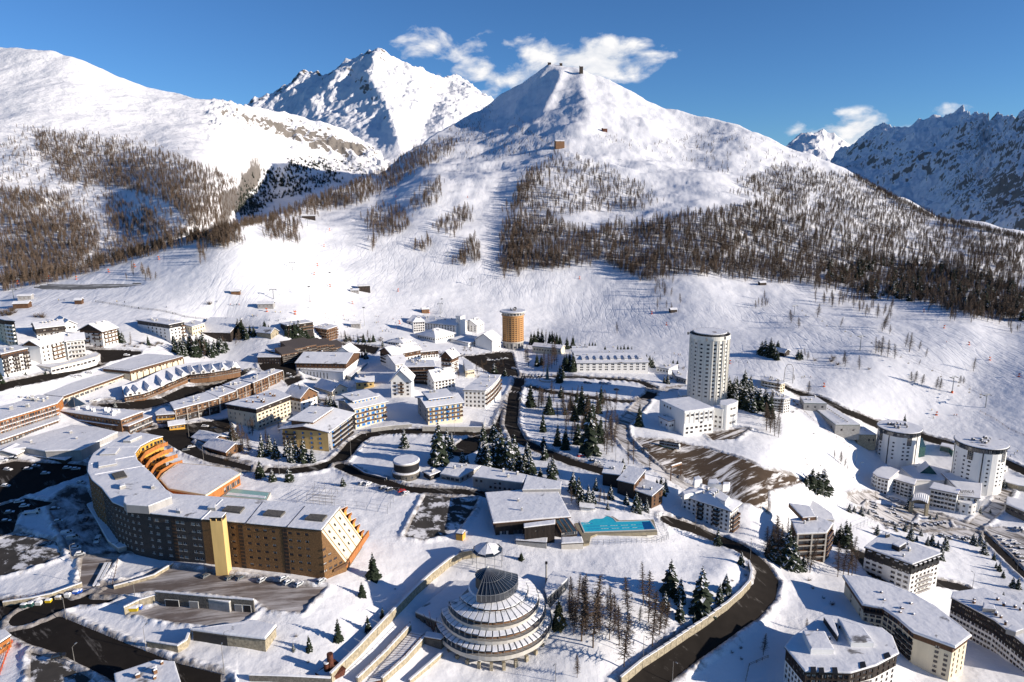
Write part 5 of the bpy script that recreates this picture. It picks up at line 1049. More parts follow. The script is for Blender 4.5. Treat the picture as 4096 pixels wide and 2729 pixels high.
poly_house('parking_deck','white parking deck wall with a snowy top at the right edge',[b4(2190,915),b4(2420,1010),b4(2420,900),b4(2200,850)],b4(2190,960),{0:W_(1,6,w=1.6)},'stoned',ov=.1,fascia='white',h=5)
poly_house('garden_wall','pale stone edged garage roof beyond the right twin tower',[b4(2300,745),b4(2420,760),b4(2420,690),b4(2110,640),b4(2090,690)],b4(2305,770),{},'stone',ov=.1,fascia='ledge',h=3)
poly_house('restroom_block','green glazed pavilion between the twin towers at the ski lifts',[b4(1665,395),b4(1700,420),b4(1720,380),b4(1600,355),b4(1585,380)],b4(1665,440),{},'green',h=4,ov=.3,fascia='ledge')
poly_house('glass_tube','dark green glazed tunnel end beside the left twin tower',[b4(1380,395),b4(1450,390),b4(1420,310),b4(1355,290),b4(1350,370)],b4(1382,430),{},'green',h=6,ov=.1,fascia='green',snow=0)
# -- curved hotel in the left foreground
HZ=None
def curved_hotel():
 global HZ
 pts=[b1(1850,1058),b2(600,1160),b2(772,950),b2(0,885),b1(2050,862),b1(1590,832),b1(1520,790),b1(1400,650),b1(1262,520),b1(1240,455),b1(1290,388),b1(1410,325),b1(1495,300),b1(1290,265),b1(1120,300),b1(950,392),b1(862,455),b1(818,540),b1(810,625),b1(850,700),b1(940,775),b1(1040,905),b1(1180,965),b1(1400,1010)]
 S={0:W_(6,14,w=1.5,h=1.0,bot=.4,top=.6,m='shingleb',k='brownp',skip=[(-1,0),(-1,4),(-1,9),(-1,13),(1,13)]),23:W_(6,9,w=1.5,h=1.0,bot=.4,top=.6,k='wf',skip=[(-1,1),(-1,3),(-1,6)]),22:W_(6,4,w=1.3,h=1.0,k='wf',skip=[(-1,2)]),21:W_(6,4,w=1.2,h=1.0,k='wf'),20:W_(6,4,w=1.2,h=1.0,k='wf'),19:W_(6,4,w=1.1,h=1.0,k='wf',m='shingleb'),18:W_(6,3,w=1.0,h=1.0,k='wf',m='shingleb'),17:W_(6,3,w=1.0,h=1.0,m='shingleb'),2:W_(6,12,w=2.0,h=1.6,m='gold'),12:dict(f=0,m='gold')}
 for i in(6,7,8,9,10,11):S[i]=W_(6,3,w=1.6,h=1.6,m='gold',k='hole')
 r,L,h=poly_house('curved_hotel','huge curved hotel with charcoal and brown shingles, snowy roof and orange stepped terraces',pts,c1(1893,480),S,'shingled','hotel',ov=.25,fascia='dark',snow=.4)
 o=np.array(r.location);zr=o[2]+h+.4
 for i,ts in((0,(.33,.70)),(23,(.42,))):
  p,q=np.array(L[i]),np.array(L[(i+1)%len(L)]);inn=inward(p,q,np.mean(np.array(L),0))if i!=0 else inward(p,q,L[2])
  for t in ts:
   c=p+(q-p)*t;mb=MB();u=(q-p)/np.linalg.norm(q-p);mb.obox((0,0),u,-inn,2.0,.08,-2,h*.97,0,ou=-1.0);s=mb.build('stair_slot',M['dark'],r,loc=(*c,0))
   for k in range(11):mb=MB();mb.obox((0,0),u,-inn,1.6,.06,h*.06+k*h*.082,h*.06+k*h*.082+.5,0,ou=-.8,ov=.082);mb.build('louvre',M['brown'],s)
 A=np.array([*L[1],h]);Bk=np.array([*L[2],h]);Fp=GS(*c2(828,552))-o;Fp[2]=1.2
 d=Fp-np.array([A[0],A[1],1.2]);Gp=np.array([Bk[0]+d[0],Bk[1]+d[1],1.2])
 mb=MB();mb.hexa([(A[0],A[1],-3),(Fp[0],Fp[1],-3),(Gp[0],Gp[1],-3),(Bk[0],Bk[1],-3)],[tuple(A),tuple(Fp),tuple(Gp),tuple(Bk)],0)
 mb.m[-2]=1;mb.m=[0]*len(mb.f);mb.m[4]=1
 wg=mb.build('sloping_end',[M['shingleb'],M['cream']],r)
 sl=(Fp-A);ac=(Bk-A);nrm=np.cross(sl,ac);nrm/=np.linalg.norm(nrm);nrm=nrm if nrm[2]>0 else-nrm
 for i in range(4):
  for j in range(3):
   if(i,j)==(3,1)and False:continue
   c=A+sl*(.17+.2*i+.05*j*0)+ac*(.2+.29*j);e1=sl/np.linalg.norm(sl);e2=ac/np.linalg.norm(ac);w=MB()
   P=lambda a,b,t:tuple(c+e1*a+e2*b+nrm*t);w.hexa([P(-.75,-.55,0),P(.75,-.55,0),P(.75,.55,0),P(-.75,.55,0)],[P(-.75,-.55,.1),P(.75,-.55,.1),P(.75,.55,.1),P(-.75,.55,.1)],0);w.hexa([P(-.6,-.42,.101),P(.6,-.42,.101),P(.6,.42,.101),P(-.6,.42,.101)],[P(-.6,-.42,.14),P(.6,-.42,.14),P(.6,.42,.14),P(-.6,.42,.14)],1);w.build('window',[M['brownf'],M['glass']],wg)
 for j in(.08,.36,.64,.94):
  w=MB();P=lambda s,b,t:tuple(A+sl*s+ac*b+nrm*t);w.hexa([P(.0,j-.012,0),P(1,j-.012,0),P(1,j+.012,0),P(0,j+.012,0)],[P(.0,j-.012,.05),P(1,j-.012,.05),P(1,j+.012,.05),P(0,j+.012,.05)]);w.build('panel_joint',M['wood'],wg)
 for i in range(5):
  for j in range(4):
   t=(j+.5)/4*(1-(i+.8)/6)
   if(j+1)/4*1.0>(1-(i+1)/6)*1.2:continue
   p=A+np.array([d[0],d[1],0])*(j*.24+.06);u=np.array([d[0],d[1]])/np.hypot(d[0],d[1]);ux=u if u[0]>0 else-u;newobj('window',winmesh(1.5,1.0,'brownp'),wg,(p[0]+ux[1]*.08,p[1]-ux[0]*.08,1.6+i*(h-1)/6),math.atan2(ux[1],ux[0]))
 e=ac[:2]/np.linalg.norm(ac[:2]);f=np.array([d[0],d[1]]);fl=np.linalg.norm(f);f=f/fl
 for k in range(5):
  zz=h-(k+.75)*(h-1)/5.2;s=fl*(h-zz)/(h-1.2);mb=MB();base=Bk[:2]+f*(s-9.0)
  mb.obox(base,f,e,9.0,3.6,zz-2.6,zz-.2,1);mb.obox(base,f,e,9.6,.16,zz-.2,zz+.95,0,ov=3.6);mb.obox(base,f,e,.16,3.44,zz-.2,zz+.95,0,ou=9.44,ov=.1);mb.obox(base,f,e,9.4,3.5,zz-.2,zz-.02,2,ov=.05)
  mb.obox(base,f,e,9.7,.22,zz+.955,zz+1.1,3,ov=3.57)
  mb.build('terrace',[M['orange'],M['gold'],M['dark'],MSR],r)
 mb=MB();bs=np.array([Fp[0],Fp[1]])-f*5;mb.obox(bs,f,e,6.2,1.6,.0,1.2,0,ov=-1.5);mb.obox(bs,f,e,1.2,np.linalg.norm(ac[:2])+6,-1.5,1.2,1,ou=5.2);mb.build('terrace',[M['brown'],M['orange']],r)
 path=[np.array(L[i])for i in(7,8,9,10,11,12)];cen=np.array(L[18])
 def offp(k_):return[q+np.array([k_,-.25*k_])for q in path]
 for k in range(1,6):
  zz=h-k*(h-2.0)/5.4;o0,o1,o2=offp((k-1)*2.5+.1),offp(k*2.5),offp(k*2.5+.3);mb=MB()
  for i in range(len(path)-1):
   mb.hexa([(*o0[i],zz-.25),(*o0[i+1],zz-.25),(*o1[i+1],zz-.25),(*o1[i],zz-.25)],[(*o0[i],zz),(*o0[i+1],zz),(*o1[i+1],zz),(*o1[i],zz)],2)
   mb.hexa([(*o1[i],zz-1.0),(*o1[i+1],zz-1.0),(*o2[i+1],zz-1.0),(*o2[i],zz-1.0)],[(*o1[i],zz+1.0),(*o1[i+1],zz+1.0),(*o2[i+1],zz+1.0),(*o2[i],zz+1.0)],0)
   mb.quad((*o0[i],zz-2.6),(*o0[i+1],zz-2.6),(*o0[i+1],zz-.3),(*o0[i],zz-.3),m=1)
   for t in(.0,):c=o0[i]+(o0[i+1]-o0[i])*t;c2_=o1[i]+(o1[i+1]-o1[i])*t;g=(c2_-c)/np.linalg.norm(c2_-c);mb.obox(c,g,np.array([-g[1],g[0]]),2.3,.15,zz+.002,zz+1.0,1)
  mb.build('terrace',[M['orange'],M['gold'],M['dark']],r)
 def rb(p,hh,m='concrete',sn=.25,nm='roof_box'):roofbox(r,zr,[b1(*q)for q in p],hh,m,sn,nm)
 rb([(1130,330),(1200,332),(1305,285),(1240,270)],1.4);rb([(915,455),(1060,450),(1105,395),(985,395)],1.0,'concrete',.2,'skylight');rb([(905,570),(1075,540),(1060,500),(900,520)],1.2,'concrete',.2,'skylight')
 rb([(1060,680),(1170,655),(1135,602),(1025,630)],1.0,'stoned',.0,'skylight');rb([(1100,755),(1155,740),(1140,715),(1098,725)],1.6);rb([(1388,752),(1420,748),(1415,728),(1385,732)],1.6)
 rb([(1135,900),(1160,920),(1365,935),(1580,850),(1560,810),(1290,800),(1140,850)],3.2,'grey',.3);rb([(1905,945),(1980,950),(1985,915),(1925,912)],1.6)
 rb([(1620,975),(1655,980),(1655,955),(1622,950)],1.4,'concrete',.2,'chimney_box')
 for p in([(2040,965),(2205,985),(2250,935),(2090,925)],):rb(p,1.2,'stoned',0,'skylight')
 for p in([(60,1005),(225,1020),(270,975),(110,960)],[(445,1045),(610,1060),(655,1010),(500,1000)]):roofbox(r,zr,[b2(*q)for q in p],1.2,'stoned',0,'skylight')
 for p,q in(((1240,470),(835,540)),((1330,560),(870,640)),((1290,385),(990,390)),((2045,870),(1850,1055))):
  a=onz(*b1(*p),zr+.4)-o[:2];b=onz(*b1(*q),zr+.4)-o[:2];mb=MB();mb.tube((*a,h+.8),(*b,h+.8),.22,n=6);mb.build('roof_seam',MSR,r)
 for p,q in(((60,895),(-110,1105)),((450,930),(275,1130))):
  a=onz(*b2(*p),zr+.4)-o[:2];b=onz(*b2(*q),zr+.4)-o[:2];mb=MB();mb.tube((*a,h+.72),(*b,h+.72),.18,n=6);mb.build('roof_seam',M['dark'],r)
 A0=GS(*c1(1988,588));B0=GS(*c1(2097,588));u=(B0-A0)[:2];w_=np.linalg.norm(u);u/=w_;v=np.array([-u[1],u[0]]);hh=zat(A0[:2],c1(1930,62)[1])-A0[2];t=empty('chimney_stack',tuple(A0),'tall square yellow chimney stack standing in front of the curved hotel','chimney');mb=MB();mb.obox((0,0),u,v,w_,w_*.8,-2,hh-1.2);mb.build('shaft',M['yellow'],t)
 mb=MB();mb.obox((0,0),u,v,w_-.5,w_*.8-.5,hh-1.2,hh-.1,0,ou=.25,ov=.25)
 for a in(0,w_/2-.15,w_-.3):
  for b in(0,w_*.8-.3):mb.obox((0,0),u,v,.3,.3,hh-1.2,hh,1,ou=a,ov=b)
 mb.obox((0,0),u,v,w_+.4,w_*.8+.4,hh+.003,hh+.35,0,ou=-.2,ov=-.2);mb.obox((0,0),u,v,w_+.2,w_*.8+.2,hh+.354,hh+.7,2,ou=-.1,ov=-.1);mb.build('cap',[M['black'],M['yellow'],MSR],t)
curved_hotel()
poly_house('entrance_canopy','long curved snow covered canopy along the shaded foot of the curved hotel',[b1(1092,1325),b1(1185,1300),b1(1110,1225),b1(1000,1080),b1(905,930),b1(845,850),b1(815,770),b1(765,810),b1(800,930),b1(880,1050),b1(960,1195),b1(1000,1260)],b1(1098,1362),{},'concrete',ov=.2,fascia='ledge',under=1,snow=.35)
r,L,h=poly_house('sun_terrace_building','flat snow terrace with a cream fascia and orange wall beside the hotel pool',[b1(1890,838),b1(2205,640),b1(2120,600),b1(1900,570),b1(1640,552),b1(1520,640),b1(1480,690),b1(1560,780)],b1(1950,870),{0:W_(1,6,w=1.6,h=2.6,bot=.2,top=1.6,k='shop',a=.5)},'orange',ov=.6,fascia='cream',para=True,h=5.0,snow=.5)
# small outdoor pool with a snow lid
def smallpool():
 z=GS(*b1(2200,800))[2];P=[onz(*b1(*p),z)for p in((2060,850),(2354+90,885),(2354+120,825),(2140,790))];o=P[0];t=empty('hotel_pool',(*o,z),'small pale turquoise pool half covered by snow beside the sun terrace','pool');q=[tuple(p-o)for p in P]
 mb=MB();mb.prism(offpoly(q,.8),-1,.9);mb.build('surround',M['ledge'],t);mb=MB();mb.prism(q,.902,1.0);mb.build('water',M['green2'],t);mb=MB();mb.prism(offpoly([q[0],q[1],((q[1][0]+q[2][0])/2,(q[1][1]+q[2][1])/2),((q[0][0]+q[3][0])/2,(q[0][1]+q[3][1])/2)],-.6),1.003,1.2);mb.build('snow_cover',MSR,t)
M['green2']=mat('turquoise_tile',(.28,.48,.44),.3,.06)
smallpool()
# pavilion with stacked drums
def drums():
 B=GS(*b2(1385,705));k=(B-CAM)@CF/FPX/S_;t=empty('round_pavilion',tuple(B),'black walled round pavilion with two stacked snow discs by the bend','pavilion');up=np.array([B[0],B[1]])/np.linalg.norm(B[:2])
 c1_=up*128*k;mb=MB();ops=ringwall(mb,128*k,-4,3.4,28,[(1.0,2.2)],lambda q:1.4 if q%2 else 0,c=c1_);mb.build('wall',M['stoned'],t)
 for p,q,inn,rr in ops:windows(t,p,q,inn,rr,'shop',.2)
 s=MB();s.cyl(c1_,128*k+.4,3.404,3.7,40);rf=s.build('roof',M['ledge'],t);s=MB();s.cyl(c1_,128*k+.2,3.704,4.1,40,r1=128*k-.2);s.build('snow_cover',MSR,rf)
 c2_=up*140*k+np.array([5*k,0]);s=MB();s.cyl(c2_,118*k,3.8,8.2,40);s.build('upper_drum',M['black'],t);s=MB();s.cyl(c2_,126*k,8.204,8.7,40);rf=s.build('roof',M['ledge'],t);s=MB();s.cyl(c2_,124*k,8.704,9.3,40,r1=116*k);s.build('snow_cover',MSR,rf)
 q=GS(*b2(1335,515))-B;s=MB();s.hexa([(q[0]+2.6*math.cos(a),q[1]+2.6*math.sin(a),q[2]+.4)for a in[i*math.pi/4 for i in range(8)]],[(q[0]+.15*math.cos(a),q[1]+.15*math.sin(a),q[2]+3.6)for a in[i*math.pi/4 for i in range(8)]]);s.build('skylight_cone',M['ledge'],t)
drums()
poly_house('annex_building','small black walled wing with chimney right of the round pavilion',[b2(1600,655),b2(1690,620),b2(1640,600),b2(1540,620)],b2(1605,695),{0:W_(1,2)},'black',chim=1)
poly_house('sports_building','left snow roofed part of the grey hall with white doors',[b2(1872,672),b2(2065,570),b2(1788,540),b2(1702,640)],b2(1878,722),{3:W_(1,4,w=2.2),0:W_(1,4)},'grey',chim=2,ov=.4,fascia='ledge')
poly_house('sports_building','right grey rendered hall with paired windows behind the pool house',[b2(1996,665),b3(95,722),b3(140,655),b2(2078,572)],b2(2008,765),{0:W_(2,10,w=1.2,h=1.3,skip=[(0,0),(0,1),(0,2),(1,2),(1,3),(1,6),(1,7),(1,8),(1,9)])},'grey',chim=2,ov=.4,fascia='ledge')
poly_house('sports_building','ribbed snowy sheet roof joining the grey hall to the pool house',[b3(100,785),b3(445,778),b3(450,715),b3(140,655)],b3(104,815),{},'grey',h=7,ov=.3,fascia='ledge',snow=.3)
# indoor pool hall
def poolhall():
 r,I=house('pool_hall','big dark timber swimming hall with one wide sloping snow roof',b3(520,1175),b3(515,1030),b2(2212,1112),b3(432,778),'dark',roof='flat',fL=W_(1,5,w=3.5,h=3.5,k='shop',bot=.5,top=4),chim=1,ov=1.2,fascia='brown',cat='swimming hall',snow=.6)
poolhall()
r,L,h=poly_house('pool_annex','dark boarded annex with a small snow roof in front of the swimming hall',[b3(392,1102),b3(392,1068),b3(112,1105),b3(116,1136)],b3(400,1268),{3:W_(1,4,w=.8,h=.8,top=.6,bot=5,skip=[(0,0),(0,3)])},'dark',ov=.3,snow=.4,fascia='dark')
p,q=np.array(L[3]),np.array(L[0])
for k in range(24):c=p+(q-p)*(k+.5)/24;mb=MB();mb.box(-.05,.05,-.05,.05,-1,h-.1);mb.build('batten',M['dark'],r,loc=(c[0]+.02,c[1]-.06,0))
def leanto():
 g=[GS(*b3(*p))for p in((455,1220),(600,1205),(520,1175))];o=g[0];t=empty('glazed_lean_to',tuple(o),'sloping glazed lean-to with three wooden beams at the swimming hall corner','conservatory');A=np.array([0,0,2.4]);B=g[1]-o+np.array([0,0,2.4]);zt=8.2;C=np.array([*(onz(*b3(510,1040),o[2]+zt)-o[:2]),zt]);D=np.array([*(onz(*b3(395,1062),o[2]+zt)-o[:2]),zt])
 for k in range(3):
  a,b=k/3,(k+1)/3;mb=MB();mb.hexa([tuple(A+(B-A)*a),tuple(A+(B-A)*b),tuple(D+(C-D)*b),tuple(D+(C-D)*a)],[tuple(A+(B-A)*a+(0,0,.1)),tuple(A+(B-A)*b+(0,0,.1)),tuple(D+(C-D)*b+(0,0,.1)),tuple(D+(C-D)*a+(0,0,.1))]);mb.build('pane',M['darkglass'],t)
 for k in range(4):a=k/3;mb=MB();mb.tube(A+(B-A)*a+(0,0,.15),D+(C-D)*a+(0,0,.15),.22,n=4);mb.build('beam',M['wood'],t)
 mb=MB();mb.hexa([(0,0,-2),(B[0],B[1],-2),(C[0],C[1],-2),(D[0],D[1],-2)],[tuple(A-(0,0,.05)),tuple(B-(0,0,.05)),tuple(C-(0,0,.05)),tuple(D-(0,0,.05))]);mb.build('wall',M['dark'],t)
 for k in range(5):c=A+(B-A)*(k+.5)/5;newobj('window',winmesh(1.7,1.4,'shop'),t,(c[0],c[1]-.08,.8),math.atan2(B[1],B[0]))
leanto()
poly_house('pool_shed','long low weathered timber shed with a ribbed snow top before the swimming hall',[b3(318,1272),b3(322,1232),b3(38,1218),b3(36,1252)],b3(312,1308),{},'concrete',ov=.2,h=2.6,snow=.35)
poly_house('pool_shed','snowy terrace box below the glazed lean-to by the pool',[b3(455,1285),b3(655,1275),b3(640,1225),b3(455,1228)],b3(456,1300),{},'ledge',ov=.1,h=2.2,snow=.5)
house('pool_shed','small shelter with a white ribbed roof behind the pool',b3(750,980),b3(750,955),b3(632,955),b3(752,925),'white',roof='shed',rise=.5,chim=0,cat='shelter')
# open air pool
def bigpool():
 zz=lambda x,y:(2180+x*540/1345,1930+y*540/1345);z=GS(2420,2110)[2]+.35
 out=[(275,340),(330,333),(420,331),(520,331),(590,333),(640,345),(680,365),(708,397),(860,393),(1045,385),(1100,470),(900,480),(650,488),(398,498),(345,378),(318,372)]
 deck=[(240,300),(330,312),(560,308),(650,325),(740,380),(900,376),(1080,370),(1120,495),(760,510),(520,515),(455,540),(440,610),(385,620),(370,540),(330,480),(270,390)]
 P=[onz(*zz(*p),z)for p in out];o=P[0];t=empty('swimming_pool',(*o,z),'turquoise outdoor pool with swimming lanes in the snow beside the dark hall','pool');q=[tuple(p-o)for p in P]
 d=MB();dk=[tuple(onz(*zz(*p),z)-o)for p in deck];d.prism(dk,-1.5,.10);d.build('deck',M['deck'],t);e=MB();n=len(q);oq=offpoly(q,.55)
 for i in range(n):j=(i+1)%n;e.hexa([(*q[i],.1),(*q[j],.1),(*oq[j],.1),(*oq[i],.1)],[(*q[i],.3),(*q[j],.3),(*oq[j],.3),(*oq[i],.3)])
 e.build('coping',M['frame'],t);w=MB();w.prism(q,.0,.2);w.build('water',M['poolw'],t)
 dp=MB();dp.prism([tuple(onz(*zz(*p),z+.2)-o)for p in((965,393),(1042,388),(1090,470),(990,472))],.204,.22);dp.build('deep_end',M['deepw'],t)
 for(x0,y0),(x1,y1)in(((420,438),(985,420)),((430,466),(1000,447)),((345,418),(480,408))):
  a=onz(*zz(x0,y0),z+.25)-o;b=onz(*zz(x1,y1),z+.25)-o;L=np.linalg.norm(b-a);N=int(L/1.2);rp=MB()
  for k in range(N):rp.tube((*(a+(b-a)*k/N),.27),(*(a+(b-a)*(k+.82)/N),.27),.09,n=5,m=1 if(N*.15<k<N*.85 and k%4)else 0)
  rp.build('lane_rope',[M['cblue'],M['frame']],t)
M['deepw']=mat('deep_water',(.008,.09,.26),.1,.08);bigpool()
fence('pool_fence','steel post fence along the front edge of the turquoise pool lawn',[b3(735,1290),b3(1000,1280),b3(1240,1270),b3(1375,1262)],2.6,'steel',2.6,2,None,.08)
fence('pool_fence','glass and steel fence climbing beside the pool towards the flats',[b3(1375,1262),b3(1440,1235),b3(1380,1110),b3(1330,1030)],2.6,'steel',2.2,2,None,.08)
fence('pool_fence','wire fence behind the turquoise pool below the dark chalets',[b3(1330,1030),b3(1120,1000),b3(950,975),b3(790,950),b3(600,930)],2.8,'steel',4,2,None,.06)
# black chalets
house('chalet','leftmost of three black timber chalets behind the pool, blue shaded roof',b3(992,770),b3(992,650),b3(832,642),b3(1056,584),'black',roof='shed',axis='L',rise=1.6,fR=W_(2,2),ov=.5,chim=1)
house('chalet','middle of three black timber chalets, roof slope half swept of snow',b3(1118,870),b3(1122,732),b3(978,692),b3(1198,632),'black',roof='shed',axis='L',rise=1.8,fR=W_(3,3,m='brown'),ov=.5,chim=0)
house('chalet','rightmost of three black timber chalets with a small chimney',b3(1290,955),b3(1286,842),b3(1116,764),b3(1354,772),'black',roof='shed',axis='L',rise=1.6,fR=W_(3,2,m='brown'),ov=.5,chim=1)
house(FL,'grey white apartment house with jumbled snow roofs and corner balconies below the striped lot',b3(2005,1180),b3(2008,968),b3(1530,858),b3(2112,918),'white',roof='hip',rise=3.2,fL=W_(5,10,w=1.0,h=1.2,balc=[(.2,.32,[1,2,3,4],'dark',1.6),(.54,.66,[0,1,2,3,4],'dark',1.6)]),fR=W_(5,4,balc=[(.1,.9,[0,1,2,3],'brown',1.8)]),ov=1.4,chim=4)
HI=None
def jumble():
 o=[x for x in bpy.data.objects if x.get('label','').startswith('grey white apartment house with jumbled')][0];h=max(v.co.z for c in o.children if c.name.startswith('wall')for v in c.data.vertices);z=o.location.z+h+.8
 for p,hh in(([(1585,835),(1770,790),(1740,760),(1560,800)],2.0),([(1780,800),(1960,905),(2000,850),(1860,760)],2.0),([(1680,700),(1750,690),(1720,655),(1670,668)],4.2),([(1940,740),(2000,735),(2005,715),(1940,712)],3.6),([(1800,720),(1930,735),(1880,680),(1810,690)],3.0)):
  roofbox(o,z,[b3(*q)for q in p],hh,'white',.45)
jumble()
# concrete framed flats
r,L,h=poly_house(FL,'concrete framed flats with deep dark loggias beside the tall firs',[b4(532,1180),b4(590,1095),b4(430,1030),b4(215,1062),b4(272,1192)],b4(516,1448),{4:W_(5,2,w=99,h=2.4,k='french',bot=.3,top=.3,balc=[(.02,.48,[0,1,2,3,4],'brown',.25),(.52,.98,[0,1,2,3,4],'brown',.25)]),0:W_(5,3,balc=[(.1,.9,[1,2,3,4],'brown')])},'brown',ov=.5,fascia='ledge',chim=2)
p,q=np.array(L[4]),np.array(L[0]);inn=inward(p,q,L[2])
for t in(.0,.5,1.0):c=p+(q-p)*t-inn*.35;mb=MB();mb.box(-.35,.35,-.35,.35,-4,h);mb.build('column',M['ledge'],r,loc=(*c,0))
for k in range(5):mb=MB();c=-inn*.5;mb.obox(p+c,(q-p)/np.linalg.norm(q-p),-inn,np.linalg.norm(q-p),.25,.2+k*h/5,.55+k*h/5);mb.build('beam',M['ledge'],r)
poly_house(FL,'rear half of the concrete framed flats with a snowy ribbed roof hut',[b4(606,1062),b4(585,1010),b4(470,925),b4(330,842),b4(70,862),b4(22,1040),b4(205,1085),b4(420,1055)],b4(606,1160),{0:W_(3,2)},'concrete',ov=.3,fascia='ledge',chim=2)
o=bpy.data.objects[-1]if False else r
roofbox(r,r.location.z+h+.5,[b4(320,1040),b4(440,1030),b4(380,930),b4(190,905)],2.0,'brown',.4)
r,L,h=poly_house(FL,'white block with a black dormered mansard above the curved yellow flats',[c4(1325,490),c4(1585,392),c4(1060,205),c4(895,335)],c4(1328,782),{3:W_(6,7,w=1.7,h=1.2,top=.8,k='brownp',skip=[(-1,3)]),0:W_(6,7,w=1.5,h=1.3,top=.8,k='brownp',balc=[(.28,.72,[0,1,2,3],'brown',1.2,'bars')])},'white',bands=[(.7,'black')],ov=.5,fascia='black',chim=3)
roofbox(r,r.location.z+h+.5,[c4(1210,330),c4(1272,290),c4(1200,265),c4(1140,300)],2.6,'black',.4);roofbox(r,r.location.z+h+.5,[c4(1085,215),c4(1122,205),c4(1118,188),c4(1080,196)],2.0,'black',.2)
for side,n_,(p,q)in((0,6,(L[0],L[1])),(1,5,(L[3],L[0]))):
 p=np.array(p);q=np.array(q);u=(q-p)/np.linalg.norm(q-p);inn=inward(p,q,np.mean(np.array(L),0))
 for k in range(n_):c=p+(q-p)*(k+.6)/(n_+.2);mb=MB();mb.obox(c,u,-inn,1.6,.7,h*.86,h*.965,0,ou=-.8,ov=.05);mb.obox(c,u,-inn,1.8,.8,h*.966,h*.966+.3,1,ou=-.9,ov=.02);mb.build('dormer',[M['black'],MSR],r)
# curved yellow flats
pts=[c4(1702,1248),c4(1345,1118),c4(1200,990),c4(1062,895),c4(880,862),c4(712,615),c4(905,628),c4(1120,692),c4(1330,782),c4(1520,892),c4(1838,1148)]
poly_house(FL,'curved pale yellow flats with one sweeping snow roof in the lower right',pts,c4(1662,1560),{0:W_(6,4,w=1.2,h=1.1,bot=1,top=1.2,skip=[(-1,2),(-1,3),(5,0)]),1:W_(6,3,w=2.0,h=1.6,balc=[(0,1,[1,2,3,4],'dark',.9)]),2:W_(6,3,w=2.0,h=1.6),3:W_(6,3,w=2.0,h=1.6,balc=[(0,1,[5],'dark',1.0)]),4:W_(6,4,w=1.0,skip=[(-1,1),(-1,3)]),10:W_(6,3,w=.9)},'cream',bands=[(.84,'brown')],ov=1.0,fascia='brown',snow=.9,chim=4,chs=(.9,.9),chimm='brown')
pts=[c4(1690,800),c4(1880,900),c4(2085,1010),c4(2250,1140),c4(2480,1330),c4(2520,960),c4(2200,800),c4(1985,718),c4(1704,752)]
r,L,h=poly_house(FL,'long cream block with a black curving mansard at the lower right edge',pts,c4(1690,1075),{0:W_(6,6,w=1.3,h=1.2),1:W_(6,6,w=1.3,h=1.2),2:W_(6,6,w=1.3,h=1.2),3:W_(6,7,w=1.3,h=1.2),8:W_(6,2)},'white',bands=[(.62,'black')],ov=.4,fascia='black',chim=6,chimm='brown',snow=.5)
roofbox(r,r.location.z+h+.5,[c4(1975,890),c4(2095,900),c4(2080,860),c4(1980,835)],2.0,'grey',.3);roofbox(r,r.location.z+h+.5,[c4(2190,1080),c4(2280,1110),c4(2354,1080),c4(2240,1040)],2.0,'grey',.3)
pts=[c4(345,1478),c4(752,1490),c4(985,1422),c4(1190,1312),c4(1130,1160),c4(1045,1090),c4(890,1062),c4(640,985),c4(512,968),c4(320,1105),c4(240,1165),c4(165,1258)]
r,L,h=poly_house(FL,'white house with black loggia mansard and stepped snow roofs at the bottom edge',pts,c4(360,1760),{0:W_(5,8,w=1.6,h=1.5,balc=[(.08,.2,[3],'black'),(.3,.42,[3],'black'),(.6,.75,[3],'black')]),1:W_(5,4,balc=[(.3,.8,[2,3],'brown',1.2,'bars')]),2:W_(5,4,w=1.2),11:W_(5,6,w=1.1)},'white',bands=[(.62,'dark')],ov=.5,fascia='dark',snow=.6,chim=5,chs=(.5,1.3),chimm='black')
roofbox(r,r.location.z+h+.5,[c4(395,1272),c4(608,1272),c4(520,1105),c4(318,1100)],2.2,'white',.5);roofbox(r,r.location.z+h+.5,[c4(765,1205),c4(975,1210),c4(870,1060),c4(640,985)],2.2,'white',.5);roofbox(r,r.location.z+h+.5,[c4(640,1150),c4(650,1130),c4(600,985),c4(512,970)],2.6,'black',.1)
for q in([(395,1478),(445,1480),(440,1425),(392,1425)],[(470,1482),(520,1484),(512,1432),(465,1432)],[(595,1486),(645,1488),(635,1430),(590,1430)],[(850,1440),(905,1425),(890,1375),(845,1385)],[(1075,1355),(1130,1330),(1110,1290),(1060,1310)]):roofbox(r,r.location.z+h+.45,[c4(*x)for x in q],.7,'black',0,'dormer')
# bottom left
poly_house('annex_building','snowy roof with small brick chimneys at the bottom edge, left',[c1(1075,1600),c1(1660,1600),c1(1600,1400),c1(1430,1385),c1(1060,1510)],c1(1080,1680),{},'stone',h=6,ov=.3,fascia='ledge',snow=.6,chim=3,chimm='wood')
poly_house('kiosk','orange timber hut with a snow roof cut by the bottom left edge',[c1(-60,1250),c1(92,1150),c1(40,1105),c1(-60,1115)],c1(-60,1300),{0:W_(1,4,w=1.0,h=.9)},'orange',ov=.4,h=4)
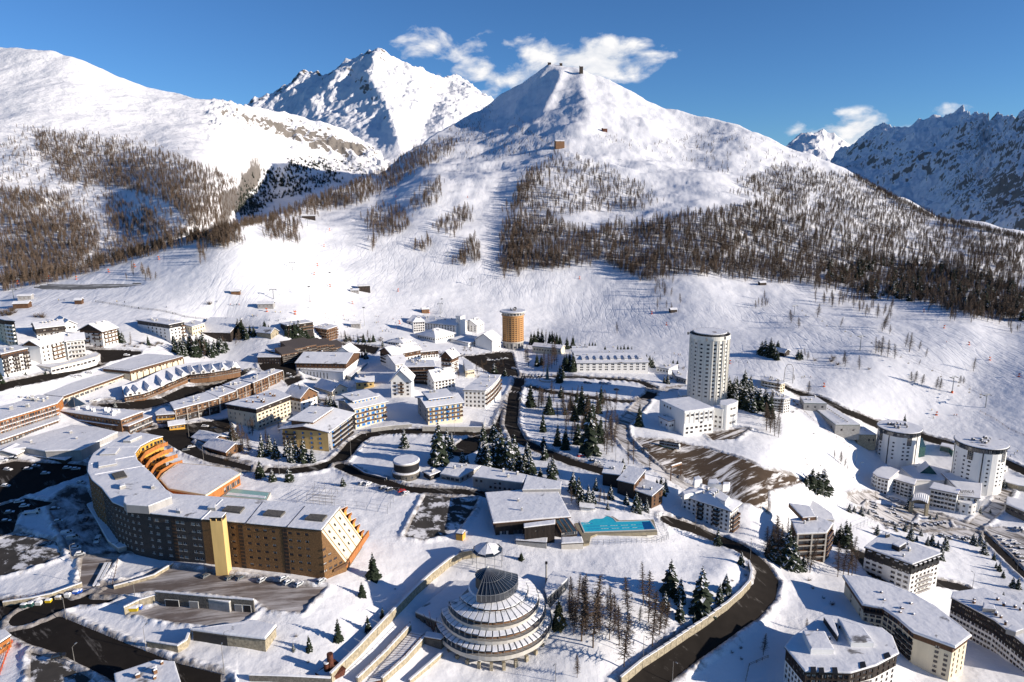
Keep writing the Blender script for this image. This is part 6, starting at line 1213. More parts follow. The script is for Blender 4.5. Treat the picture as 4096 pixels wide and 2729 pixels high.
# ------------------------------------------------------------------ dome building, walls, yards
def wallrun(name,label,pts,h,m='stone',th=.6,cap=True,panel=None,cat='wall',drop=2.0,step=False,top=None):
 """a free-standing or retaining wall along photograph pixels of its foot; with panel, each panel is a part"""
 Wp=[GS(*p)for p in pts];o=Wp[0];root=empty(name,tuple(o),label,cat);segs=[]
 for a,b in zip(Wp[:-1],Wp[1:]):
  k=max(1,int(round(np.linalg.norm(b-a)/panel)))if panel else 1
  for j in range(k):segs.append((a+(b-a)*j/k-o,a+(b-a)*(j+1)/k-o))
 mb=MB();cb=MB()
 for a,b in segs:
  u=(b-a)[:2];L=np.linalg.norm(u);u/=L;v=np.array([-u[1],u[0]]);zt0,zt1=a[2]+h,b[2]+h
  if step:zt0=zt1=max(zt0,zt1)
  t=MB()if panel else mb;g=.06 if panel else 0
  q=[a[:2]+u*g,b[:2]-u*g,b[:2]-u*g+v*th,a[:2]+u*g+v*th]
  t.hexa([(*q[0],a[2]-drop),(*q[1],b[2]-drop),(*q[2],b[2]-drop),(*q[3],a[2]-drop)],[(*q[0],zt0),(*q[1],zt1),(*q[2],zt1),(*q[3],zt0)])
  q2=[a[:2]-v*.08,b[:2]-v*.08,b[:2]+v*(th+.1),a[:2]+v*(th+.1)]
  cb.hexa([(*q2[0],zt0+.004),(*q2[1],zt1+.004),(*q2[2],zt1+.004),(*q2[3],zt0+.004)],[(*q2[0],zt0+.32),(*q2[1],zt1+.32),(*q2[2],zt1+.32),(*q2[3],zt0+.32)])
  if panel:t.build('wall_panel',M[m],root)
 if not panel:mb.build('stonework',M[m],root)
 if cap:cb.build('snow_cover',MSR,root)
 return root
wallrun('retaining_wall','tan panelled retaining wall stepping along the inside of the big road bend',[c3(1005,1600),c3(1200,1440),c3(1400,1310),c3(1620,1160),c3(1800,1040),c3(1980,905),c3(2110,790),c3(2190,700),c3(2205,610),c3(2180,510)],3.2,'stone',.6,True,3.6,step=True)
wallrun('retaining_wall','long stone wall beside the descending path left of the glass cone building',[c2(700,1580),c2(950,1330),c2(1200,1060),c2(1320,935),c2(1480,770),c2(1620,640),c2(1780,510),c2(1900,440),c2(2060,420)],3.6,'stone',.7,True,6.0)
wallrun('retaining_wall','low stone wall along the bottom edge below the snowy garden',[c2(-60,1560),c2(300,1570),c2(690,1590)],2.2,'stoned',.6)
wallrun('retaining_wall','pale concrete wall below the left blue shuttered flats',[a2(1060,1215),a2(1250,1190),a2(1435,1175)],2.4,'concrete',.5)
wallrun('retaining_wall','long concrete wall with a railing below the right blue shuttered flats',[a2(1530,1205),a2(1800,1208),a2(2092,1212),a2(2110,1130)],3.0,'concrete',.5)
wallrun('retaining_wall','stone wall at the roadside below the snowy island with the round pavilion',[b2(870,560),b2(1000,640),b2(1200,690)],.9,'stoned',.5)
wallrun('stair_wall','upper of two stone stair walls beside the snowy steps',[c2(940,1590),c2(1200,1340),c2(1430,1090)],2.4,'stone',.7)
wallrun('stair_wall','lower of two stone stair walls beside the snowy steps',[c2(1170,1590),c2(1380,1400),c2(1560,1200)],2.4,'stone',.7)
wallrun('stair_wall','stone kerb wall of the ramp next to the glass cone building',[c2(1420,1590),c2(1560,1470),c2(1720,1330)],1.6,'stone',.6)
def stairs():
 a0,a1_,b0,b1_=GS(*c2(1010,1590)),GS(*c2(1140,1590)),GS(*c2(1425,1110)),GS(*c2(1540,1165));o=a0;root=empty('outdoor_stairs',tuple(o),'long snow dusted flight of dark steps between two stone walls','stairs');n=22
 for k in range(n):
  t0,t1=k/n,(k+1)/n;p=lambda A,B,t:A+(B-A)*t-o;q=[p(a0,b0,t0),p(a1_,b1_,t0),p(a1_,b1_,t1),p(a0,b0,t1)];z=.25+max(x[2]for x in q)
  mb=MB();mb.hexa([(x[0],x[1],x[2]-2)for x in q],[(x[0],x[1],z)for x in q]);q2=[q[0]*.7+q[3]*.3,q[1]*.7+q[2]*.3,q[2],q[3]];mb.hexa([(x[0],x[1],z+.003)for x in q2],[(x[0],x[1],z+.1)for x in q2],1);mb.build('step',[M['rust'],MSR],root)
stairs()
fence('handrail','brown handrail up the upper stair wall',[c2(950,1580),c2(1200,1325),c2(1420,1085)],3.4,'brown',3,1,None,.07,'handrail')
fence('handrail','brown handrail up the lower stair wall',[c2(1180,1580),c2(1380,1388),c2(1550,1195)],3.4,'brown',3,1,None,.07,'handrail')
def dome():
 zz=lambda x,y:(1560+x*740/2036,2130+y*740/2036);k=740/2036
 B=GS(*zz(1150,1475));axis=(B-CAM)@CF;fr=-B[:2]/np.linalg.norm(B[:2]);mpp=axis/FPX*k;R1=640*mpp;c=B[:2]-fr*R1*.96;mpp=(np.array([*c,B[2]])-CAM)@CF/FPX*k*1.0;g=B[2]
 root=empty('terraced_rotunda',(*c,g),'round terraced building with rings of snowy canopies and a glass cone at the top','building');Rs=[620*mpp,555*mpp,480*mpp,372*mpp];R1=Rs[0]
 zs=[zat(c+fr*R,zz(0,y)[1])-g for R,y in zip(Rs,(1362,1196,1042,902))];print('rotunda',[round(float(q),1)for q in Rs+zs])
 A0,A1=math.radians(-172),math.radians(70)
 dirv=math.atan2(fr[1],fr[0])
 for i,(R,z)in enumerate(zip(Rs,zs)):
  n=[31,27,23,19][i];a0=dirv+math.radians([-80,-84,-78,-70][i]);a1_=dirv+math.radians([105,118,128,138][i]);P=lambda r,a,zq:(r*math.cos(a),r*math.sin(a),zq)
  w=MB();fl=MB();Rin=R-3.6
  for j in range(n):
   t0,t1=a0+(a1_-a0)*j/n,a0+(a1_-a0)*(j+1)/n;tm=(t0+t1)/2
   fl.hexa([P(R+.5,t0,z-1.0),P(R+.5,t1,z-1.0),P(Rin-3,t1,z-1.0),P(Rin-3,t0,z-1.0)],[P(R+.5,t0,z),P(R+.5,t1,z),P(Rin-3,t1,z),P(Rin-3,t0,z)])
   m2=MB();m2.hexa([P(R+.52,t0,z-1.0 if i else z-1.4),P(R+.52,t1,z-1.0 if i else z-1.4),P(R+.72,t1,z-1.0 if i else z-1.4),P(R+.72,t0,z-1.0 if i else z-1.4)],[P(R+.52,t0,z+.15),P(R+.52,t1,z+.15),P(R+.72,t1,z+.15),P(R+.72,t0,z+.15)]);m2.build('fascia_panel',M['ledge'],root)
   w.quad(P(R-1.2,t0,z),P(R-1.2,t1,z),P(R-1.2,t1,z+2.4),P(R-1.2,t0,z+2.4),m=0)
   w.quad(P(R-1.16,t0,z),P(R-1.16,t1,z),P(R-1.16,t1,z+1.0),P(R-1.16,t0,z+1.0),m=1)
   cn=MB();g0,g1=t0+.004,t1-.004;cn.hexa([P(R+.3,g0,z+1.75),P(R+.3,g1,z+1.75),P(Rin-.6,g1,z+2.95),P(Rin-.6,g0,z+2.95)],[P(R+.3,g0,z+1.85),P(R+.3,g1,z+1.85),P(Rin-.6,g1,z+3.05),P(Rin-.6,g0,z+3.05)]);cp_=cn.build('canopy_panel',M['glassc'],root)
   s=MB();h0,h1=t0+.010,t1-.010;r0=R+.25+RNG.uniform(-.3,.1);s.hexa([P(r0,h0,z+1.86),P(r0,h1,z+1.86),P(Rin-.6,h1,z+3.06),P(Rin-.6,h0,z+3.06)],[P(r0-.12,h0+.004,z+2.12),P(r0-.12,h1-.004,z+2.12),P(Rin-.6,h1-.004,z+3.32),P(Rin-.6,h0+.004,z+3.32)]);s.build('snow_cover',MSR,cp_)
   rb=MB();rb.tube(P(R+.35,t0,z),P(R+.35,t0,z+1.9),.09,n=4);rb.tube(P(R+.35,t0,z+1.9),P(Rin-.6,t0,z+3.1),.09,n=4);rb.build('rib',M['steel'],root)
  fl.build('floor_slab',M['concrete'],root);w.build('wall',[M['darkglass'],M['wood']],root)
 m=MB()
 for i,(R,z)in enumerate(zip(Rs,zs)):m.cyl((0,0),R-6.5,z-3.0,z+3.3,40)
 m.build('core',M['concrete'],root);b=MB();b.cyl((0,0),R1-4,-6,2.4,40);b.build('basement_wall',M['stoned'],root)
 for j in range(14):a=dirv+math.radians(-75+12*j);mb=MB();mb.box(-.55,.55,-.55,.55,-4,2.4);mb.build('pillar',M['stone'],root,loc=((R1-.4)*math.cos(a),(R1-.4)*math.sin(a),0),rz=a)
 zt=zs[3]+3.0;s=MB();s.cyl((0,0),Rs[3]-3.4,zt,zt+.5,40,r1=Rs[3]-4);s.build('snow_cover',MSR,root)
 Rc=330*mpp;cc=np.array(c*0)-np.array([60*mpp,0]);zt=max(zt,zat(c+cc+fr*Rc,zz(0,765)[1])-g);bz=zat(c+cc+fr*Rc,zz(0,700)[1])-g;ah=zat(c+cc,zz(0,385)[1])-g;ap=np.array([*cc,ah]);n=14;ca=dirv+math.radians(-20);cb_=dirv+math.radians(100);q=[]
 for j in range(n+1):a=ca+(cb_-ca)*j/n;q.append(np.array([cc[0]+Rc*math.cos(a),cc[1]+Rc*math.sin(a),bz]))
 for j in range(n):
  for r in range(5):
   t0,t1=r/5+.004,(r+1)/5-.004;f=lambda t,e:ap+(e-ap)*t;mb=MB();e0=q[j]+(q[j+1]-q[j])*.02;e1=q[j+1]-(q[j+1]-q[j])*.02;mb.quad(f(t0,e0),f(t0,e1),f(t1,e1),f(t1,e0))if r else mb.quad(ap,f(t1,e1),f(t1,e0));mb.build('pane',M['glassc'],root)
  mb=MB();a_,b_=q[j],q[j+1];mb.quad((a_[0],a_[1],zt-.5),(b_[0],b_[1],zt-.5),tuple(b_),tuple(a_));mb.build('clerestory_pane',M['glass'],root)
 for j in range(n+1):
  mb=MB();mb.tube(ap+(0,0,.12),q[j]+(0,0,.12),.13,n=4);mb.tube(q[j]-(0,0,bz-zt),q[j]+(0,0,.1),.13,n=4)
  if j<n:mb.tube(q[j]+(0,0,.1),q[j+1]+(0,0,.1),.12,n=4);mb.tube(ap+(q[j]-ap)*.55+(0,0,.1),ap+(q[j+1]-ap)*.55+(0,0,.1),.08,n=4)
  mb.build('rib',M['steel'],root)
 lr=118*mpp;lc=ap[:2]-np.array([lr*.1,0]);m=MB();m.cyl(lc,lr,zt-1,ap[2]-3.0,28);m.build('stair_drum',M['stoned'],root)
 for j in range(22):
  a,b=2*math.pi*j/22,2*math.pi*(j+1)/22;mb=MB();mb.quad((*lc,ap[2]-.2),(lc[0]+lr*1.05*math.cos(a),lc[1]+lr*1.05*math.sin(a),ap[2]-2.8),(lc[0]+lr*1.05*math.cos(b),lc[1]+lr*1.05*math.sin(b),ap[2]-2.8));mb.build('pane',M['glassc'],root)
  mb=MB();mb.tube((*lc,ap[2]-.1),(lc[0]+lr*1.05*math.cos(a),lc[1]+lr*1.05*math.sin(a),ap[2]-2.7),.09,n=4);mb.build('rib',M['steel'],root)
 s=MB();s.cyl(ap[:2],.5,ap[2]-.1,ap[2]+.6,10);s.build('finial',M['frame'],root)
 poly_house('rotunda_wing','flat snow roofed wing in blue shade left of the terraced rotunda',[zz(612,1030),zz(690,900),zz(930,560),zz(720,545),zz(280,890)],zz(605,1160),{4:W_(1,5,w=.8,h=2.2)},'stoned',ov=.1,fascia='concrete',snow=.5)
 poly_house('rotunda_wing','small porch roof over the lower entrance beside the rotunda',[zz(560,1190),zz(612,1140),zz(410,1105),zz(380,1160)],zz(562,1290),{},'stoned',ov=.2,fascia='brown',snow=.4)
 B=GS(*zz(480,1165))
 for i,(dx,dy,hh)in enumerate(((-3.5,.8,7),(-1.4,.2,9),(1.6,-.6,6.5))):
  t=MB();t.tube((0,0,0),(dx,dy,hh),.12,.06,6);tag(t.build('flagpole',M['rust'],None,loc=(B[0],B[1],B[2]+2.5)),['left leaning bare pole','middle tallest bare pole','right leaning bare pole'][i]+' above the rotunda porch','pole','bare poles by the rotunda')
 poly_house('glasshouse','dark glazed box with a snowy lid to the right of the rotunda',[zz(1935,545),zz(1965,505),zz(1800,440),zz(1740,500),zz(1700,640),zz(1730,730)],zz(1935,640),{5:W_(2,5,w=2.0,h=2.2,k='shop')},'darkglass',ov=.1,fascia='steel',snow=.35)
 P_=GS(*zz(1720,600));t=empty('flue_pipe',tuple(P_),'tall thin flue pipe rising behind the terraced rotunda','pipe');hh=zat(P_[:2],zz(1716,345)[1])-P_[2];mb=MB();mb.cyl((0,0),.38,-2,hh,14);mb.build('pipe',M['concrete'],t);mb=MB();mb.cyl((0,0),.52,hh,hh+.8,14);mb.build('cowl',M['black'],t)
 Gz=GS(*zz(1075,340));k_=(Gz-CAM)@CF/FPX*k;rg=168*k_;hg=zat(Gz[:2],zz(1075,190)[1])-Gz[2];ha=zat(Gz[:2],zz(1075,112)[1])-Gz[2];t=empty('gazebo',tuple(Gz),'eight sided steel gazebo with a snow covered glass roof','gazebo')
 for j in range(10):
  a,b=math.pi/5*j+.2,math.pi/5*(j+1)+.2;p=(rg*math.cos(a),rg*math.sin(a));q_=(rg*math.cos(b),rg*math.sin(b));mb=MB();mb.quad((*p,hg),(*q_,hg),(0,0,ha));pn=mb.build('roof_pane',M['glassc'],t);f=1-.3*RNG.random();mb=MB();mb.quad((p[0]*f,p[1]*f,hg+(ha-hg)*(1-f)+.12),(q_[0]*f,q_[1]*f,hg+(ha-hg)*(1-f)+.12),(0,0,ha+.15));mb.build('snow_cover',MSR,pn)
  mb=MB();mb.tube((*p,-3),(*p,hg),.12,n=5);mb.build('post',M['steel'],t);mb=MB();mb.tube((*p,hg),(0,0,ha+.1),.1,n=4);mb.tube((*p,hg),(*q_,hg),.1,n=4);mb.build('rafter',M['steel'],t)
dome()
# sunken yard and garage portal
def yard():
 wallrun('retaining_wall','grey garage front with dark door openings around the sunken yard',[c1(1440,850),c1(1900,895),c1(2340,930)],5.0,'stoned',.6,True,8,drop=1)  # dark stone here puts the yard's shade into the wall colour
 wallrun('retaining_wall','sunlit cream yard wall at the left of the sunken yard',[c1(1150,960),c1(1290,890),c1(1440,845)],3.4,'stone',.5,True,6,drop=1)
 for i,(x,y,w)in enumerate(((1590,870,5.5),(1790,885,3.6),(2060,905,5),(2200,915,3),(2280,920,3))):
  B=GS(*c1(x,y));mb=MB();mb.box(-w/2,w/2,-.08,.05,0,3.2);mb.box(-w/2+.2,w/2-.2,-.12,-.08,.1,3.0,1)
  tag(mb.build('garage_door',[M['frame'],M['black']if i%2==0 else M['steel']],None,loc=(B[0],B[1]-.25,B[2]-.3),rz=-.12),['widest dark garage opening at the left of the sunken yard','steel door second from left in the sunken yard','dark opening below the small canopy of the sunken yard','pale steel door near the right corner of the sunken yard','black door in the right corner of the sunken yard'][i],'garage door','doors of the sunken yard')
 poly_house('yard_canopy','small flat white canopy jutting into the sunken yard',[c1(2105,845),c1(2150,802),c1(1930,780),c1(1915,815)],c1(2110,930),{},'concrete',ov=.1,fascia='ledge',snow=.2)
 for x,y,m,nm,lb in((1235,905,'cyellow','skip','yellow steel skip in the left corner of the sunken yard'),(1280,895,'cblue','bin','blue bin beside the yellow skip'),(700,760,'cblue','bin','left one of two blue recycling bins at the kerb'),(730,750,'cblue','bin','right one of two blue recycling bins at the kerb'),(222,880,'green','bin','left dark green dumpster at the street wall'),(280,870,'green','bin','right dark green dumpster at the street wall'),(360,860,'frame','bin','white bell container topped with snow'),(450,840,'cyellow','bin','yellowish bell container topped with snow'),(540,810,'stone','bin','brown bell container in the row by the wall'),(625,785,'frame','bin','snow capped bell container nearest the blue bins')):
  B=G(*c1(x,y));t=empty('waste_container',tuple(B),lb,'container','street containers' if nm=='bin' else None);mb=MB();s=1.7 if nm=='skip' else 1.0
  mb.hexa([(-.9*s,-.6*s,0),(.9*s,-.6*s,0),(.9*s,.6*s,0),(-.9*s,.6*s,0)],[(-1.05*s,-.72*s,1.4),(1.05*s,-.72*s,1.4),(1.05*s,.72*s,1.4),(-1.05*s,.72*s,1.4)]);mb.build('body',M[m],t);mb=MB();mb.hexa([(-1.0*s,-.7*s,1.404),(1.0*s,-.7*s,1.404),(1.0*s,.7*s,1.404),(-1.0*s,.7*s,1.404)],[(-.7*s,-.4*s,1.75),(.7*s,-.4*s,1.75),(.7*s,.4*s,1.75),(-.7*s,.4*s,1.75)]);mb.build('snow_cover',MSR,t)
 wallrun('retaining_wall','curved stone corner wall at the garage portal',[c1(1350,1255),c1(1640,1300),c1(1730,1240),c1(1770,1130)],2.6,'stone',.6,True,5)
 poly_house('garage_portal','snow topped garage portal with a dark entrance below the sunken yard',[c1(2085,1142),c2(82,1182),c2(182,1065),c1(2330,1020),c1(2080,1062),c1(1770,1100)],c1(2085,1232),{5:dict(f=0,m='black')},'stone',ov=.3,fascia='stoned',snow=.8)  # black front face paints in the darkness of the open entrance
 wallrun('retaining_wall','stone street wall behind the row of containers',[c1(30,870),c1(300,830),c1(480,790),c1(760,690)],1.6,'stone',.5)
 fence('railing','brown railing on top of the container street wall',[c1(20,830),c1(250,790),c1(490,740)],1.0,'brown',2.5,2,None,.06,'railing')
 wallrun('retaining_wall','stone kerb round the triangular snow bed in front of the hotel',[c1(1050,715),c1(1250,660),c1(1420,610),c1(1600,500)],1.3,'stone',.5)
 for i in range(2):wallrun('stair_wall',['left','right'][i]+' pale strip of the ramp beside the triangular snow bed',[c1(880+i*35,690),c1(990+i*35,480)],.5,'ledge',.9)
 fence('railing','brown fence on the left edge of the triangular snow bed',[c1(1035,690),c1(1085,450)],1.0,'brown',2.2,2,None,.06,'railing')
yard()
fence('safety_net','orange plastic safety net beside the bottom left hut',[c1(0,1500),c1(60,1330),c1(115,1200)],1.2,'corange',2.0,5,None,.06)
# rusty steel monument
def monument():
 B=GS(*c2(680,1500));t=empty('monument',tuple(B),'rusty steel monument of cylinders on a tilted snowy base in the garden','sculpture')
 mb=MB();mb.hexa([(-3.6,-1.2,-.5),(.2,-3.4,-.5),(4.6,.4,-.5),(.5,3.2,-.5)],[(-4.4,-1.4,1.6),(.2,-3.9,.5),(5.2,.5,1.9),(.6,3.8,3.0)]);mb.build('base',M['rust'],t);mb=MB();mb.hexa([(-4.0,-1.3,1.62),(.2,-3.5,.56),(2.6,.2,1.4),(-.4,1.8,2.2)],[(-3.9,-1.2,1.9),(.2,-3.3,.9),(2.4,.2,1.7),(-.3,1.7,2.5)]);mb.build('snow_cover',MSR,t)
 mb=MB();mb.cyl((.2,.8),1.0,.5,7.2,18);mb.build('tall_cylinder',M['rust'],t);mb=MB();mb.cyl((-.9,.0),.9,.5,4.4,16);mb.cyl((-.9,0),.85,4.404,4.7,16,1);mb.build('short_cylinder',[M['rust'],MSR],t);mb=MB();mb.hexa([(0,-.9,1),(2.6,-.2,1.2),(3.6,.3,1.2),(1,.7,1)],[(.3,-.3,4.6),(.5,-.2,4.7),(.6,0,4.7),(.4,.1,4.6)]);mb.build('wedge',M['rust'],t)
monument()
house('transformer_box','small golden box hut with a snow lid by the patchy parking lot',c2(1900,272),c2(1898,215),c2(1838,205),c2(1925,180),'gold',roof='flat',ov=.1,chim=0,cat='hut',snow=.4)
# obelisk on the round plinth
def obelisk():
 B=GS(*a3(325,740));h=zat(B[:2],a3(325,572)[1])-B[2];t=empty('obelisk',tuple(B),'slim dark cone monument on a round plinth at the roundabout','monument');mb=MB();k=(B-CAM)@CF/FPX/S_;mb.cyl((0,0),17*k,1.2,h,16,r1=1.0*k);mb.build('cone',M['green'],t);mb=MB();mb.cyl((0,0),75*k,-1,1.0,32);mb.cyl((0,0),40*k,1.004,1.3,24);mb.build('plinth',M['concrete'],t);mb=MB();mb.cyl((0,0),72*k,1.003,1.25,32);mb.build('snow_cover',MSR,t)
obelisk()
# fences and courts
for lb,pts in(('tall wire fence along the upper side of the sports court',[b2(540,770),b2(730,785),b2(1000,800),b2(1320,830)]),('tall wire fence along the lower side of the sports court',[b2(380,900),b2(620,930),b2(930,960),b2(1210,1000)]),('wire fence at the right end of the sports court',[b2(1210,1000),b2(1265,900),b2(1320,830)])):fence('court_fence',lb,pts,4.0,'steel',6.0,2,None,.06)
def bleachers():
 B=GS(*b2(470,910));t=empty('bleacher_stand',tuple(B),'steel frame with snowy benches inside the sports court','frame');u=GS(*b2(700,935))-B;v=GS(*b2(530,800))-B
 for s in(0,.25,.5,.75,1):mb=MB();p=u*s;mb.tube(p,p+(0,0,5),.08,n=4);mb.tube(p+(0,0,5),p+v+(0,0,3),.08,n=4);mb.tube(p+v,p+v+(0,0,3),.08,n=4);mb.build('post',M['railing'],t)
 for r in range(3):mb=MB();p=v*(.2+.25*r);mb.tube(p+(0,0,.8),p+u+(0,0,.8),.12,n=4);mb.build('bench',M['railing'],t)
 mb=MB();mb.tube((0,0,5),u+(0,0,5),.08,n=4);mb.build('beam',M['railing'],t)
bleachers()
for lb,pts in(('wire fence along the upper side of the tennis court',[b4(440,830),b4(640,920),b4(975,1080)]),('wire fence along the near side of the tennis court',[b4(975,1080),b4(880,1120),b4(780,1170)])):fence('court_fence',lb,pts,4.0,'steel',5,2,None,.06)
fence('slope_fence','orange board fence curving along the lane below the long grey building',[a4(230,930),a4(420,1110),a4(560,1220),a4(700,1320),a4(800,1390)],1.0,'rust',5,2,None,.07)
fence('road_fence','dark guard rail along the inner edge of the lower bend',[b2(840,560),b2(900,470),b2(1000,380),b2(1090,310)],1.0,'railing',3,2,None,.07)
fence('slope_fence','wooden fence in the ski field at the right edge',[a4(1950,1030),a4(2100,1110),a4(2210,1190),a4(2350,1250)],1.4,'brown',6,2,None,.08)
fence('slope_fence','long dark net fence across the nursery slope at the left',[a1(880,20),a1(1280,85),a1(1700,160),a1(2100,200)],1.6,'railing',9,3,None,.12)
fence('road_fence','guard rail at the lower right terrace edge',[c3(2354,1345),c3(2250,1390),c3(2180,1420),c3(2150,1560)],1.2,'brown',3,2,None,.08)
# wooden gate frame by the striped lot
def gateframe():
 A=GS(*b3(1458,700));B=GS(*b3(1550,668));t=empty('gate_frame',tuple(A),'tall wooden gate frame with a beam beside the striped lot','gate');d=B-A
 for p in(np.zeros(3),d):mb=MB();mb.box(-.25,.25,-.25,.25,-1,8.5);mb.build('post',M['brown'],t,loc=tuple(p))
 mb=MB();mb.tube((0,0,8.2),d+(0,0,8.2),.6,n=4);mb.build('beam',M['wood'],t);mb=MB();mb.tube((0,0,8.9),d+(0,0,8.9),.4,n=4);mb.build('snow_cover',MSR,t)
gateframe()
# ------------------------------------------------------------------ trees
FAR=[o for o in bpy.data.objects if o.name.startswith('mountain')]
_fb=[BV]
for o in FAR:
 me=o.data;_fb.append(BVHTree.FromPolygons([v.co[:]for v in me.vertices],[p.vertices[:]for p in me.polygons]))
def GA(px,py):
 d=Vector(rayd(px,py));best=None
 for b in _fb:
  h=b.ray_cast(Vector(CAM),d)
  if h[0]is not None and(best is None or h[3]<best[3]):best=h
 return None if best is None else np.array(best[0])
def larch(rng,H=1.0,nb=110,twigs=9,spread=.19,th=.0062):
 """bare larch of unit height: trunk, and a crown of thin twigged branches"""
 t=MB();c=MB();p=Vector((0,0,-.03));r=.011;lean=Vector((rng.uniform(-.02,.02),rng.uniform(-.02,.02),0));pts=[]
 for k in range(6):
  q=Vector((lean.x*k,lean.y*k,H*(k+1)/6));r1=.011*(1-(k+1)/6.4);t.tube(p,q,r,r1,6,cap=False);pts.append((p.copy(),q.copy()));p=q;r=r1
 def at(z):k=min(5,max(0,int(z*6)));a,b=pts[k];return a.lerp(b,z*6-k)
 for k in range(nb):
  z=.16+.83*(k/nb)**.85+rng.uniform(-.01,.01);z=min(.985,z);L=spread*(1.05-z)**.75*rng.uniform(.65,1.15)*(.55+min(1,(z-.1)*3)*.45);a=k*2.4+rng.uniform(-.5,.5)
  o=at(z);d=Vector((math.cos(a),math.sin(a),rng.uniform(-.12,.22)));e=o+d*L;s=Vector((-d.y,d.x,0))*th*1.2
  c.quad(o-s,o+s,e);c.quad(o-Vector((0,0,th)),o+Vector((0,0,th)),e)
  for j in range(twigs):
   f=(j+1)/(twigs+.5);b=o.lerp(e,f);l2=L*rng.uniform(.22,.45)*(1.1-f*.5);a2=a+rng.choice((-1,1))*rng.uniform(.4,1.3);g=b+Vector((math.cos(a2),math.sin(a2),rng.uniform(-.55,.25)))*l2;s2=Vector((rng.uniform(-1,1),rng.uniform(-1,1),rng.uniform(-.6,.6))).normalized()*th*.75;c.quad(b-s2,b+s2,g)
 return t.mesh('trunk',[M['bark']]),c.mesh('crown',[M['twig']])
def spruce(rng,snow=.5,tiers=17,per=9,width=.2,m='needle'):
 t=MB();t.tube((0,0,-.04),(0,0,.95),.016,.003,6,cap=False);c=MB();k=0
 for i in range(tiers):
  f=i/(tiers-1);z=.07+.9*f;L=width*(1-f)**.85+.012;n=max(4,int(per*(1-f*.45)))
  for j in range(n):
   a=2*math.pi*(j+rng.uniform(-.25,.25))/n+i*.7;l=L*rng.uniform(.6,1.2);dz=rng.uniform(-.015,.015)
   d=Vector((math.cos(a),math.sin(a),0));s=Vector((-d.y,d.x,0));w=l*rng.uniform(.30,.46)+.006
   o=Vector((0,0,z+dz));mid=o+d*l*.55+Vector((0,0,-l*.18));e=o+d*l+Vector((0,0,-l*rng.uniform(.38,.62)));dn=Vector((0,0,-l*.28-.006))
   c.quad(o,mid+s*w,mid-s*w);c.quad(mid+s*w,e,mid-s*w)
   c.quad(mid+s*w,mid+s*w*.6+dn,e+dn*.4,e);c.quad(mid-s*w,e,e+dn*.4,mid-s*w*.6+dn);c.quad(o,mid+dn,e+dn*.3)
   if rng.random()<snow:
    up=Vector((0,0,.006+.004*rng.random()));q=rng.uniform(.5,.85);c.quad(o.lerp(mid,.45)+up,mid+s*w*q+up,e.lerp(mid,.12)+up,mid-s*w*q+up,m=1)
 return t.mesh('trunk',[M['bark']]),c.mesh('crown',[M[m],MSR])
def shrubmesh(rng):
 c=MB()
 for k in range(90):
  a=rng.uniform(0,6.28);z=rng.uniform(.2,1.0);e=Vector((math.cos(a)*rng.uniform(.2,.8),math.sin(a)*rng.uniform(.2,.8),z));s=Vector((rng.uniform(-1,1),rng.uniform(-1,1),0))*.02;c.quad(s,-s,e);b=e*.6;g=b+Vector((rng.uniform(-.4,.4),rng.uniform(-.4,.4),rng.uniform(0,.35)));c.quad(b+s*.6,b-s*.6,g)
 return c.mesh('crown',[M['bush']])
TR=random.Random(5)
LAR=[larch(TR,nb=n,spread=s)for n,s in((125,.25),(110,.21),(130,.27),(105,.2))]
SPR=[spruce(TR,.6,width=.25),spruce(TR,.42,15,width=.27),spruce(TR,.75,17,10,.23),spruce(TR,.12,15,width=.25),spruce(TR,.2,17,width=.21)]
PIN=[spruce(TR,.3,13,9,.26,'needle2')]
SHR=[shrubmesh(TR)for _ in range(2)]
def tree(kind,px,py,h,label,group=None,var=None,sw=1.0,pos=None):
 P=G(px,py)if pos is None else pos;lst={'larch':LAR,'spruce':SPR,'pine':PIN}[kind];tm,cm_=lst[var if var is not None else TR.randrange(len(lst))]
 t=empty({'larch':'larch_tree','spruce':'spruce_tree','pine':'pine_tree'}[kind],tuple(P),label,'tree',group,TR.uniform(0,6.28));t.scale=(h*sw*TR.uniform(.9,1.1),h*sw*TR.uniform(.9,1.1),h)
 newobj('trunk',tm,t);newobj('crown',cm_,t);return t
def th(px,py_base,py_top):
 P=G(px,py_base);return max(2.5,zat(P[:2],py_top)-P[2])
ORD=['first','second','third','fourth','fifth','sixth','seventh','eighth','ninth','tenth','eleventh','twelfth','thirteenth','fourteenth','fifteenth','sixteenth','seventeenth','eighteenth','nineteenth','twentieth']
def grove(kind,fn,pts,what,where,group=None,var=None,sw=1.0):
 """trees given as (x, foot y, tip y) of one tile"""
 pts=sorted(pts)
 for i,(x,yb,yt)in enumerate(pts):
  px,py=fn(x,yb);h=th(px,py,fn(x,yt)[1]);v=var[TR.randrange(len(var))]if var else None
  q=('leftmost' if i==0 else 'rightmost' if i==len(pts)-1 else ORD[i]+' from left')if len(pts)>1 else ''
  tree(kind,px,py,h,(f'{what}, {q} {where}' if q else f'{what} {where}').strip(),group if len(pts)>1 else None,v,sw)
grove('spruce',c2,[(1080,610,365),(975,775,640),(1165,980,875),(1030,1105,945),(760,1185,975),(490,1275,1130)],'dark young spruce','on the snowy garden left of the stone wall','spruces on the snowy garden',[3,4],1.15)
grove('spruce',c2,[(345,1280,1200)],'tiny snow loaded spruce','at the left of the snowy garden',None,[2])
grove('spruce',c3,[(1455,745,425),(1545,830,600),(1735,900,485),(1965,740,560),(1905,835,650),(1540,980,800),(1675,1010,930),(1405,890,720)],'big snow flecked spruce','on the slope inside the road bend','spruces inside the road bend',[0,1],1.1)
grove('spruce',c3,[(1890,300,140),(2105,490,355)],'small roadside spruce','along the road bend below the flats','small roadside spruces',[1])
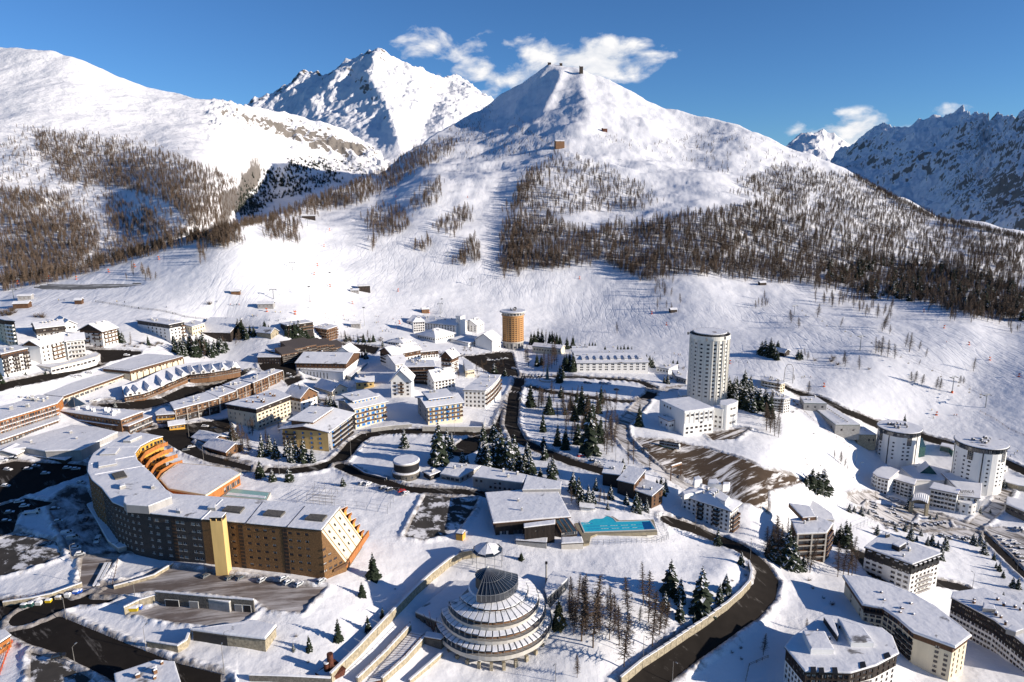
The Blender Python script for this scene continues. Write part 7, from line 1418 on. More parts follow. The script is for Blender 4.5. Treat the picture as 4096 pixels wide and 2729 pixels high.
grove('larch',c3,[(1205,860,475),(1255,1020,560),(1065,975,595),(895,1180,800),(745,1250,575),(785,1080,690),(1290,1240,740),(1355,1135,790),(1405,1120,800),(985,1230,860),(1030,1425,900),(640,1190,560),(680,1100,700),(600,930,570),(1170,1035,860)],'tall bare larch','of the sparse wood right of the rotunda','larches right of the rotunda')
grove('larch',c3,[(600,1525,1300)],'single bare larch','at the bottom edge right of the rotunda')
grove('larch',c3,[(2310,1320,1110)],'small bare larch','in the shaded snow beside the lower railing')
grove('pine',c3,[(430,1060,760)],'dark bushy pine','touching the right rim of the rotunda')
grove('spruce',c3,[(85,440,370)],'small green bush-like spruce','on the slope above the rotunda',None,[3],1.6)
grove('spruce',b2,[(60,470,250),(130,450,255),(185,490,300),(330,520,300),(375,520,310),(440,525,285),(520,530,370),(285,470,300)],'snow laden spruce','of the row below the yellow ended flats','spruces below the yellow ended flats',[0,2],1.1)
grove('spruce',b2,[(40,660,500),(150,700,580),(305,700,565),(800,745,655)],'round snowy roadside spruce','on the bank above the sports court','spruces above the sports court',[1],1.4)
grove('spruce',b2,[(1365,390,200),(1680,540,130),(1760,470,200),(1800,400,240),(1720,500,320),(1660,560,380),(1900,545,410),(1945,540,460)],'tall snowy spruce','on the island inside the road loop','spruces inside the road loop',[0,2],1.1)
grove('spruce',b2,[(2105,500,290),(2150,530,330),(2215,500,300),(2250,560,180),(2320,600,250),(2290,540,330),(2060,530,350)],'dark green spruce','in the thick clump right of the road loop','spruces right of the road loop',[1,0],1.2)
grove('spruce',b3,[(20,560,250),(140,470,330),(300,500,360),(80,620,450),(170,640,520),(360,690,520),(400,640,540),(260,660,570),(560,790,600),(20,480,330)],'snow dusted spruce','between the road and the ribbed hall roof','spruces above the ribbed hall roof',[0,1],1.2)
grove('larch',b3,[(550,910,750),(590,905,790),(800,920,760),(850,910,770),(880,890,800)],'russet bare larch','behind the pool fence','larches behind the pool fence')
grove('spruce',b3,[(640,910,740),(700,915,730),(740,900,760),(905,860,730),(880,960,880),(1050,910,800),(1140,980,780),(1180,960,850),(1235,975,850),(770,780,660),(610,830,650)],'snowy spruce','in front of the black chalets','spruces in front of the black chalets',[0,2],1.15)
grove('spruce',b3,[(1370,810,650),(1410,790,670),(1330,760,670),(1020,580,485),(940,590,540)],'snow clad spruce','around the roofs of the black chalets','spruces around the black chalets',[2,0],1.2)
grove('larch',a3,[(1265,1560,1330)],'dark slim larch','between the lane and the striped lot',None,None,1.0)
grove('spruce',a3,[(1170,1160,940)],'tall lone spruce','left of the square hotel block',None,[4],1.0)
grove('spruce',a3,[(170,980,760),(340,1050,830),(285,1210,1020),(420,1340,1130),(490,1370,1170),(605,1325,1090),(660,1180,1060),(715,1410,960),(740,1200,900),(800,1310,1100),(760,1420,1230),(575,1110,920),(450,900,770),(640,1050,770),(540,1010,870),(690,1060,850)],'dark spruce','in the park below the roundabout','spruces in the park',[4,3,1],1.0)
grove('larch',a3,[(245,990,790),(420,1100,930),(460,1040,800),(480,1090,850),(520,1150,900),(650,1040,790),(790,1080,840),(830,1030,820),(880,1080,830),(905,1010,860),(850,1390,1100),(870,1420,1120),(920,1400,1060),(945,1310,1050),(1070,1510,1290),(1115,1510,1250),(700,1130,870),(560,940,800)],'bare brown larch','in the park below the roundabout','larches in the park',None,.95)
grove('spruce',a3,[(440,760,590),(465,720,600),(420,740,640)],'dark spruce','beside the obelisk','spruces beside the obelisk',[4],1.1)
grove('spruce',a3,[(560,660,470),(500,650,480),(530,600,470),(480,620,500),(230,610,480),(270,600,500),(580,640,520)],'dark spruce','left of the long white flats','spruces left of the long white flats',[3,4])
grove('larch',a3,[(290,660,460),(150,620,400),(365,630,390),(390,600,370),(340,640,480),(410,600,430),(130,600,430)],'bare larch','in front of the long low cream hut','larches by the low cream hut')
grove('spruce',a3,[(175,410,285),(205,410,280),(240,405,255),(275,405,260),(345,410,285),(370,415,275),(410,415,290),(440,430,310),(505,450,330),(560,440,318),(670,440,395),(710,440,385),(740,440,380),(765,450,385),(855,490,415),(970,490,410),(1000,490,415),(1030,490,400),(1065,490,410),(1100,490,420)],'dark spruce','of the belt along the ski field edge','spruces along the ski field edge',[3,4],1.1)
grove('larch',a3,[(310,410,270),(385,415,300)],'brown larch','among the dark spruces right of the ochre tower','larches right of the ochre tower')
grove('spruce',a3,[(1145,492,450),(1195,495,465),(1235,560,490),(1265,600,500),(1290,620,520),(1480,600,545),(1520,590,550)],'small dark spruce','at the right end of the long white flats','spruces right of the long white flats',[3,0],1.2)
grove('spruce',a3,[(1430,770,670),(1400,760,690),(1020,1540,1450),(935,1550,1500)],'small snowy spruce','by the lane to the tall white tower','small spruces by the tower lane',[0])
grove('spruce',a3,[(1990,900,690),(2040,920,700),(2090,940,730),(2140,960,740),(2180,980,770),(2230,1000,770),(2270,1010,790),(2320,1010,800),(2060,980,800),(2150,1010,830),(2340,1020,830),(2210,1030,850)],'dark snow flecked spruce','in the wood right of the tall white tower','spruces right of the tall white tower',[0,1],1.2)
grove('larch',a4,[(20,1220,980),(60,1250,1050),(95,1265,1080),(-15,1200,940)],'brown larch','at the slope foot right of the tall white tower','larches by the slope flats',None,1.3)
grove('spruce',a4,[(15,1080,840),(35,1000,860),(-10,1020,860)],'dark spruce','hiding the corner of the lower white flats','spruces by the slope flats',[4])
grove('larch',b4,[(610,490,410),(670,540,420),(705,570,480),(735,600,550)],'small brown larch','in the shaded hollow left of the twin towers','larches in the shaded hollow',None,1.5)
grove('spruce',b4,[(400,760,570),(450,790,600),(500,790,570),(520,770,620),(350,730,640)],'thick snowy spruce','of the clump at the end of the striped lot','spruces at the end of the striped lot',[1],1.5)
grove('spruce',b4,[(1252,185,80)],'lone dark spruce','behind the left twin tower',None,[4])
grove('spruce',b4,[(745,980,900),(790,985,920),(855,1010,920),(920,1010,950),(1300,960,810),(1000,1200,1090),(1550,1045,985),(1490,1050,1000),(1950,990,930),(2040,1000,945),(2165,760,670)],'small snowy spruce','around the hotel car park','small spruces around the hotel car park',[2,0],1.2)
grove('spruce',b4,[(1170,1150,1090),(1260,1160,1075),(1310,1240,1090),(1365,1250,1190),(1405,1200,1130),(1465,1290,1200),(1505,1290,1170),(1560,1310,1240),(1625,1330,1190),(1640,1300,1210),(1590,1420,1290),(1880,1280,1170),(1905,1290,1200),(1945,1290,1160),(1985,1370,1230)],'young snowy spruce','in the rows between the car parks','young spruces between the car parks',[0,2],1.1)
grove('spruce',b4,[(2075,1425,1345),(2095,1500,1440),(2125,1530,1435),(2160,1590,1510)],'young spruce','along the lane at the right','young spruces along the right lane',[1],1.0)
grove('spruce',c4,[(2245,700,590),(2295,710,590),(2160,800,730),(2340,900,820)],'young spruce','on the snow above the black mansard block','young spruces above the black mansard block',[0,3],1.0)
grove('spruce',c4,[(700,330,65),(735,330,90),(655,300,100),(620,300,150),(590,290,170)],'tall dark spruce','right of the concrete framed flats','spruces right of the concrete framed flats',[0,4],1.0)
grove('larch',c4,[(640,600,270),(735,600,200),(770,590,260),(690,590,300),(800,570,330)],'tall bare larch','right of the concrete framed flats','larches right of the concrete framed flats')
grove('spruce',c4,[(175,500,120),(220,520,200),(20,430,190),(120,470,170),(270,530,350),(320,540,380),(60,450,220)],'tall snowy spruce','left of the concrete framed flats','spruces left of the concrete framed flats',[0,2],1.05)
grove('larch',c4,[(95,470,40),(385,560,240),(420,480,250),(350,545,330),(45,420,130)],'bare larch','in front of the concrete framed flats','larches in front of the framed flats')
grove('larch',c4,[(355,1095,975)],'small bare larch','behind the bottom edge mansard house')
grove('spruce',a1,[(1100,390,240),(1070,370,220),(1365,415,320),(1130,390,280)],'dark spruce','beside the white chalet and the black topped block','spruces by the black topped block',[0,4],1.1)
grove('spruce',a1,[(1605,480,360),(1660,490,350),(1700,510,370),(1745,500,340),(1790,520,360),(1820,520,350),(1935,520,370),(1975,500,350),(2040,480,330),(2080,460,350),(1750,420,290),(1870,480,260)],'snowy spruce','in the clump above the long cream building','spruces above the long cream building',[0,1,4],1.2)
grove('larch',a1,[(1880,540,350),(1205,420,290),(2170,420,300),(2200,390,260)],'brown larch','near the wedge roofed church','larches near the church')
grove('spruce',a1,[(2195,330,160),(2225,340,155),(2250,350,210),(2300,320,220),(2335,330,230),(2270,360,240)],'dark spruce','right of the wedge roofed church','spruces right of the church',[3,4],1.1)
grove('spruce',a1,[(10,760,640),(75,705,670),(235,690,650),(420,690,640)],'small dark spruce','at the foot of the left edge flats','spruces at the left edge flats',[3],1.2)
grove('spruce',a1,[(2145,1280,1115),(1060,990,925),(2120,1250,1180)],'snow white round tree','beside the huts and the mall','snow white round trees',[2],1.5)
grove('larch',a1,[(2220,1360,1130),(2290,1420,1220),(2240,1400,1190)],'bare larch','right of the timber gable hut','larches by the gable hut')
grove('spruce',a2,[(80,260,180),(40,260,225),(320,340,205),(360,350,185),(395,355,180),(430,360,220),(460,355,210),(515,360,240),(115,262,220),(280,330,220)],'dark spruce','behind the stone chapel and the dark row','spruces behind the chapel',[3,4],1.2)
grove('spruce',a2,[(830,380,310),(860,375,320),(940,390,330),(990,390,300),(1040,390,330),(1080,385,305),(1165,420,365),(1010,540,440),(975,530,470)],'dark spruce','by the street behind the white hotel','spruces by the back street',[0,3],1.2)
grove('larch',a2,[(300,350,240)],'brown larch','among the firs left of the brown flats')
grove('spruce',a2,[(570,940,850),(690,980,860),(650,960,880),(2190,690,570),(2290,700,620),(720,1010,900)],'snow dusted shrubby spruce','between the central houses','spruces between the central houses',[1,2],1.4)
# lone larches on the ski field
lone=[(a3,967,303,200),(a4,212,208,90),(a4,283,258,155),(a4,668,248,152),(a4,1118,312,222),(a4,1265,430,300),(a4,1300,478,295),(a4,1388,468,370),(a4,1450,525,440),(a4,1888,655,530),(a4,990,490,340),(a4,1040,510,335),(a4,1100,520,360),(a4,1165,540,400),(a4,1015,480,370),(a4,708,612,465),(a4,838,640,508),(a4,690,590,490),(a4,1315,755,655),(a4,1348,770,650),(a4,1413,785,680),(a4,1390,592,545),(a4,1545,820,705),(a4,1580,830,715),(a4,1768,765,692),(a4,1798,770,705),(a4,372,860,740),(a4,240,740,685),(a4,455,160,30),(a4,1050,290,150),(a4,1070,270,130),(a4,340,520,440),(a4,365,550,470)]
for i,(fn,x,yb,yt)in enumerate(sorted(lone,key=lambda q:q[0](q[1],q[2])[0])):
 px,py=fn(x,yb);tree('larch',px,py,th(px,py,fn(x,yt)[1]),f'bare larch standing apart on the open ski slope, {ORD[i] if i < 20 else ORD[len(lone) - 1 - i]} from the '+('left' if i<20 else 'right'),'lone larches on the ski slope',None,1.5)
grove('spruce',a4,[(20,520,340),(50,530,380),(90,440,365),(275,545,445),(300,540,450),(-30,510,350),(-60,500,370),(80,550,450)],'dark spruce','around the snowed hut on the ski slope','spruces around the slope hut',[3,1],1.3)
house('slope_hut','low snowed in hut among dark firs on the ski slope',a4(150,530),a4(150,490),a4(-30,470),a4(225,478),'dark',roof='gable',axis='L',rise=2.5,chim=0,cat='hut')
def fillgrove(kind,fn,box,n,hr,what,where,group,var=None,sw=1.0):
 R=random.Random(hash(where)if False else len(where)*7+n);x0,y0,x1,y1=box;P=sorted((R.uniform(x0,x1),R.uniform(y0,y1))for _ in range(n))
 for i,(x,y)in enumerate(P):
  q=('leftmost' if i==0 else 'rightmost' if i==n-1 else ORD[i]+' from left');tree(kind,*fn(x,y),R.uniform(*hr),f'{what}, {q} {where}',group,var[R.randrange(len(var))]if var else None,sw)
fillgrove('larch',a3,(400,960,960,1380),20,(9,17),'thin brown larch','among the park firs','thin larches among the park firs',None,.95)
fillgrove('larch',a3,(200,900,620,1050),12,(9,15),'thin brown larch','at the upper park edge','thin larches at the upper park edge',None,.95)
fillgrove('spruce',a3,(420,940,860,1330),10,(7,15),'dark fir','in the middle of the park','firs in the middle of the park',[3,4])
fillgrove('larch',b4,(-20,1240,260,1420),12,(9,15),'bare larch','on the bank before the framed flats','larches on the bank before the framed flats')
fillgrove('larch',b1,(2140,250,2340,480),9,(7,12),'bare larch','below the cream block','larches below the cream block')
fillgrove('larch',b2,(0,240,560,420),10,(6,11),'bare larch','behind the snowy fir row','larches behind the snowy fir row')
fillgrove('larch',a1,(1580,420,2060,520),10,(8,13),'brown larch','in the fir clump above the cream building','larches in the upper fir clump')
fillgrove('spruce',a1,(1560,400,2060,520),14,(7,13),'dark fir','filling the clump above the cream building','firs filling the upper clump',[0,1,4],1.2)
fillgrove('larch',a4,(-20,850,100,1230),10,(10,16),'brown larch','on the bank right of the tall tower','larches on the tower bank',None,1.2)
fillgrove('spruce',a3,(1980,760,2340,1010),12,(9,15),'dark fir','filling the wood right of the tall tower','firs filling the tower wood',[0,1,4],1.2)
fillgrove('spruce',b2,(2050,330,2350,620),9,(8,15),'dark fir','filling the clump by the road loop','firs filling the road loop clump',[0,1],1.2)
fillgrove('spruce',b3,(0,350,420,700),10,(6,12),'dark fir','filling the bank above the hall','firs filling the bank above the hall',[0,1],1.2)
fillgrove('larch',c3,(520,700,980,1150),16,(8,14),'slender bare larch','close beside the rotunda','slender larches beside the rotunda')
fillgrove('larch',a2,(540,900,740,1000),7,(5,9),'bare larch','in the gap left of the blue shutters','larches left of the blue shutters')
fillgrove('larch',a2,(1850,580,2300,720),9,(5,9),'bare larch','at the bend above the curved balcony hotel','larches at the upper bend')
fillgrove('larch',a2,(780,340,1180,400),10,(5,9),'bare larch','along the back street','larches along the back street')
def shrubs(fn,pts,where):
 for i,(x,y,s)in enumerate(pts):
  P=G(*fn(x,y));o=newobj('dry_shrub',SHR[i%2],None,tuple(P));o.scale=(s,s,s*.8);tag(o,f'dry shrub {where}, '+(ORD[i]+' from left' if len(pts)>1 else ''),'shrub','shrubs '+where)
shrubs(c4,[(380,635,2.4),(410,710,1.8),(510,800,1.8),(590,860,2.6)],'above the curved yellow flats')
shrubs(b4,[(345,500,1.6),(420,270,1.6),(360,550,1.6),(480,560,1.6),(785,670,1.6)],'on the bank left of the twin towers')
shrubs(c3,[(2025,1300,1.4),(2105,1260,1.5),(2110,1360,1.4),(1490,1120,1.4),(1555,1040,1.6),(2150,590,1.6),(2030,640,1.6)],'along the big road bend')
shrubs(a4,[(430,560,5),(580,570,7),(600,540,6),(640,600,5),(930,640,3.5)],'on the lower ski slope')
shrubs(a1,[(20,130,8),(80,140,7),(330,160,6),(380,160,7),(400,165,6),(1930,45,6)],'at the nursery slope')
shrubs(c2,[(370,1150,1.4),(480,1390,1.2),(1280,715,1.0)],'on the garden slope')
def bushfill(fn,box,n,s0,s1,where):
 R=random.Random(n*3+len(where));x0,y0,x1,y1=box;P=sorted((R.uniform(x0,x1),R.uniform(y0,y1))for _ in range(n))
 shrubs(fn,[(x,y,R.uniform(s0,s1))for x,y in P],where)
bushfill(a2,(1880,590,2330,720),14,2,4,'at the bend above the curved hotel');bushfill(a2,(540,880,740,1010),10,2,4,'left of the blue shutters');bushfill(a1,(1100,400,1560,440),16,2,3.5,'below the black topped block');bushfill(a1,(0,90,150,150),9,4,7,'at the left ski field edge');bushfill(b1,(2080,200,2350,520),14,2,4,'beside the timber huts');bushfill(a3,(860,640,1250,665),18,2,3,'before the long white flats');bushfill(b2,(1920,240,2300,330),10,2,3.5,'at the road loop');bushfill(a3,(1400,620,1590,780),14,2,4,'at the tower foot');bushfill(b4,(940,1100,1350,1170),16,1.5,3,'below the hotel car park');bushfill(a2,(1900,440,2150,480),8,2,3,'below the white villa');bushfill(a2,(780,330,1200,400),14,2,4,'along the back street');bushfill(a4,(100,850,330,1080),12,2,3.5,'below the slope flats');bushfill(a1,(1650,200,1900,380),9,2,4,'behind the cream annex')
# ---- forests on the slopes
def forest():
 R=random.Random(3);pts=[]
 def clumps(x,y,s):return float(perlin(np.array([x/s]),np.array([y/s]),9)[0])+.5*float(perlin(np.array([x/s*2.3]),np.array([y/s*2.3]),4)[0])
 def fill(poly,n,h0,h1,kind=0,thr=-9,s=60,excl=()):
  P=np.array(poly);x0,y0=P.min(0);x1,y1=P.max(0);X=[];k=0
  xs=np.array([R.uniform(x0,x1)for _ in range(n*4)]);ys=np.array([R.uniform(y0,y1)for _ in range(n*4)]);ok=inpoly(xs,ys,poly)
  for e in excl:ok&=~inpoly(xs,ys,e)
  if thr>-5:
   v=perlin(xs/s,ys/s,9)+.5*perlin(xs/s*2.3,ys/s*2.3,4);ok&=v>thr
  A=abs(sum(poly[i][0]*poly[(i+1)%len(poly)][1]-poly[(i+1)%len(poly)][0]*poly[i][1]for i in range(len(poly))))/2;
  n=int(n*1.6);keep=n/max(1e-9,n*4*A/((x1-x0)*(y1-y0)))
  for x,y,o in zip(xs,ys,ok):
   if o and R.random()<keep:pts.append(((x+R.gauss(0,6))*1.7408,(y+R.gauss(0,3.5))*1.7408,R.uniform(h0*.6,h1),kind))
 def line(ln,n,jit,h0,h1,kind=0):
  for _ in range(n):
   t=R.random()*(len(ln)-1);i=int(t);f=t-i;x=ln[i][0]*(1-f)+ln[i+1][0]*f;y=ln[i][1]*(1-f)+ln[i+1][1]*f;pts.append((x*1.7408,(y+R.uniform(0,jit))*1.7408,R.uniform(h0,h1),kind))
 fill([(40,290),(300,316),(540,412),(556,490),(450,545),(300,590),(0,655),(0,330)],1300,9,16,0,-.5,60)
 fill([(75,300),(150,312),(250,322),(340,347),(430,372),(510,402),(548,422),(556,455),(530,492),(515,512),(440,530),(400,470),(330,450),(230,430),(150,420),(90,350)],3600,11,17,0,-.62,45,[[(260,430),(330,450),(330,470),(250,455)]])
 fill([(0,430),(60,440),(150,450),(220,500),(230,560),(180,610),(60,640),(0,650)],1900,11,17,0,-.62,40,[[(150,430),(230,490),(290,500),(360,540),(330,560),(250,520),(200,500)]])
 fill([(230,450),(330,460),(440,520),(430,545),(300,590),(220,600),(260,540)],800,10,16,0,-.15,35);fill([(0,330),(80,300),(300,310),(420,350),(300,330),(120,330),(60,400),(0,430)],260,6,11,0,-.2,40)
 fill([(548,480),(556,420),(600,395),(690,365),(760,385),(790,410),(720,440),(640,455),(600,480)],900,10,18,1,-.2,30);fill([(540,490),(560,440),(600,470),(580,500)],160,12,18,1);fill([(700,360),(860,360),(880,400),(800,410)],200,8,12,1,-.1,30)
 fill([(625,496),(700,464),(800,424),(870,397),(950,347),(1010,320),(1060,328),(1010,372),(960,392),(900,430),(835,466),(720,494),(640,502)],1500,11,17,0)
 line([(0,655),(150,628),(300,588),(450,547),(560,519),(640,503)],620,5,7,14,0);line([(0,668),(150,640),(300,598),(450,556),(560,528)],200,4,6,10,0)
 fill([(1060,335),(1100,275),(1180,262),(1280,335),(1240,362),(1060,365)],330,5,9,0,-.2,30);fill([(1030,300),(1100,255),(1130,245),(1110,300),(1060,330)],160,6,10,0)
 for q in([(840,500),(860,482),(935,480),(940,530),(900,545),(840,530)],[(945,470),(1000,405),(1015,412),(1005,470),(985,482),(950,483)],[(995,530),(1040,490),(1075,475),(1085,500),(1040,545)],[(610,520),(640,512),(685,510),(684,558),(660,555),(612,550)],[(470,555),(500,540),(555,535),(558,560),(520,570),(470,570)],[(1045,612),(1055,580),(1085,553),(1100,558),(1095,600)],[(945,575),(990,550),(985,570),(955,580)],[(845,555),(865,545),(868,572)]):
  A=abs(sum(q[i][0]*q[(i+1)%len(q)][1]-q[(i+1)%len(q)][0]*q[i][1]for i in range(len(q))))/2;fill(q,int(A/26)+3,11,16,0)
 fill([(265,635),(320,618),(385,640),(380,648),(330,640),(265,640)],22,9,14,0);fill([(455,600),(462,565),(475,570),(470,600)],8,11,15,0)
 fill([(1145,640),(1150,575),(1165,500),(1200,470),(1215,560),(1190,640)],170,12,17,0);fill([(1180,480),(1230,395),(1285,350),(1330,365),(1400,388),(1480,428),(1500,470),(1440,492),(1300,500),(1200,505)],900,10,16,0,-.6,35);fill([(1160,490),(1215,395),(1245,375),(1235,420),(1190,480)],180,10,16,0)
 fill([(1160,520),(1250,500),(1350,540),(1420,515),(1440,522),(1600,492),(1720,472),(1780,482),(1900,492),(2100,562),(2353,642),(2353,735),(2250,735),(2200,716),(2080,690),(1960,672),(1850,655),(1700,640),(1560,632),(1480,648),(1390,605),(1260,622),(1160,620)],6500,11,17,0,-.55,45)
 fill([(1850,640),(1960,600),(2150,610),(2353,660),(2353,735),(2200,712),(2080,690),(1960,670)],300,12,19,1,-.3,50)
 fill([(1480,325),(1650,305),(1800,342),(1900,385),(1900,480),(1780,470),(1700,425),(1600,385),(1500,350)],420,7,12,0,-.05,30);fill([(1700,420),(1800,380),(1950,405),(2050,452),(2200,522),(2353,552),(2353,640),(2100,560),(1900,490),(1780,470)],4200,9,14,0,-.3,40)
 line([(1960,402),(2050,452),(2150,502),(2250,523),(2353,548)],650,6,8,13,0);fill([(1340,300),(1480,330),(1700,300),(1800,335),(1700,330),(1500,345),(1400,340)],170,5,9,0,-.1,30)
 fill([(1600,480),(1700,440),(1760,455),(1900,488),(1780,482)],240,10,15,0);fill([(1390,390),(1500,400),(1600,470),(1480,470)],70,7,11,0,.1,40);fill([(1500,640),(1560,640),(1560,715),(1510,715)],14,12,18,0);fill([(1740,680),(1770,680),(1770,712),(1745,715)],5,12,16,0);fill([(1860,660),(2050,690),(2050,740),(1960,715),(1870,700)],60,12,17,0);fill([(2050,700),(2353,740),(2353,770),(2200,745)],60,10,16,0,.0,40)
 PISTE=[F_(*q)for q in((1440,350),(1520,395),(1640,436),(1745,462),(1720,474),(1600,492),(1430,512),(1290,508),(1330,494),(1480,484),(1560,468),(1500,430),(1400,385))]
 P=[]
 for px,py,h,k in pts:
  if py>1640 or inpoly(np.array([px]),np.array([py]),PISTE)[0]:continue
  q=GA(px,py)
  if q is not None:P.append((np.linalg.norm(q-CAM),q,h,k))
 P.sort(key=lambda a:a[0]/a[2]);
 NF=76;cnt={}
 for i,(d,q,h,k)in enumerate(sorted(P[:NF],key=lambda a:proj(a[1])[0])):
  px,_=proj(q);side=next(n for lim,n in((700,'above the left nursery slope'),(1100,'on the crest of the nursery slope'),(1700,'beside the central piste'),(2050,'above the big white hotel'),(2350,'above the ochre round tower'),(2600,'left of the tall white tower'),(2900,'above the tall white tower'),(3150,'right of the tall white tower'),(3450,'above the long grey building'),(3800,'above the twin towers'),(9999,'at the right edge'))if px<lim)
  key=(side,k);cnt[key]=cnt.get(key,-1)+1;tree('spruce' if k else 'larch',0,0,h,('dark spruce' if k else 'bare larch')+f' at the forest edge {side}, {ORD[min(19, cnt[key])]} from left','forest edge trees '+side+(', spruce' if k else ''),None,1.25,q)
 rest=P[NF:];root=bpy.data.meshes.new('larch_forest');root.from_pydata([tuple(q)for _,q,_,_ in rest],[],[])
 at=root.attributes.new('height','FLOAT','POINT');at.data.foreach_set('value',[h for _,_,h,_ in rest]);ak=root.attributes.new('pick','INT','POINT');ak.data.foreach_set('value',[(5 if k else R.randrange(5))for _,_,_,k in rest]);ar=root.attributes.new('turn','FLOAT','POINT');ar.data.foreach_set('value',[R.uniform(0,6.28)for _ in rest])
 o=newobj('larch_forest',root);tag(o,'brown leafless larch forest with dark firs covering the mountain slopes','forest',None,'stuff')
 protos=[]
 src=bpy.data.collections.new('forest_sources')
 for i in range(6):
  if i<5:a,b=larch(R,nb=58,twigs=6,spread=(.2,.17,.24,.16,.21)[i],th=.014)
  else:a,b=spruce(R,.15,11,7,.2)
  bm=bmesh.new();bm.from_mesh(a);n0=len(bm.faces);bm.from_mesh(b);bm.faces.ensure_lookup_table();mi=[0 if j<n0 else 1+bm.faces[j].material_index for j in range(len(bm.faces))]
  for j,m_ in enumerate(mi):bm.faces[j].material_index=m_
  me=bpy.data.meshes.new('forest_tree');bm.to_mesh(me);bm.free();me.materials.append(M['bark'])
  for m_ in b.materials:me.materials.append(M['twigf']if m_==M['twig']else m_)
  protos.append(me)
 ng=bpy.data.node_groups.new('forest_scatter','GeometryNodeTree');ng.interface.new_socket('Geometry',in_out='INPUT',socket_type='NodeSocketGeometry');ng.interface.new_socket('Geometry',in_out='OUTPUT',socket_type='NodeSocketGeometry')
 gi=ng.nodes.new('NodeGroupInput');go=ng.nodes.new('NodeGroupOutput');jn=ng.nodes.new('GeometryNodeJoinGeometry');L=ng.links.new
 def named(n,t):
  a=ng.nodes.new('GeometryNodeInputNamedAttribute');a.data_type=t;a.inputs[0].default_value=n;return a.outputs[0]
 for i,me in enumerate(protos):
  po=bpy.data.objects.new('forest_tree',me);src.objects.link(po)
  oi=ng.nodes.new('GeometryNodeObjectInfo');oi.inputs[0].default_value=po;ip=ng.nodes.new('GeometryNodeInstanceOnPoints');cmp_=ng.nodes.new('FunctionNodeCompare');cmp_.data_type='INT';cmp_.operation='EQUAL';L(named('pick','INT'),cmp_.inputs[2]);cmp_.inputs[3].default_value=i
  cx=ng.nodes.new('ShaderNodeCombineXYZ');L(named('turn','FLOAT'),cx.inputs[2]);sc=ng.nodes.new('ShaderNodeCombineXYZ');hh=named('height','FLOAT');mu=ng.nodes.new('ShaderNodeMath');mu.operation='MULTIPLY';mu.inputs[1].default_value=1.6;L(hh,mu.inputs[0]);L(mu.outputs[0],sc.inputs[0]);L(mu.outputs[0],sc.inputs[1]);L(hh,sc.inputs[2])
  L(gi.outputs[0],ip.inputs['Points']);L(oi.outputs['Geometry'],ip.inputs['Instance']);L(cmp_.outputs[0],ip.inputs['Selection']);L(cx.outputs[0],ip.inputs['Rotation']);L(sc.outputs[0],ip.inputs['Scale']);L(ip.outputs[0],jn.inputs[0])
 L(jn.outputs[0],go.inputs[0]);md=o.modifiers.new('scatter','NODES');md.node_group=ng
 print('forest',len(P))
forest()
# ------------------------------------------------------------------ vehicles
def carmesh(kind):
 """body of a car about 4.3 m long: side profile swept across with narrowed cabin"""
 if kind=='van':prof=[(-2.4,.45),(-2.4,1.0),(-2.35,2.0),(1.1,2.05),(1.75,1.25),(2.4,1.05),(2.45,.45)];L,W=2.45,.95
 else:prof=[(-2.1,.4),(-2.12,.85),(-1.9,1.02),(-1.5,1.46),(.35,1.48),(1.0,1.0),(2.0,.82),(2.15,.4)];L,W=2.15,.88
 b=MB();n=len(prof);ins=lambda z:W-max(0,z-.95)*(.32 if kind!='van' else .1)
 l=[(x,-ins(z),z)for x,z in prof];r=[(x,ins(z),z)for x,z in prof]
 for i in range(n):j=(i+1)%n;b.quad(l[i],r[i],r[j],l[j])
 b.quad(*l);b.quad(*r[::-1]);body=b
 g=MB()
 if kind=='van':
  g.quad((1.15,-.8,1.98),(1.15,.8,1.98),(1.72,.8,1.3),(1.72,-.8,1.3));g.v=[(x+.02,y,z+.02)for x,y,z in g.v]
  for s in(-1,1):g.quad((.1,s*.93,1.3),(1.35,s*.935,1.3),(1.0,s*.88,1.85),(.1,s*.88,1.85))
 else:
  for(xa,za),(xb,zb)in(((.38,1.46),(.98,1.03)),((-1.53,1.42),(-1.86,1.06))):s=.02 if xa>0 else-.02;g.quad((xa+s,-.66,za+.01),(xa+s,.66,za+.01),(xb+s,.76,zb+.01),(xb+s,-.76,zb+.01))
  for s in(-1,1):g.quad((-1.55,s*.875,1.03),(.75,s*.875,1.03),(.3,s*.735,1.42),(-1.35,s*.735,1.42))
 w=MB();N=12
 for k in range(N):
  a0,a1_=2*math.pi*k/N,2*math.pi*(k+1)/N;R=.33;w.quad((R*math.cos(a0),-.11,R*math.sin(a0)),(R*math.cos(a1_),-.11,R*math.sin(a1_)),(R*math.cos(a1_),.11,R*math.sin(a1_)),(R*math.cos(a0),.11,R*math.sin(a0)))
  for y in(-.11,.11):w.quad((0,y,0),(R*math.cos(a0),y,R*math.sin(a0)),(R*math.cos(a1_),y,R*math.sin(a1_)),m=0);w.quad((0,y*1.05,0),(.2*math.cos(a0),y*1.05,.2*math.sin(a0)),(.2*math.cos(a1_),y*1.05,.2*math.sin(a1_)),m=1)
 s=MB();zz=2.06 if kind=='van' else 1.485;x0,x1=(-2.3,1.0)if kind=='van' else(-1.5,.35);wy=.82 if kind=='van' else .7
 s.hexa([(x0,-wy,zz),(x1,-wy,zz),(x1,wy,zz),(x0,wy,zz)],[(x0+.2,-wy+.15,zz+.22),(x1-.2,-wy+.15,zz+.22),(x1-.2,wy-.15,zz+.22),(x0+.2,wy-.15,zz+.22)])
 if kind!='van':s.hexa([(1.02,-.72,1.0),(2.0,-.72,.83),(2.0,.72,.83),(1.02,.72,1.0)],[(1.1,-.6,1.14),(1.95,-.6,.95),(1.95,.6,.95),(1.1,.6,1.14)])
 return body,g,w,s
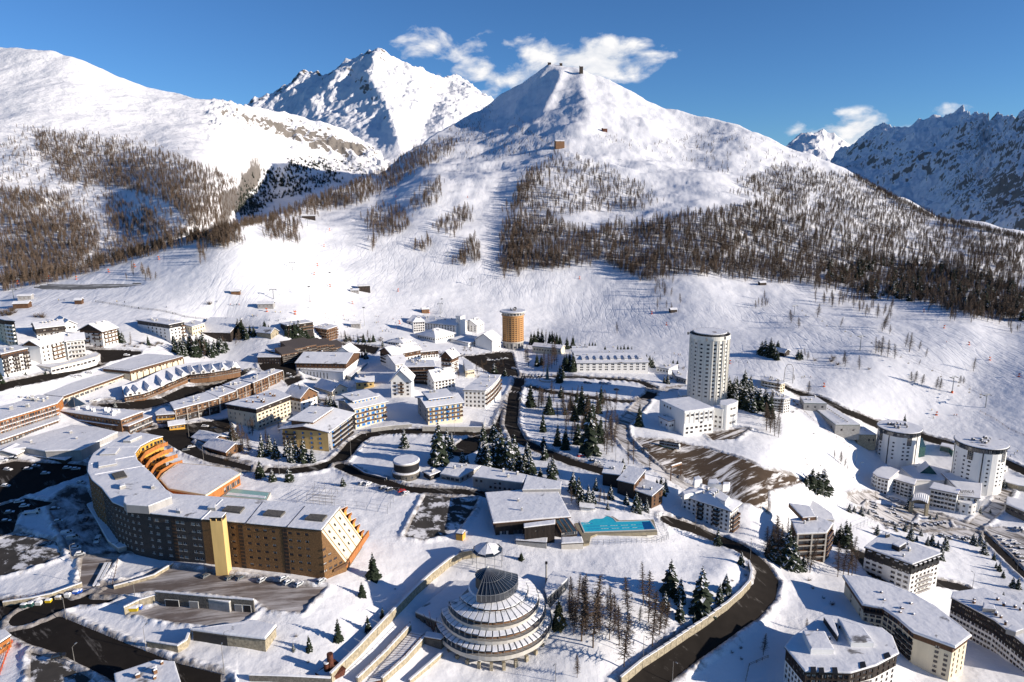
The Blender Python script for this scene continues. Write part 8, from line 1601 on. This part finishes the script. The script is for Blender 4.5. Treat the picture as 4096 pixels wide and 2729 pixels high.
PAINT={'white':(.7,.7,.7),'silver':(.38,.39,.4),'black':(.02,.02,.022),'grey':(.14,.145,.15),'blue':(.03,.07,.2),'red':(.42,.02,.015),'green':(.04,.08,.05)}
PM={k:mat(k+'_car_paint',v,.3,.03,spec=.5)for k,v in PAINT.items()};_cm={}
def car(px,py,ang,color,label,kind='car',snow=True,group=None):
 key=(kind,color)
 if key not in _cm:
  b,g,w,s=carmesh(kind);_cm[key]=(b.mesh('body',[PM[color]]),g.mesh('windows',[M['darkglass']]),w.mesh('wheel',[M['tyre'],M['steel']]),s.mesh('snow_cover',[MSR]))
 b,g,w,s=_cm[key];P=G(px,py);t=empty('parked_car' if kind=='car' else 'parked_van',(P[0],P[1],P[2]+.05),label,'car' if kind=='car' else 'van',group,ang)
 newobj('body',b,t);newobj('windows',g,t)
 for x in(-1.3,1.35):
  for y in(-.82,.82):newobj('wheel',w,t,(x*(1.1 if kind=='van' else 1),y,.33))
 if snow:newobj('snow_cover',s,t)
 return t
COLS=['white','silver','black','grey','silver','grey','black','silver','grey','white']
def carrow(fn,pts,ang,where,group,snowy=True,cols=None,kinds=None):
 for i,(x,y)in enumerate(pts):
  c=(cols or COLS)[(i*3+len(where))%len(cols or COLS)];q='leftmost' if i==0 else 'rightmost' if i==len(pts)-1 else ORD[min(i,19)]+' from left';k=kinds[i]if kinds else 'car'
  car(*fn(x,y),math.radians(ang)+RNG.uniform(-.08,.08),c,f'{"snowy " if snowy else ""}{c} {k}, {q} {where}',k,snowy,group)
carrow(c1,[(540,100),(620,215),(675,255),(700,345),(740,400)],20,'in the shaded row before the curved hotel','cars in the shaded hotel yard',True,['white','silver'],['car','van','van','car','car'])
carrow(c1,[(745,15),(790,85)],-80,'along the canopy of the curved hotel','cars along the hotel canopy',False,['black'])
car(*c1(900,275),math.radians(-75),'white','white van driving through the shaded hotel yard','van',False)
car(*c1(510,-15),math.radians(15),'black','black pick-up sized car half hidden by the snow bank of the hotel yard','car',True)
carrow(b1,[(75,605),(55,755),(750,725)],-10,'in the shaded street left of the curved hotel','cars in the shaded street',True,['silver','white','black'])
carrow(b1,[(30,520),(120,500),(260,600),(330,575),(420,640),(620,590),(700,600),(180,900),(90,1000),(60,1080),(230,940)],15,'in the shaded crossroads left of the curved hotel','cars at the shaded crossroads',True)
carrow(c1,[(1900,600),(2115,620),(2215,620)],60,'at the foot of the brown shingle front','cars at the brown shingle front',False,['black','white','grey'])
carrow(c2,[(60,640),(255,625),(300,660),(400,680),(600,650)],55,'on the hotel forecourt','cars on the hotel forecourt',True,['white','silver','black'])
carrow(a1,[(680,715),(735,710),(825,680)],10,'on the flat parking roof','cars on the parking roof',True,['white','silver','black'])
car(*a1(170,815),.4,'white','white car on the ramp road at the left edge','car',False);car(*a1(860,935),.5,'white','white snow covered car by the arcade corner','car',True);car(*a1(1165,515),.2,'white','white car on the upper left lane','car',True)
carrow(a1,[(2265,650),(2300,640),(2340,645)],15,'at the far end of the arcade','cars at the arcade end',True)
carrow(a1,[(1710,1390),(1760,1360)],30,'beside the timber huts','cars beside the timber huts',False,['grey','white']);carrow(a1,[(1885,1170),(1965,1190)],5,'under the cream block','cars under the cream block',False,['black','white'])
carrow(b2,[(975,730),(1030,735),(1165,770),(1225,785),(1375,820)],50,'on the lane above the sports court','cars above the sports court',True,['grey','white','silver','black'])
car(*b2(1340,800),.6,'red','red car parked on the lane above the sports court','car',False)
car(*b3(630,475),.5,'red','red car in the snow below the park trees','car',True);carrow(b3,[(745,520),(780,535)],20,'half buried in snow below the park','cars below the park',True,['black','silver'])
car(*a3(80,920),1.3,'silver','silver van driving up the road past the park','van',False);car(*a3(20,640),-.3,'white','white van at the road corner below the ochre tower','van',False)
car(*b3(1215,415),.1,'black','black car at the edge of the striped lot','car',False);car(*a3(960,830),.1,'black','black car on the shaded roundabout','car',False)
carrow(a3,[(680,765),(710,770),(820,770),(850,775),(890,775)],5,'in the row facing the long white flats','cars in the roundabout row',True)
carrow(a3,[(215,715),(240,710)],10,'beside the obelisk','cars beside the obelisk',True,['white','black']);carrow(a2,[(2140,560),(2180,565),(2220,560),(2260,550),(2300,545)],15,'at the crossroads below the ochre tower','cars at the crossroads',True)
carrow(a2,[(300,690),(330,720),(500,730),(540,740)],10,'in the shaded corner left of the white annex','cars by the white annex',True,['white','black','grey'])
carrow(b4,[(1105,870),(1185,890)],-35,'below the left hotel wing','cars below the left wing',True,['white','silver']);carrow(b4,[(970,910),(975,935),(965,955),(960,985),(980,1005),(1000,1040),(1050,1060),(1090,1085),(1140,1090),(1180,1115)],-20,'in the outer curve of the hotel car park','cars in the outer hotel row',True)
carrow(b4,[(1100,1000),(1140,975),(1160,1010),(1205,1045),(1245,1080),(1300,1095),(1360,1105)],-30,'on the inner curve of the hotel car park','cars in the inner hotel row',True);carrow(b4,[(1210,950)],-20,'in front of the portico',None,True)
carrow(b4,[(1440,1120),(1465,1105),(1500,1115),(1535,1110),(1560,1100),(1590,1095),(1620,1090)],60,'of the tight row below the portico','cars below the portico',True)
carrow(b4,[(1600,1210),(1660,1230),(1730,1220),(1790,1240),(1840,1235)],-40,'along the lower drive of the hotel car park','cars on the lower drive',True)
carrow(b4,[(2120,1220),(2160,1250),(2190,1290),(2230,1315),(2260,1350),(2290,1380),(2320,1410),(2335,1450)],15,'in the big car park at the right edge','cars in the right car park',True);carrow(b4,[(2290,1140),(2330,1140),(2345,1160)],20,'at the top of the right edge car park','cars at the right car park top',True);carrow(b4,[(2250,1260),(2290,1290),(2330,1330)],10,'in the second line of the right edge lot','cars in the second right line',True)
carrow(c1,[(540,1345)],25,'beside the snow heap at the bottom left street',None,False)
def truck():
 P=G(*c1(300,20));t=empty('flatbed_truck',(P[0],P[1],P[2]+.1),'white flatbed truck parked on the shaded snow bank','truck',None,.25);mb=MB();mb.box(-3.6,1.4,-1.1,1.1,.8,1.0);mb.box(-3.6,1.4,-1.1,-1.04,1.0,1.4);mb.box(-3.6,1.4,1.04,1.1,1.0,1.4);mb.build('flatbed',M['frame'],t);mb=MB();mb.hexa([(1.5,-1,.5),(3.1,-1,.5),(3.1,1,.5),(1.5,1,.5)],[(1.5,-.95,2.2),(2.6,-.95,2.2),(2.6,.95,2.2),(1.5,.95,2.2)]);mb.build('cab',M['frame'],t);mb=MB();mb.box(-3.4,1.2,-.95,.95,1.0,1.5);mb.build('snow_cover',MSR,t)
 w=MB();
 for k in range(12):a,b=2*math.pi*k/12,2*math.pi*(k+1)/12;w.quad((.45*math.cos(a),-.15,.45*math.sin(a)),(.45*math.cos(b),-.15,.45*math.sin(b)),(.45*math.cos(b),.15,.45*math.sin(b)),(.45*math.cos(a),.15,.45*math.sin(a)));w.quad((0,.15,0),(.45*math.cos(a),.15,.45*math.sin(a)),(.45*math.cos(b),.15,.45*math.sin(b)));w.quad((0,-.15,0),(.45*math.cos(a),-.15,.45*math.sin(a)),(.45*math.cos(b),-.15,.45*math.sin(b)))
 wm=w.mesh('wheel',[M['tyre']])
 for x in(-2.4,2.3):
  for y in(-.95,.95):newobj('wheel',wm,t,(x,y,.45))
 g=MB();g.quad((3.05,-.85,1.25),(3.05,.85,1.25),(2.68,.8,2.1),(2.68,-.8,2.1));g.v=[(x+.04,y,z+.02)for x,y,z in g.v];g.build('windscreen',M['darkglass'],t)
truck()
def coach():
 A=GS(*b3(1365,368));Bq=GS(*b3(1535,425));ang=math.atan2((Bq-A)[1],(Bq-A)[0]);L=12.5;t=empty('coach',(*((A+Bq)/2)[:2],((A+Bq)/2)[2]+.1),'white and yellow touring coach parked on the striped lot','bus',None,ang)
 mb=MB();l=[(-L/2,.4),(-L/2,3.3),(L/2-.7,3.4),(L/2-.1,2.6),(L/2,.4)];a=[(x,-1.25,z)for x,z in l];b=[(x,1.25,z)for x,z in l];n=len(l)
 for i in range(n):j=(i+1)%n;mb.quad(a[i],b[i],b[j],a[j])
 mb.quad(*a);mb.quad(*b[::-1]);mb.build('body',M['frame'],t)
 for s in(-1,1):
  g=MB()
  for k in range(8):g.box(-L/2+.4+k*1.42,-L/2+1.7+k*1.42,s*1.25-.03,s*1.25+.03,1.75,2.95)
  g.build('side_windows',M['darkglass'],t);g=MB();g.hexa([(-L/2,s*1.25-.02,.5),(L/2-2,s*1.25-.02,.5),(L/2-2,s*1.25+.02,.5),(-L/2,s*1.25+.02,.5)],[(-L/2,s*1.25-.02,1.5),(-L/2+3,s*1.25-.02,1.0),(-L/2+3,s*1.25+.02,1.0),(-L/2,s*1.25+.02,1.5)]);g.build('stripe',M['cyellow'],t)
 g=MB();g.quad((L/2-.62,-1.1,3.3),(L/2-.62,1.1,3.3),(L/2-.02,1.1,1.5),(L/2-.02,-1.1,1.5));g.v=[(x+.06,y,z)for x,y,z in g.v];g.build('windscreen',M['darkglass'],t);g=MB();g.box(-L/2+.1,L/2-.8,-1.15,1.15,3.41,3.5);g.build('roof_panel',M['black'],t)
 w=MB();
 for k in range(14):a_,b_=2*math.pi*k/14,2*math.pi*(k+1)/14;w.quad((.5*math.cos(a_),-.16,.5*math.sin(a_)),(.5*math.cos(b_),-.16,.5*math.sin(b_)),(.5*math.cos(b_),.16,.5*math.sin(b_)),(.5*math.cos(a_),.16,.5*math.sin(a_)));w.quad((0,.16,0),(.5*math.cos(a_),.16,.5*math.sin(a_)),(.5*math.cos(b_),.16,.5*math.sin(b_)));w.quad((0,-.16,0),(.5*math.cos(a_),-.16,.5*math.sin(a_)),(.5*math.cos(b_),-.16,.5*math.sin(b_)))
 wm=w.mesh('wheel',[M['tyre']])
 for x in(-3.6,3.6):
  for y in(-1.18,1.18):newobj('wheel',wm,t,(x,y,.5))
coach()
# ------------------------------------------------------------------ lamps, lifts, ski field
def lamp(px,py,h,label,group='street lamps',arm=1.2,m='railing',ang=0.0):
 P=G(px,py);t=empty('street_lamp',tuple(P),label,'lamp',group,ang);mb=MB();mb.tube((0,0,-.5),(0,0,h),.12,.07,6);mb.tube((0,0,h),(arm,0,h+.3),.05,n=4);mb.build('pole',M[m],t);mb=MB();mb.box(arm-.2,arm+.7,-.18,.18,h+.25,h+.45);mb.build('lamp_head',M['steel'],t)
for x,y,f,h,w in((610,995,c1,9,'at the street corner by the snow heap'),(1345,1280,c1,9,'on the snow bank below the trampled slope'),(2065,1500,c1,10,'at the garage portal'),(745,660,c1,6,'at the corner of the walled snow heap'),(1240,770,c1,5,'before the triangular snow bed'),(660,455,c1,7,'at the end of the parked row'),(688,1395,c1,6,'on the snow strip at the bottom left'),(1885,1530-981,c1,5,'near the yellow stack'),(1205,1390,c3,11,'among the larches above the panelled wall'),(1475,1560,c3,8,'below the big road'),(2190,440,c3,9,'in the road bend by the small spruce'),(1685,165,c3,10,'before the grey white flats'),(400,1560,c3,7,'at the bottom right of the rotunda'),(875,490,b2,12,'in the middle of the lower bend'),(215,640,b2,9,'below the snowy fir row'),(1015,290,b2,8,'at the wall below the blue shutters'),(1825,270,b2,9,'below the right blue shuttered flats'),(1880,570,b1,12,'beside the sun terrace'),(1740,310,b1,10,'by the road fork kiosk'),(500,880,b4,10,'at the tennis court corner'),(835,655,b4,10,'in the shaded lane'),(805,545,b4,10,'higher in the shaded lane'),(985,850,b4,8,'at the hotel turning circle'),(1880,700,c4,8,'at the lane above the mansard block'),(2290,540,c4,5,'at the right edge lane'),(1085,990,a3,12,'beside the shaded roundabout'),(1230,860,a3,10,'at the tower junction'),(950,1530,a3,12,'below the park larches'),(525,1400,a3,12,'at the park road')):
 lamp(*f(x,y),h,f'slim grey street lamp {w}','street lamps',1.2,'railing',RNG.uniform(0,6.28))
def floodlight(px,py,pyt,label):
 P=G(px,py);h=max(6,zat(P[:2],pyt)-P[2]);t=empty('floodlight_mast',tuple(P),label,'mast','floodlight masts on the ski field');mb=MB();mb.tube((0,0,-1),(0,0,h),.3,.16,6);mb.build('mast',M['steel'],t);mb=MB()
 for k in(-1,0,1):mb.box(k*.8-.35,k*.8+.35,-.3,.3,h,h+.9)
 mb.build('lamp_head',M['black'],t)
for f,x,y,yt,w in((a2,998,240,75,'behind the white hotel, tallest'),(a2,1712,118,-5,'above the clock tower hotel'),(M_,1425,1275,1205,'left of centre on the piste'),(M_,1620,1285,1215,'near the slope cabin'),(M_,1520,1205,1140,'higher above the slope cabin')):
 p0=f('1',x,y)if f is M_ else f(x,y);p1=f('1',x,yt)if f is M_ else f(x,yt);floodlight(*p0,p1[1],'grey floodlight mast '+w)
def pylon(px,py,h,ang,label,m='steel',foot=None):
 P=G(px,py);t=empty('lift_pylon',tuple(P),label,'pylon','ski lift pylons',ang);mb=MB();mb.tube((0,0,-1),(0,0,h),.45,.3,8);mb.build('mast',M[m],t);mb=MB();mb.box(-3.2,3.2,-.25,.25,h-.2,h+.35);mb.tube((-3,0,h+.3),(-1.5,0,h+1.3),.1,n=4);mb.tube((3,0,h+.3),(1.5,0,h+1.3),.1,n=4);mb.tube((-1.5,0,h+1.3),(1.5,0,h+1.3),.1,n=4);mb.build('crossarm',M[m],t)
 for s in(-3,3):mb=MB();mb.box(s-.2,s+.2,-1.8,1.8,h-.6,h-.2);mb.build('sheave_train',M['black'],t)
 if foot:mb=MB();mb.cyl((0,0),.9,-.5,1.6,12);mb.build('crash_pad',M['corange'],t)
 return P,h
PY=[pylon(*a4(845,465),14,.4,'chairlift pylon at the left of the open right slope'),pylon(*a4(1692,855),14,.4,'chairlift pylon with an orange padded foot on the right slope',foot=1),pylon(*a4(1998,990),11,.4,'lowest chairlift pylon near the right edge'),pylon(*a4(240,140),11,.4,'upper chairlift pylon at the forest edge')]
tops=sorted([(P+np.array([0,0,h-.2]))for P,h in PY],key=lambda q:q[1])
def lift_cable():
 t=empty('chairlift_cable',tuple(tops[0]),'thin sagging double cable of the chairlift over the right slope','cable')
 for s in(-3,3):
  mb=MB()
  for a,b in zip(tops[:-1],tops[1:]):
   u=b-a;pr=None
   for k in range(9):f=k/8;q=a+u*f-tops[0]+np.array([s*math.cos(.4),s*math.sin(.4),-6*f*(1-f)]);mb.tube(pr,q,.05,n=3)if pr is not None else 0;pr=q
  mb.build('cable',M['black'],t)
lift_cable()
def chairs():
 b=MB();b.tube((0,0,0),(0,0,-2.2),.06,n=4);b.box(-1.2,1.2,-.3,.3,-2.9,-2.75);b.box(-1.2,1.2,.25,.33,-2.75,-2.1);me=b.mesh('lift_chair',[M['railing']]);i=0
 for a,c in zip(tops[:-1],tops[1:]):
  for k in range(3):
   for s in(-3,3):
    f=(k+(.3 if s<0 else .7))/3;q=a+(c-a)*f+np.array([s*math.cos(.4),s*math.sin(.4),-6*f*(1-f)-.05]);o=newobj('lift_chair',me,None,tuple(q),.4);tag(o,'empty grey chair hanging from the chairlift cable, '+('lower' if a[1]<tops[1][1]else 'middle' if a[1]<tops[2][1]else 'upper')+' span','chair','chairs of the chairlift');i+=1
chairs()
for x,y,h,w in((65,1265,10,'at the nursery lift, left edge'),(1258,1260,9,'at the bottom of the central drag lift'),(1345,1130,9,'midway up the central drag lift'),(1415,925,9,'near the top of the central drag lift'),(2025,1330,12,'behind the big white hotel'),(2060,1080,10,'on the right of the central piste'),(2170,1200,9,'beside the forest strip')):pylon(*M_('1',x,y),h,.2,'steel ski lift pylon '+w)
for x,y,h,w in((495,640,10,'above the forest on the right shoulder'),(640,790,10,'in the clearing of the forest'),(415,560,9,'just right of the orange mountain hut'),(560,880,9,'at the lower clearing')):pylon(*M_('2',x,y),h,.2,'steel ski lift pylon '+w)
# huts on the slopes
def hut(fn,x,y,w,d,h,m,name,label,rot=0.0,rise=1.5,cat='hut'):
 P=G(*fn(x,y));t=empty(name,tuple(P),label,cat,None,rot);mb=MB();mb.box(-w/2,w/2,-d/2,d/2,-3,h)
 for s in(-1,1):mb.quad((s*w/2,-d/2,h),(s*w/2,d/2,h),(s*w/2,0,h+rise))
 mb.build('wall',M[m],t);r,s_=MB(),MB()
 for s in(-1,1):
  for mm,za,zb in((r,.02,.25),(s_,.26,.7)):mm.hexa([(-w/2-.5,s*(d/2+.5),h-.15+za),(w/2+.5,s*(d/2+.5),h-.15+za),(w/2+.5,0,h+rise+za),(-w/2-.5,0,h+rise+za)],[(-w/2-.5,s*(d/2+.5),h-.15+zb),(w/2+.5,s*(d/2+.5),h-.15+zb),(w/2+.5,0,h+rise+zb),(-w/2-.5,0,h+rise+zb)])
 rf=r.build('roof',M['dark'],t);s_.build('snow_cover',MSR,rf)
 for k in range(max(1,int(w/3))):newobj('window',winmesh(1.2,1.2,'dark'),t,(-w/2+(k+.5)*w/max(1,int(w/3)),-d/2-.03,h*.35))
m1=lambda x,y:M_('1',x,y);m2=lambda x,y:M_('2',x,y)
hut(m1,1675,1222,13,9,6,'dark','slope_cabin','dark snow roofed cabin alone on the nursery piste',.3);hut(m1,1225,1298,14,6,3.4,'grey','lift_station','glazed drag lift station with skiers at its foot',.1);hut(m1,105,1300,12,7,4,'brown','lift_station','brown lift station hut at the left edge of the ski field',.2);hut(m1,120,1262,11,6,3.5,'grey','lift_station','grey walled lift hut just above the brown station',.2,1.0)
hut(m1,365,1282,6,4,3.4,'brown','ski_hut','small brown hut on the left nursery slope',.1);hut(m1,1085,1236,8,3,2.4,'wood','ski_hut','tiny wooden shelter below the central drag lift',.1);hut(m1,1420,893,20,8,5,'dark','lift_station','flat dark top station on the crest of the nursery slope',.2,.8);hut(m1,1955,1322,8,6,4,'wood','ski_hut','wooden gable hut above the big white hotel',.3,2.0);hut(a2,920,252,9,6,4,'grey','ski_hut','grey fronted ski school hut by the floodlight mast',.1);hut(m1,1632,1230,9,4,2.6,'grey','ski_hut','low grey shelter left of the slope cabin',.1)
hut(m2,218,565,22,14,15,'wood','mountain_hut','timber mountain lift station on the shoulder below the peak',.2,3.0);hut(m2,425,490,13,9,7,'rust','lift_station','reddish lift station on the upper piste',.3,2.0);hut(m2,318,222,11,9,21,'dark','summit_station','tall brown cable station on the peak',.2,3.0);hut(m2,225,188,9,7,8,'dark','summit_hut','dark hut on the summit left of the cable station',.1,2.0);hut(m2,172,182,11,6,6,'dark','summit_hut','leftmost dark hut on the summit',.1,1.0);hut(m2,2050-900,1195,9,5,3,'dark','ski_hut','small dark hut below the forest edge',.2);hut(m2,740,1320,8,5,3,'dark','ski_hut','small dark hut beside two larches on the slope',.2)
# snow guns
gb=MB();gb.box(-.7,.7,-.7,.7,0,.8,0);gb.tube((0,0,.8),(0,0,2.2),.12,n=5,m=1);gb.tube((-.5,0,2.4),(.9,0,3.0),.5,.55,10,m=0);gm_=gb.mesh('snow_gun',[M['corange'],M['railing']])
guns=[(a4,515,798),(a4,1548,1060),(a4,1848,415),(a4,1618,260),(a4,2040,555),(a4,2305,708),(a4,1432,112),(a3,2000,585),(a3,1420,232),(a3,1285,130),(a2,362,135),(a2,888,38),(a2,1320,218),(a2,100,108),(a2,1590,118),(m1,1356,1330),(m1,1518,1205),(m1,1460,1108),(m1,1490,1020),(m1,1515,945),(m1,1625,1225),(m1,1830,1225),(m1,925,965),(m1,730,1078),(m1,500,1136),(m1,350,1170),(m1,225,1168),(m1,80,1190),(m1,620,1113),(m2,310,1168),(m1,1445,1150),(m1,2150,795),(m1,1820,792)]
GC={}
for i,(P,px)in enumerate(sorted([(lambda q:(q,float(proj(q)[0])))(G(*f(x,y)))for f,x,y in guns],key=lambda a:a[1])):
 w='left nursery slope' if px<900 else 'central piste' if px<2300 else 'right hand ski slope';GC[w]=GC.get(w,-1)+1;o=newobj('snow_gun',gm_,None,tuple(P),RNG.uniform(0,6));tag(o,f'orange snow gun on the {w}, {ORD[GC[w]]} from left','snow gun','snow guns, '+w)
def marker_tower():
 P=G(*a4(185,760));t=empty('lattice_gate',tuple(P),'tall curved lattice gate frame beside the piste above the slope flats','gate')
 for s in(-1,1):mb=MB();mb.tube((s*4,0,-1),(s*3.4,0,13),.3,.2,6);mb.tube((s*3.4,0,13),(s*1.5,0,16),.2,n=5);mb.build('post',M['railing'],t)
 mb=MB();mb.tube((-1.5,0,16),(1.5,0,16),.25,n=5);mb.build('beam',M['railing'],t)
 mb=MB()
 for k in range(6):mb.tube((-3.8,0,1+2*k),(3.8,0,2.5+2*k),.07,n=3);mb.tube((3.8,0,1+2*k),(-3.8,0,2.5+2*k),.07,n=3)
 mb.build('netting',M['steel'],t)
marker_tower()
# ------------------------------------------------------------------ skiers
def figure(jacket,pants):
 """one continuous skinned body, mid-stance with bent knees"""
 me=bpy.data.meshes.new('person');V=[(0,0,.92),(0,.03,1.18),(0,.05,1.42),(0,.08,1.52),(0,.1,1.68),(-.1,.02,.88),(-.13,.12,.5),(-.14,-.02,.06),(-.14,.16,.03),(.1,.02,.88),(.13,.12,.5),(.14,-.02,.06),(.14,.16,.03),(-.2,.04,1.42),(-.3,.1,1.16),(-.27,.34,1.02),(.2,.04,1.42),(.3,.1,1.16),(.27,.34,1.02)]
 E=[(0,1),(1,2),(2,3),(3,4),(0,5),(5,6),(6,7),(7,8),(0,9),(9,10),(10,11),(11,12),(2,13),(13,14),(14,15),(2,16),(16,17),(17,18)];rad=[.15,.17,.16,.07,.12,.1,.08,.06,.05,.1,.08,.06,.05,.08,.06,.05,.08,.06,.05]
 me.from_pydata(V,E,[]);o=bpy.data.objects.new('p',me);COL.objects.link(o);md=o.modifiers.new('s','SKIN');
 for i,r in enumerate(rad):me.skin_vertices[0].data[i].radius=(r,r)
 me.skin_vertices[0].data[0].use_root=True
 dg=bpy.context.evaluated_depsgraph_get();nm=bpy.data.meshes.new_from_object(o.evaluated_get(dg));bpy.data.objects.remove(o);nm.materials.clear()
 for m in(jacket,pants,M['frame']):nm.materials.append(m)
 for p in nm.polygons:p.material_index=1 if p.center.z<.95 else(2 if p.center.z>1.58 else 0)
 return nm
JK=[PM['red'],PM['blue'],M['corange'],PM['black'],M['cyellow'],PM['green']];FIG=[figure(j,M['black']if i%2 else PM['grey'])for i,j in enumerate(JK)];jn_=['red','blue','orange','black','yellow','green']
sk=MB();sk.box(-.18,-.09,-.75,.95,0,.03);sk.box(.09,.18,-.75,.95,0,.03);SKI=sk.mesh('skis',[M['black']]);pl=MB()
for s in(-1,1):pl.tube((s*.3,.35,1.05),(s*.42,-.15,.02),.015,n=4)
POL=pl.mesh('poles',[M['black']])
spots=[(a2,x,y)for x,y in((178,118),(225,120),(365,108),(640,130),(625,165),(640,165),(670,175),(805,150),(815,185),(850,190),(1105,155),(1130,158),(1095,215),(1110,215),(1125,210),(965,195),(905,150),(600,190),(270,180),(205,195),(125,190),(1200,275),(1220,295),(1245,300),(1165,295),(1290,270),(1260,180),(1340,160),(720,210),(755,265),(840,255),(1145,265),(20,75),(35,70),(10,150),(1190,290),(480,75),(500,20))]+[(a1,x,y)for x,y in((540,8),(590,6),(1530,70),(1590,130),(1995,20),(2120,50),(2150,58),(2175,48),(2200,50),(2320,150),(2335,155),(1275,80),(1075,22),(1145,25))]+[(a3,x,y)for x,y in((930,440),(1310,490),(1490,500),(1530,510),(1548,510),(2060,570),(2085,575),(2165,580),(2115,485))]+[(a4,x,y)for x,y in((80,655),(312,720),(335,712),(390,715),(1505,1018),(1710,1065),(1735,1065),(1640,392),(1520,1090),(2230,1440),(2265,1420),(2180,1450),(2210,1465),(2160,1455),(2290,1400))]+[(b4,2125,875)]
SC_={}
for P,px in sorted([(lambda q:(q,float(proj(q)[0])))(G(*f(x,y)))for f,x,y in spots],key=lambda a:a[1]):
 k=RNG.randrange(6);t=newobj('person',FIG[k],None,tuple(P),RNG.uniform(0,6.28));w='left nursery slope' if px<1000 else 'piste foot behind the white hotels' if px<2050 else 'piste near the tall white tower' if px<3050 else 'right hand piste';SC_[k,w]=SC_.get((k,w),-1)+1
 tag(t,f'skier in {jn_[k]} on the {w}, {ORD[SC_[k, w]]} in {jn_[k]} from left','person',f'skiers in {jn_[k]} on the {w}');newobj('skis',SKI,t,(0,0,.0));newobj('poles',POL,t)
P=G(*b2(1185,715));tag(newobj('person',FIG[3],None,tuple(P),1.0),'pedestrian in black walking on the lane by the round pavilion','person')
for x,y,lb in((870,415,'pedestrian in red at the shop row left of the curved hotel'),):P=G(*b1(x,y));tag(newobj('person',FIG[0],None,tuple(P),2.0),lb,'person')
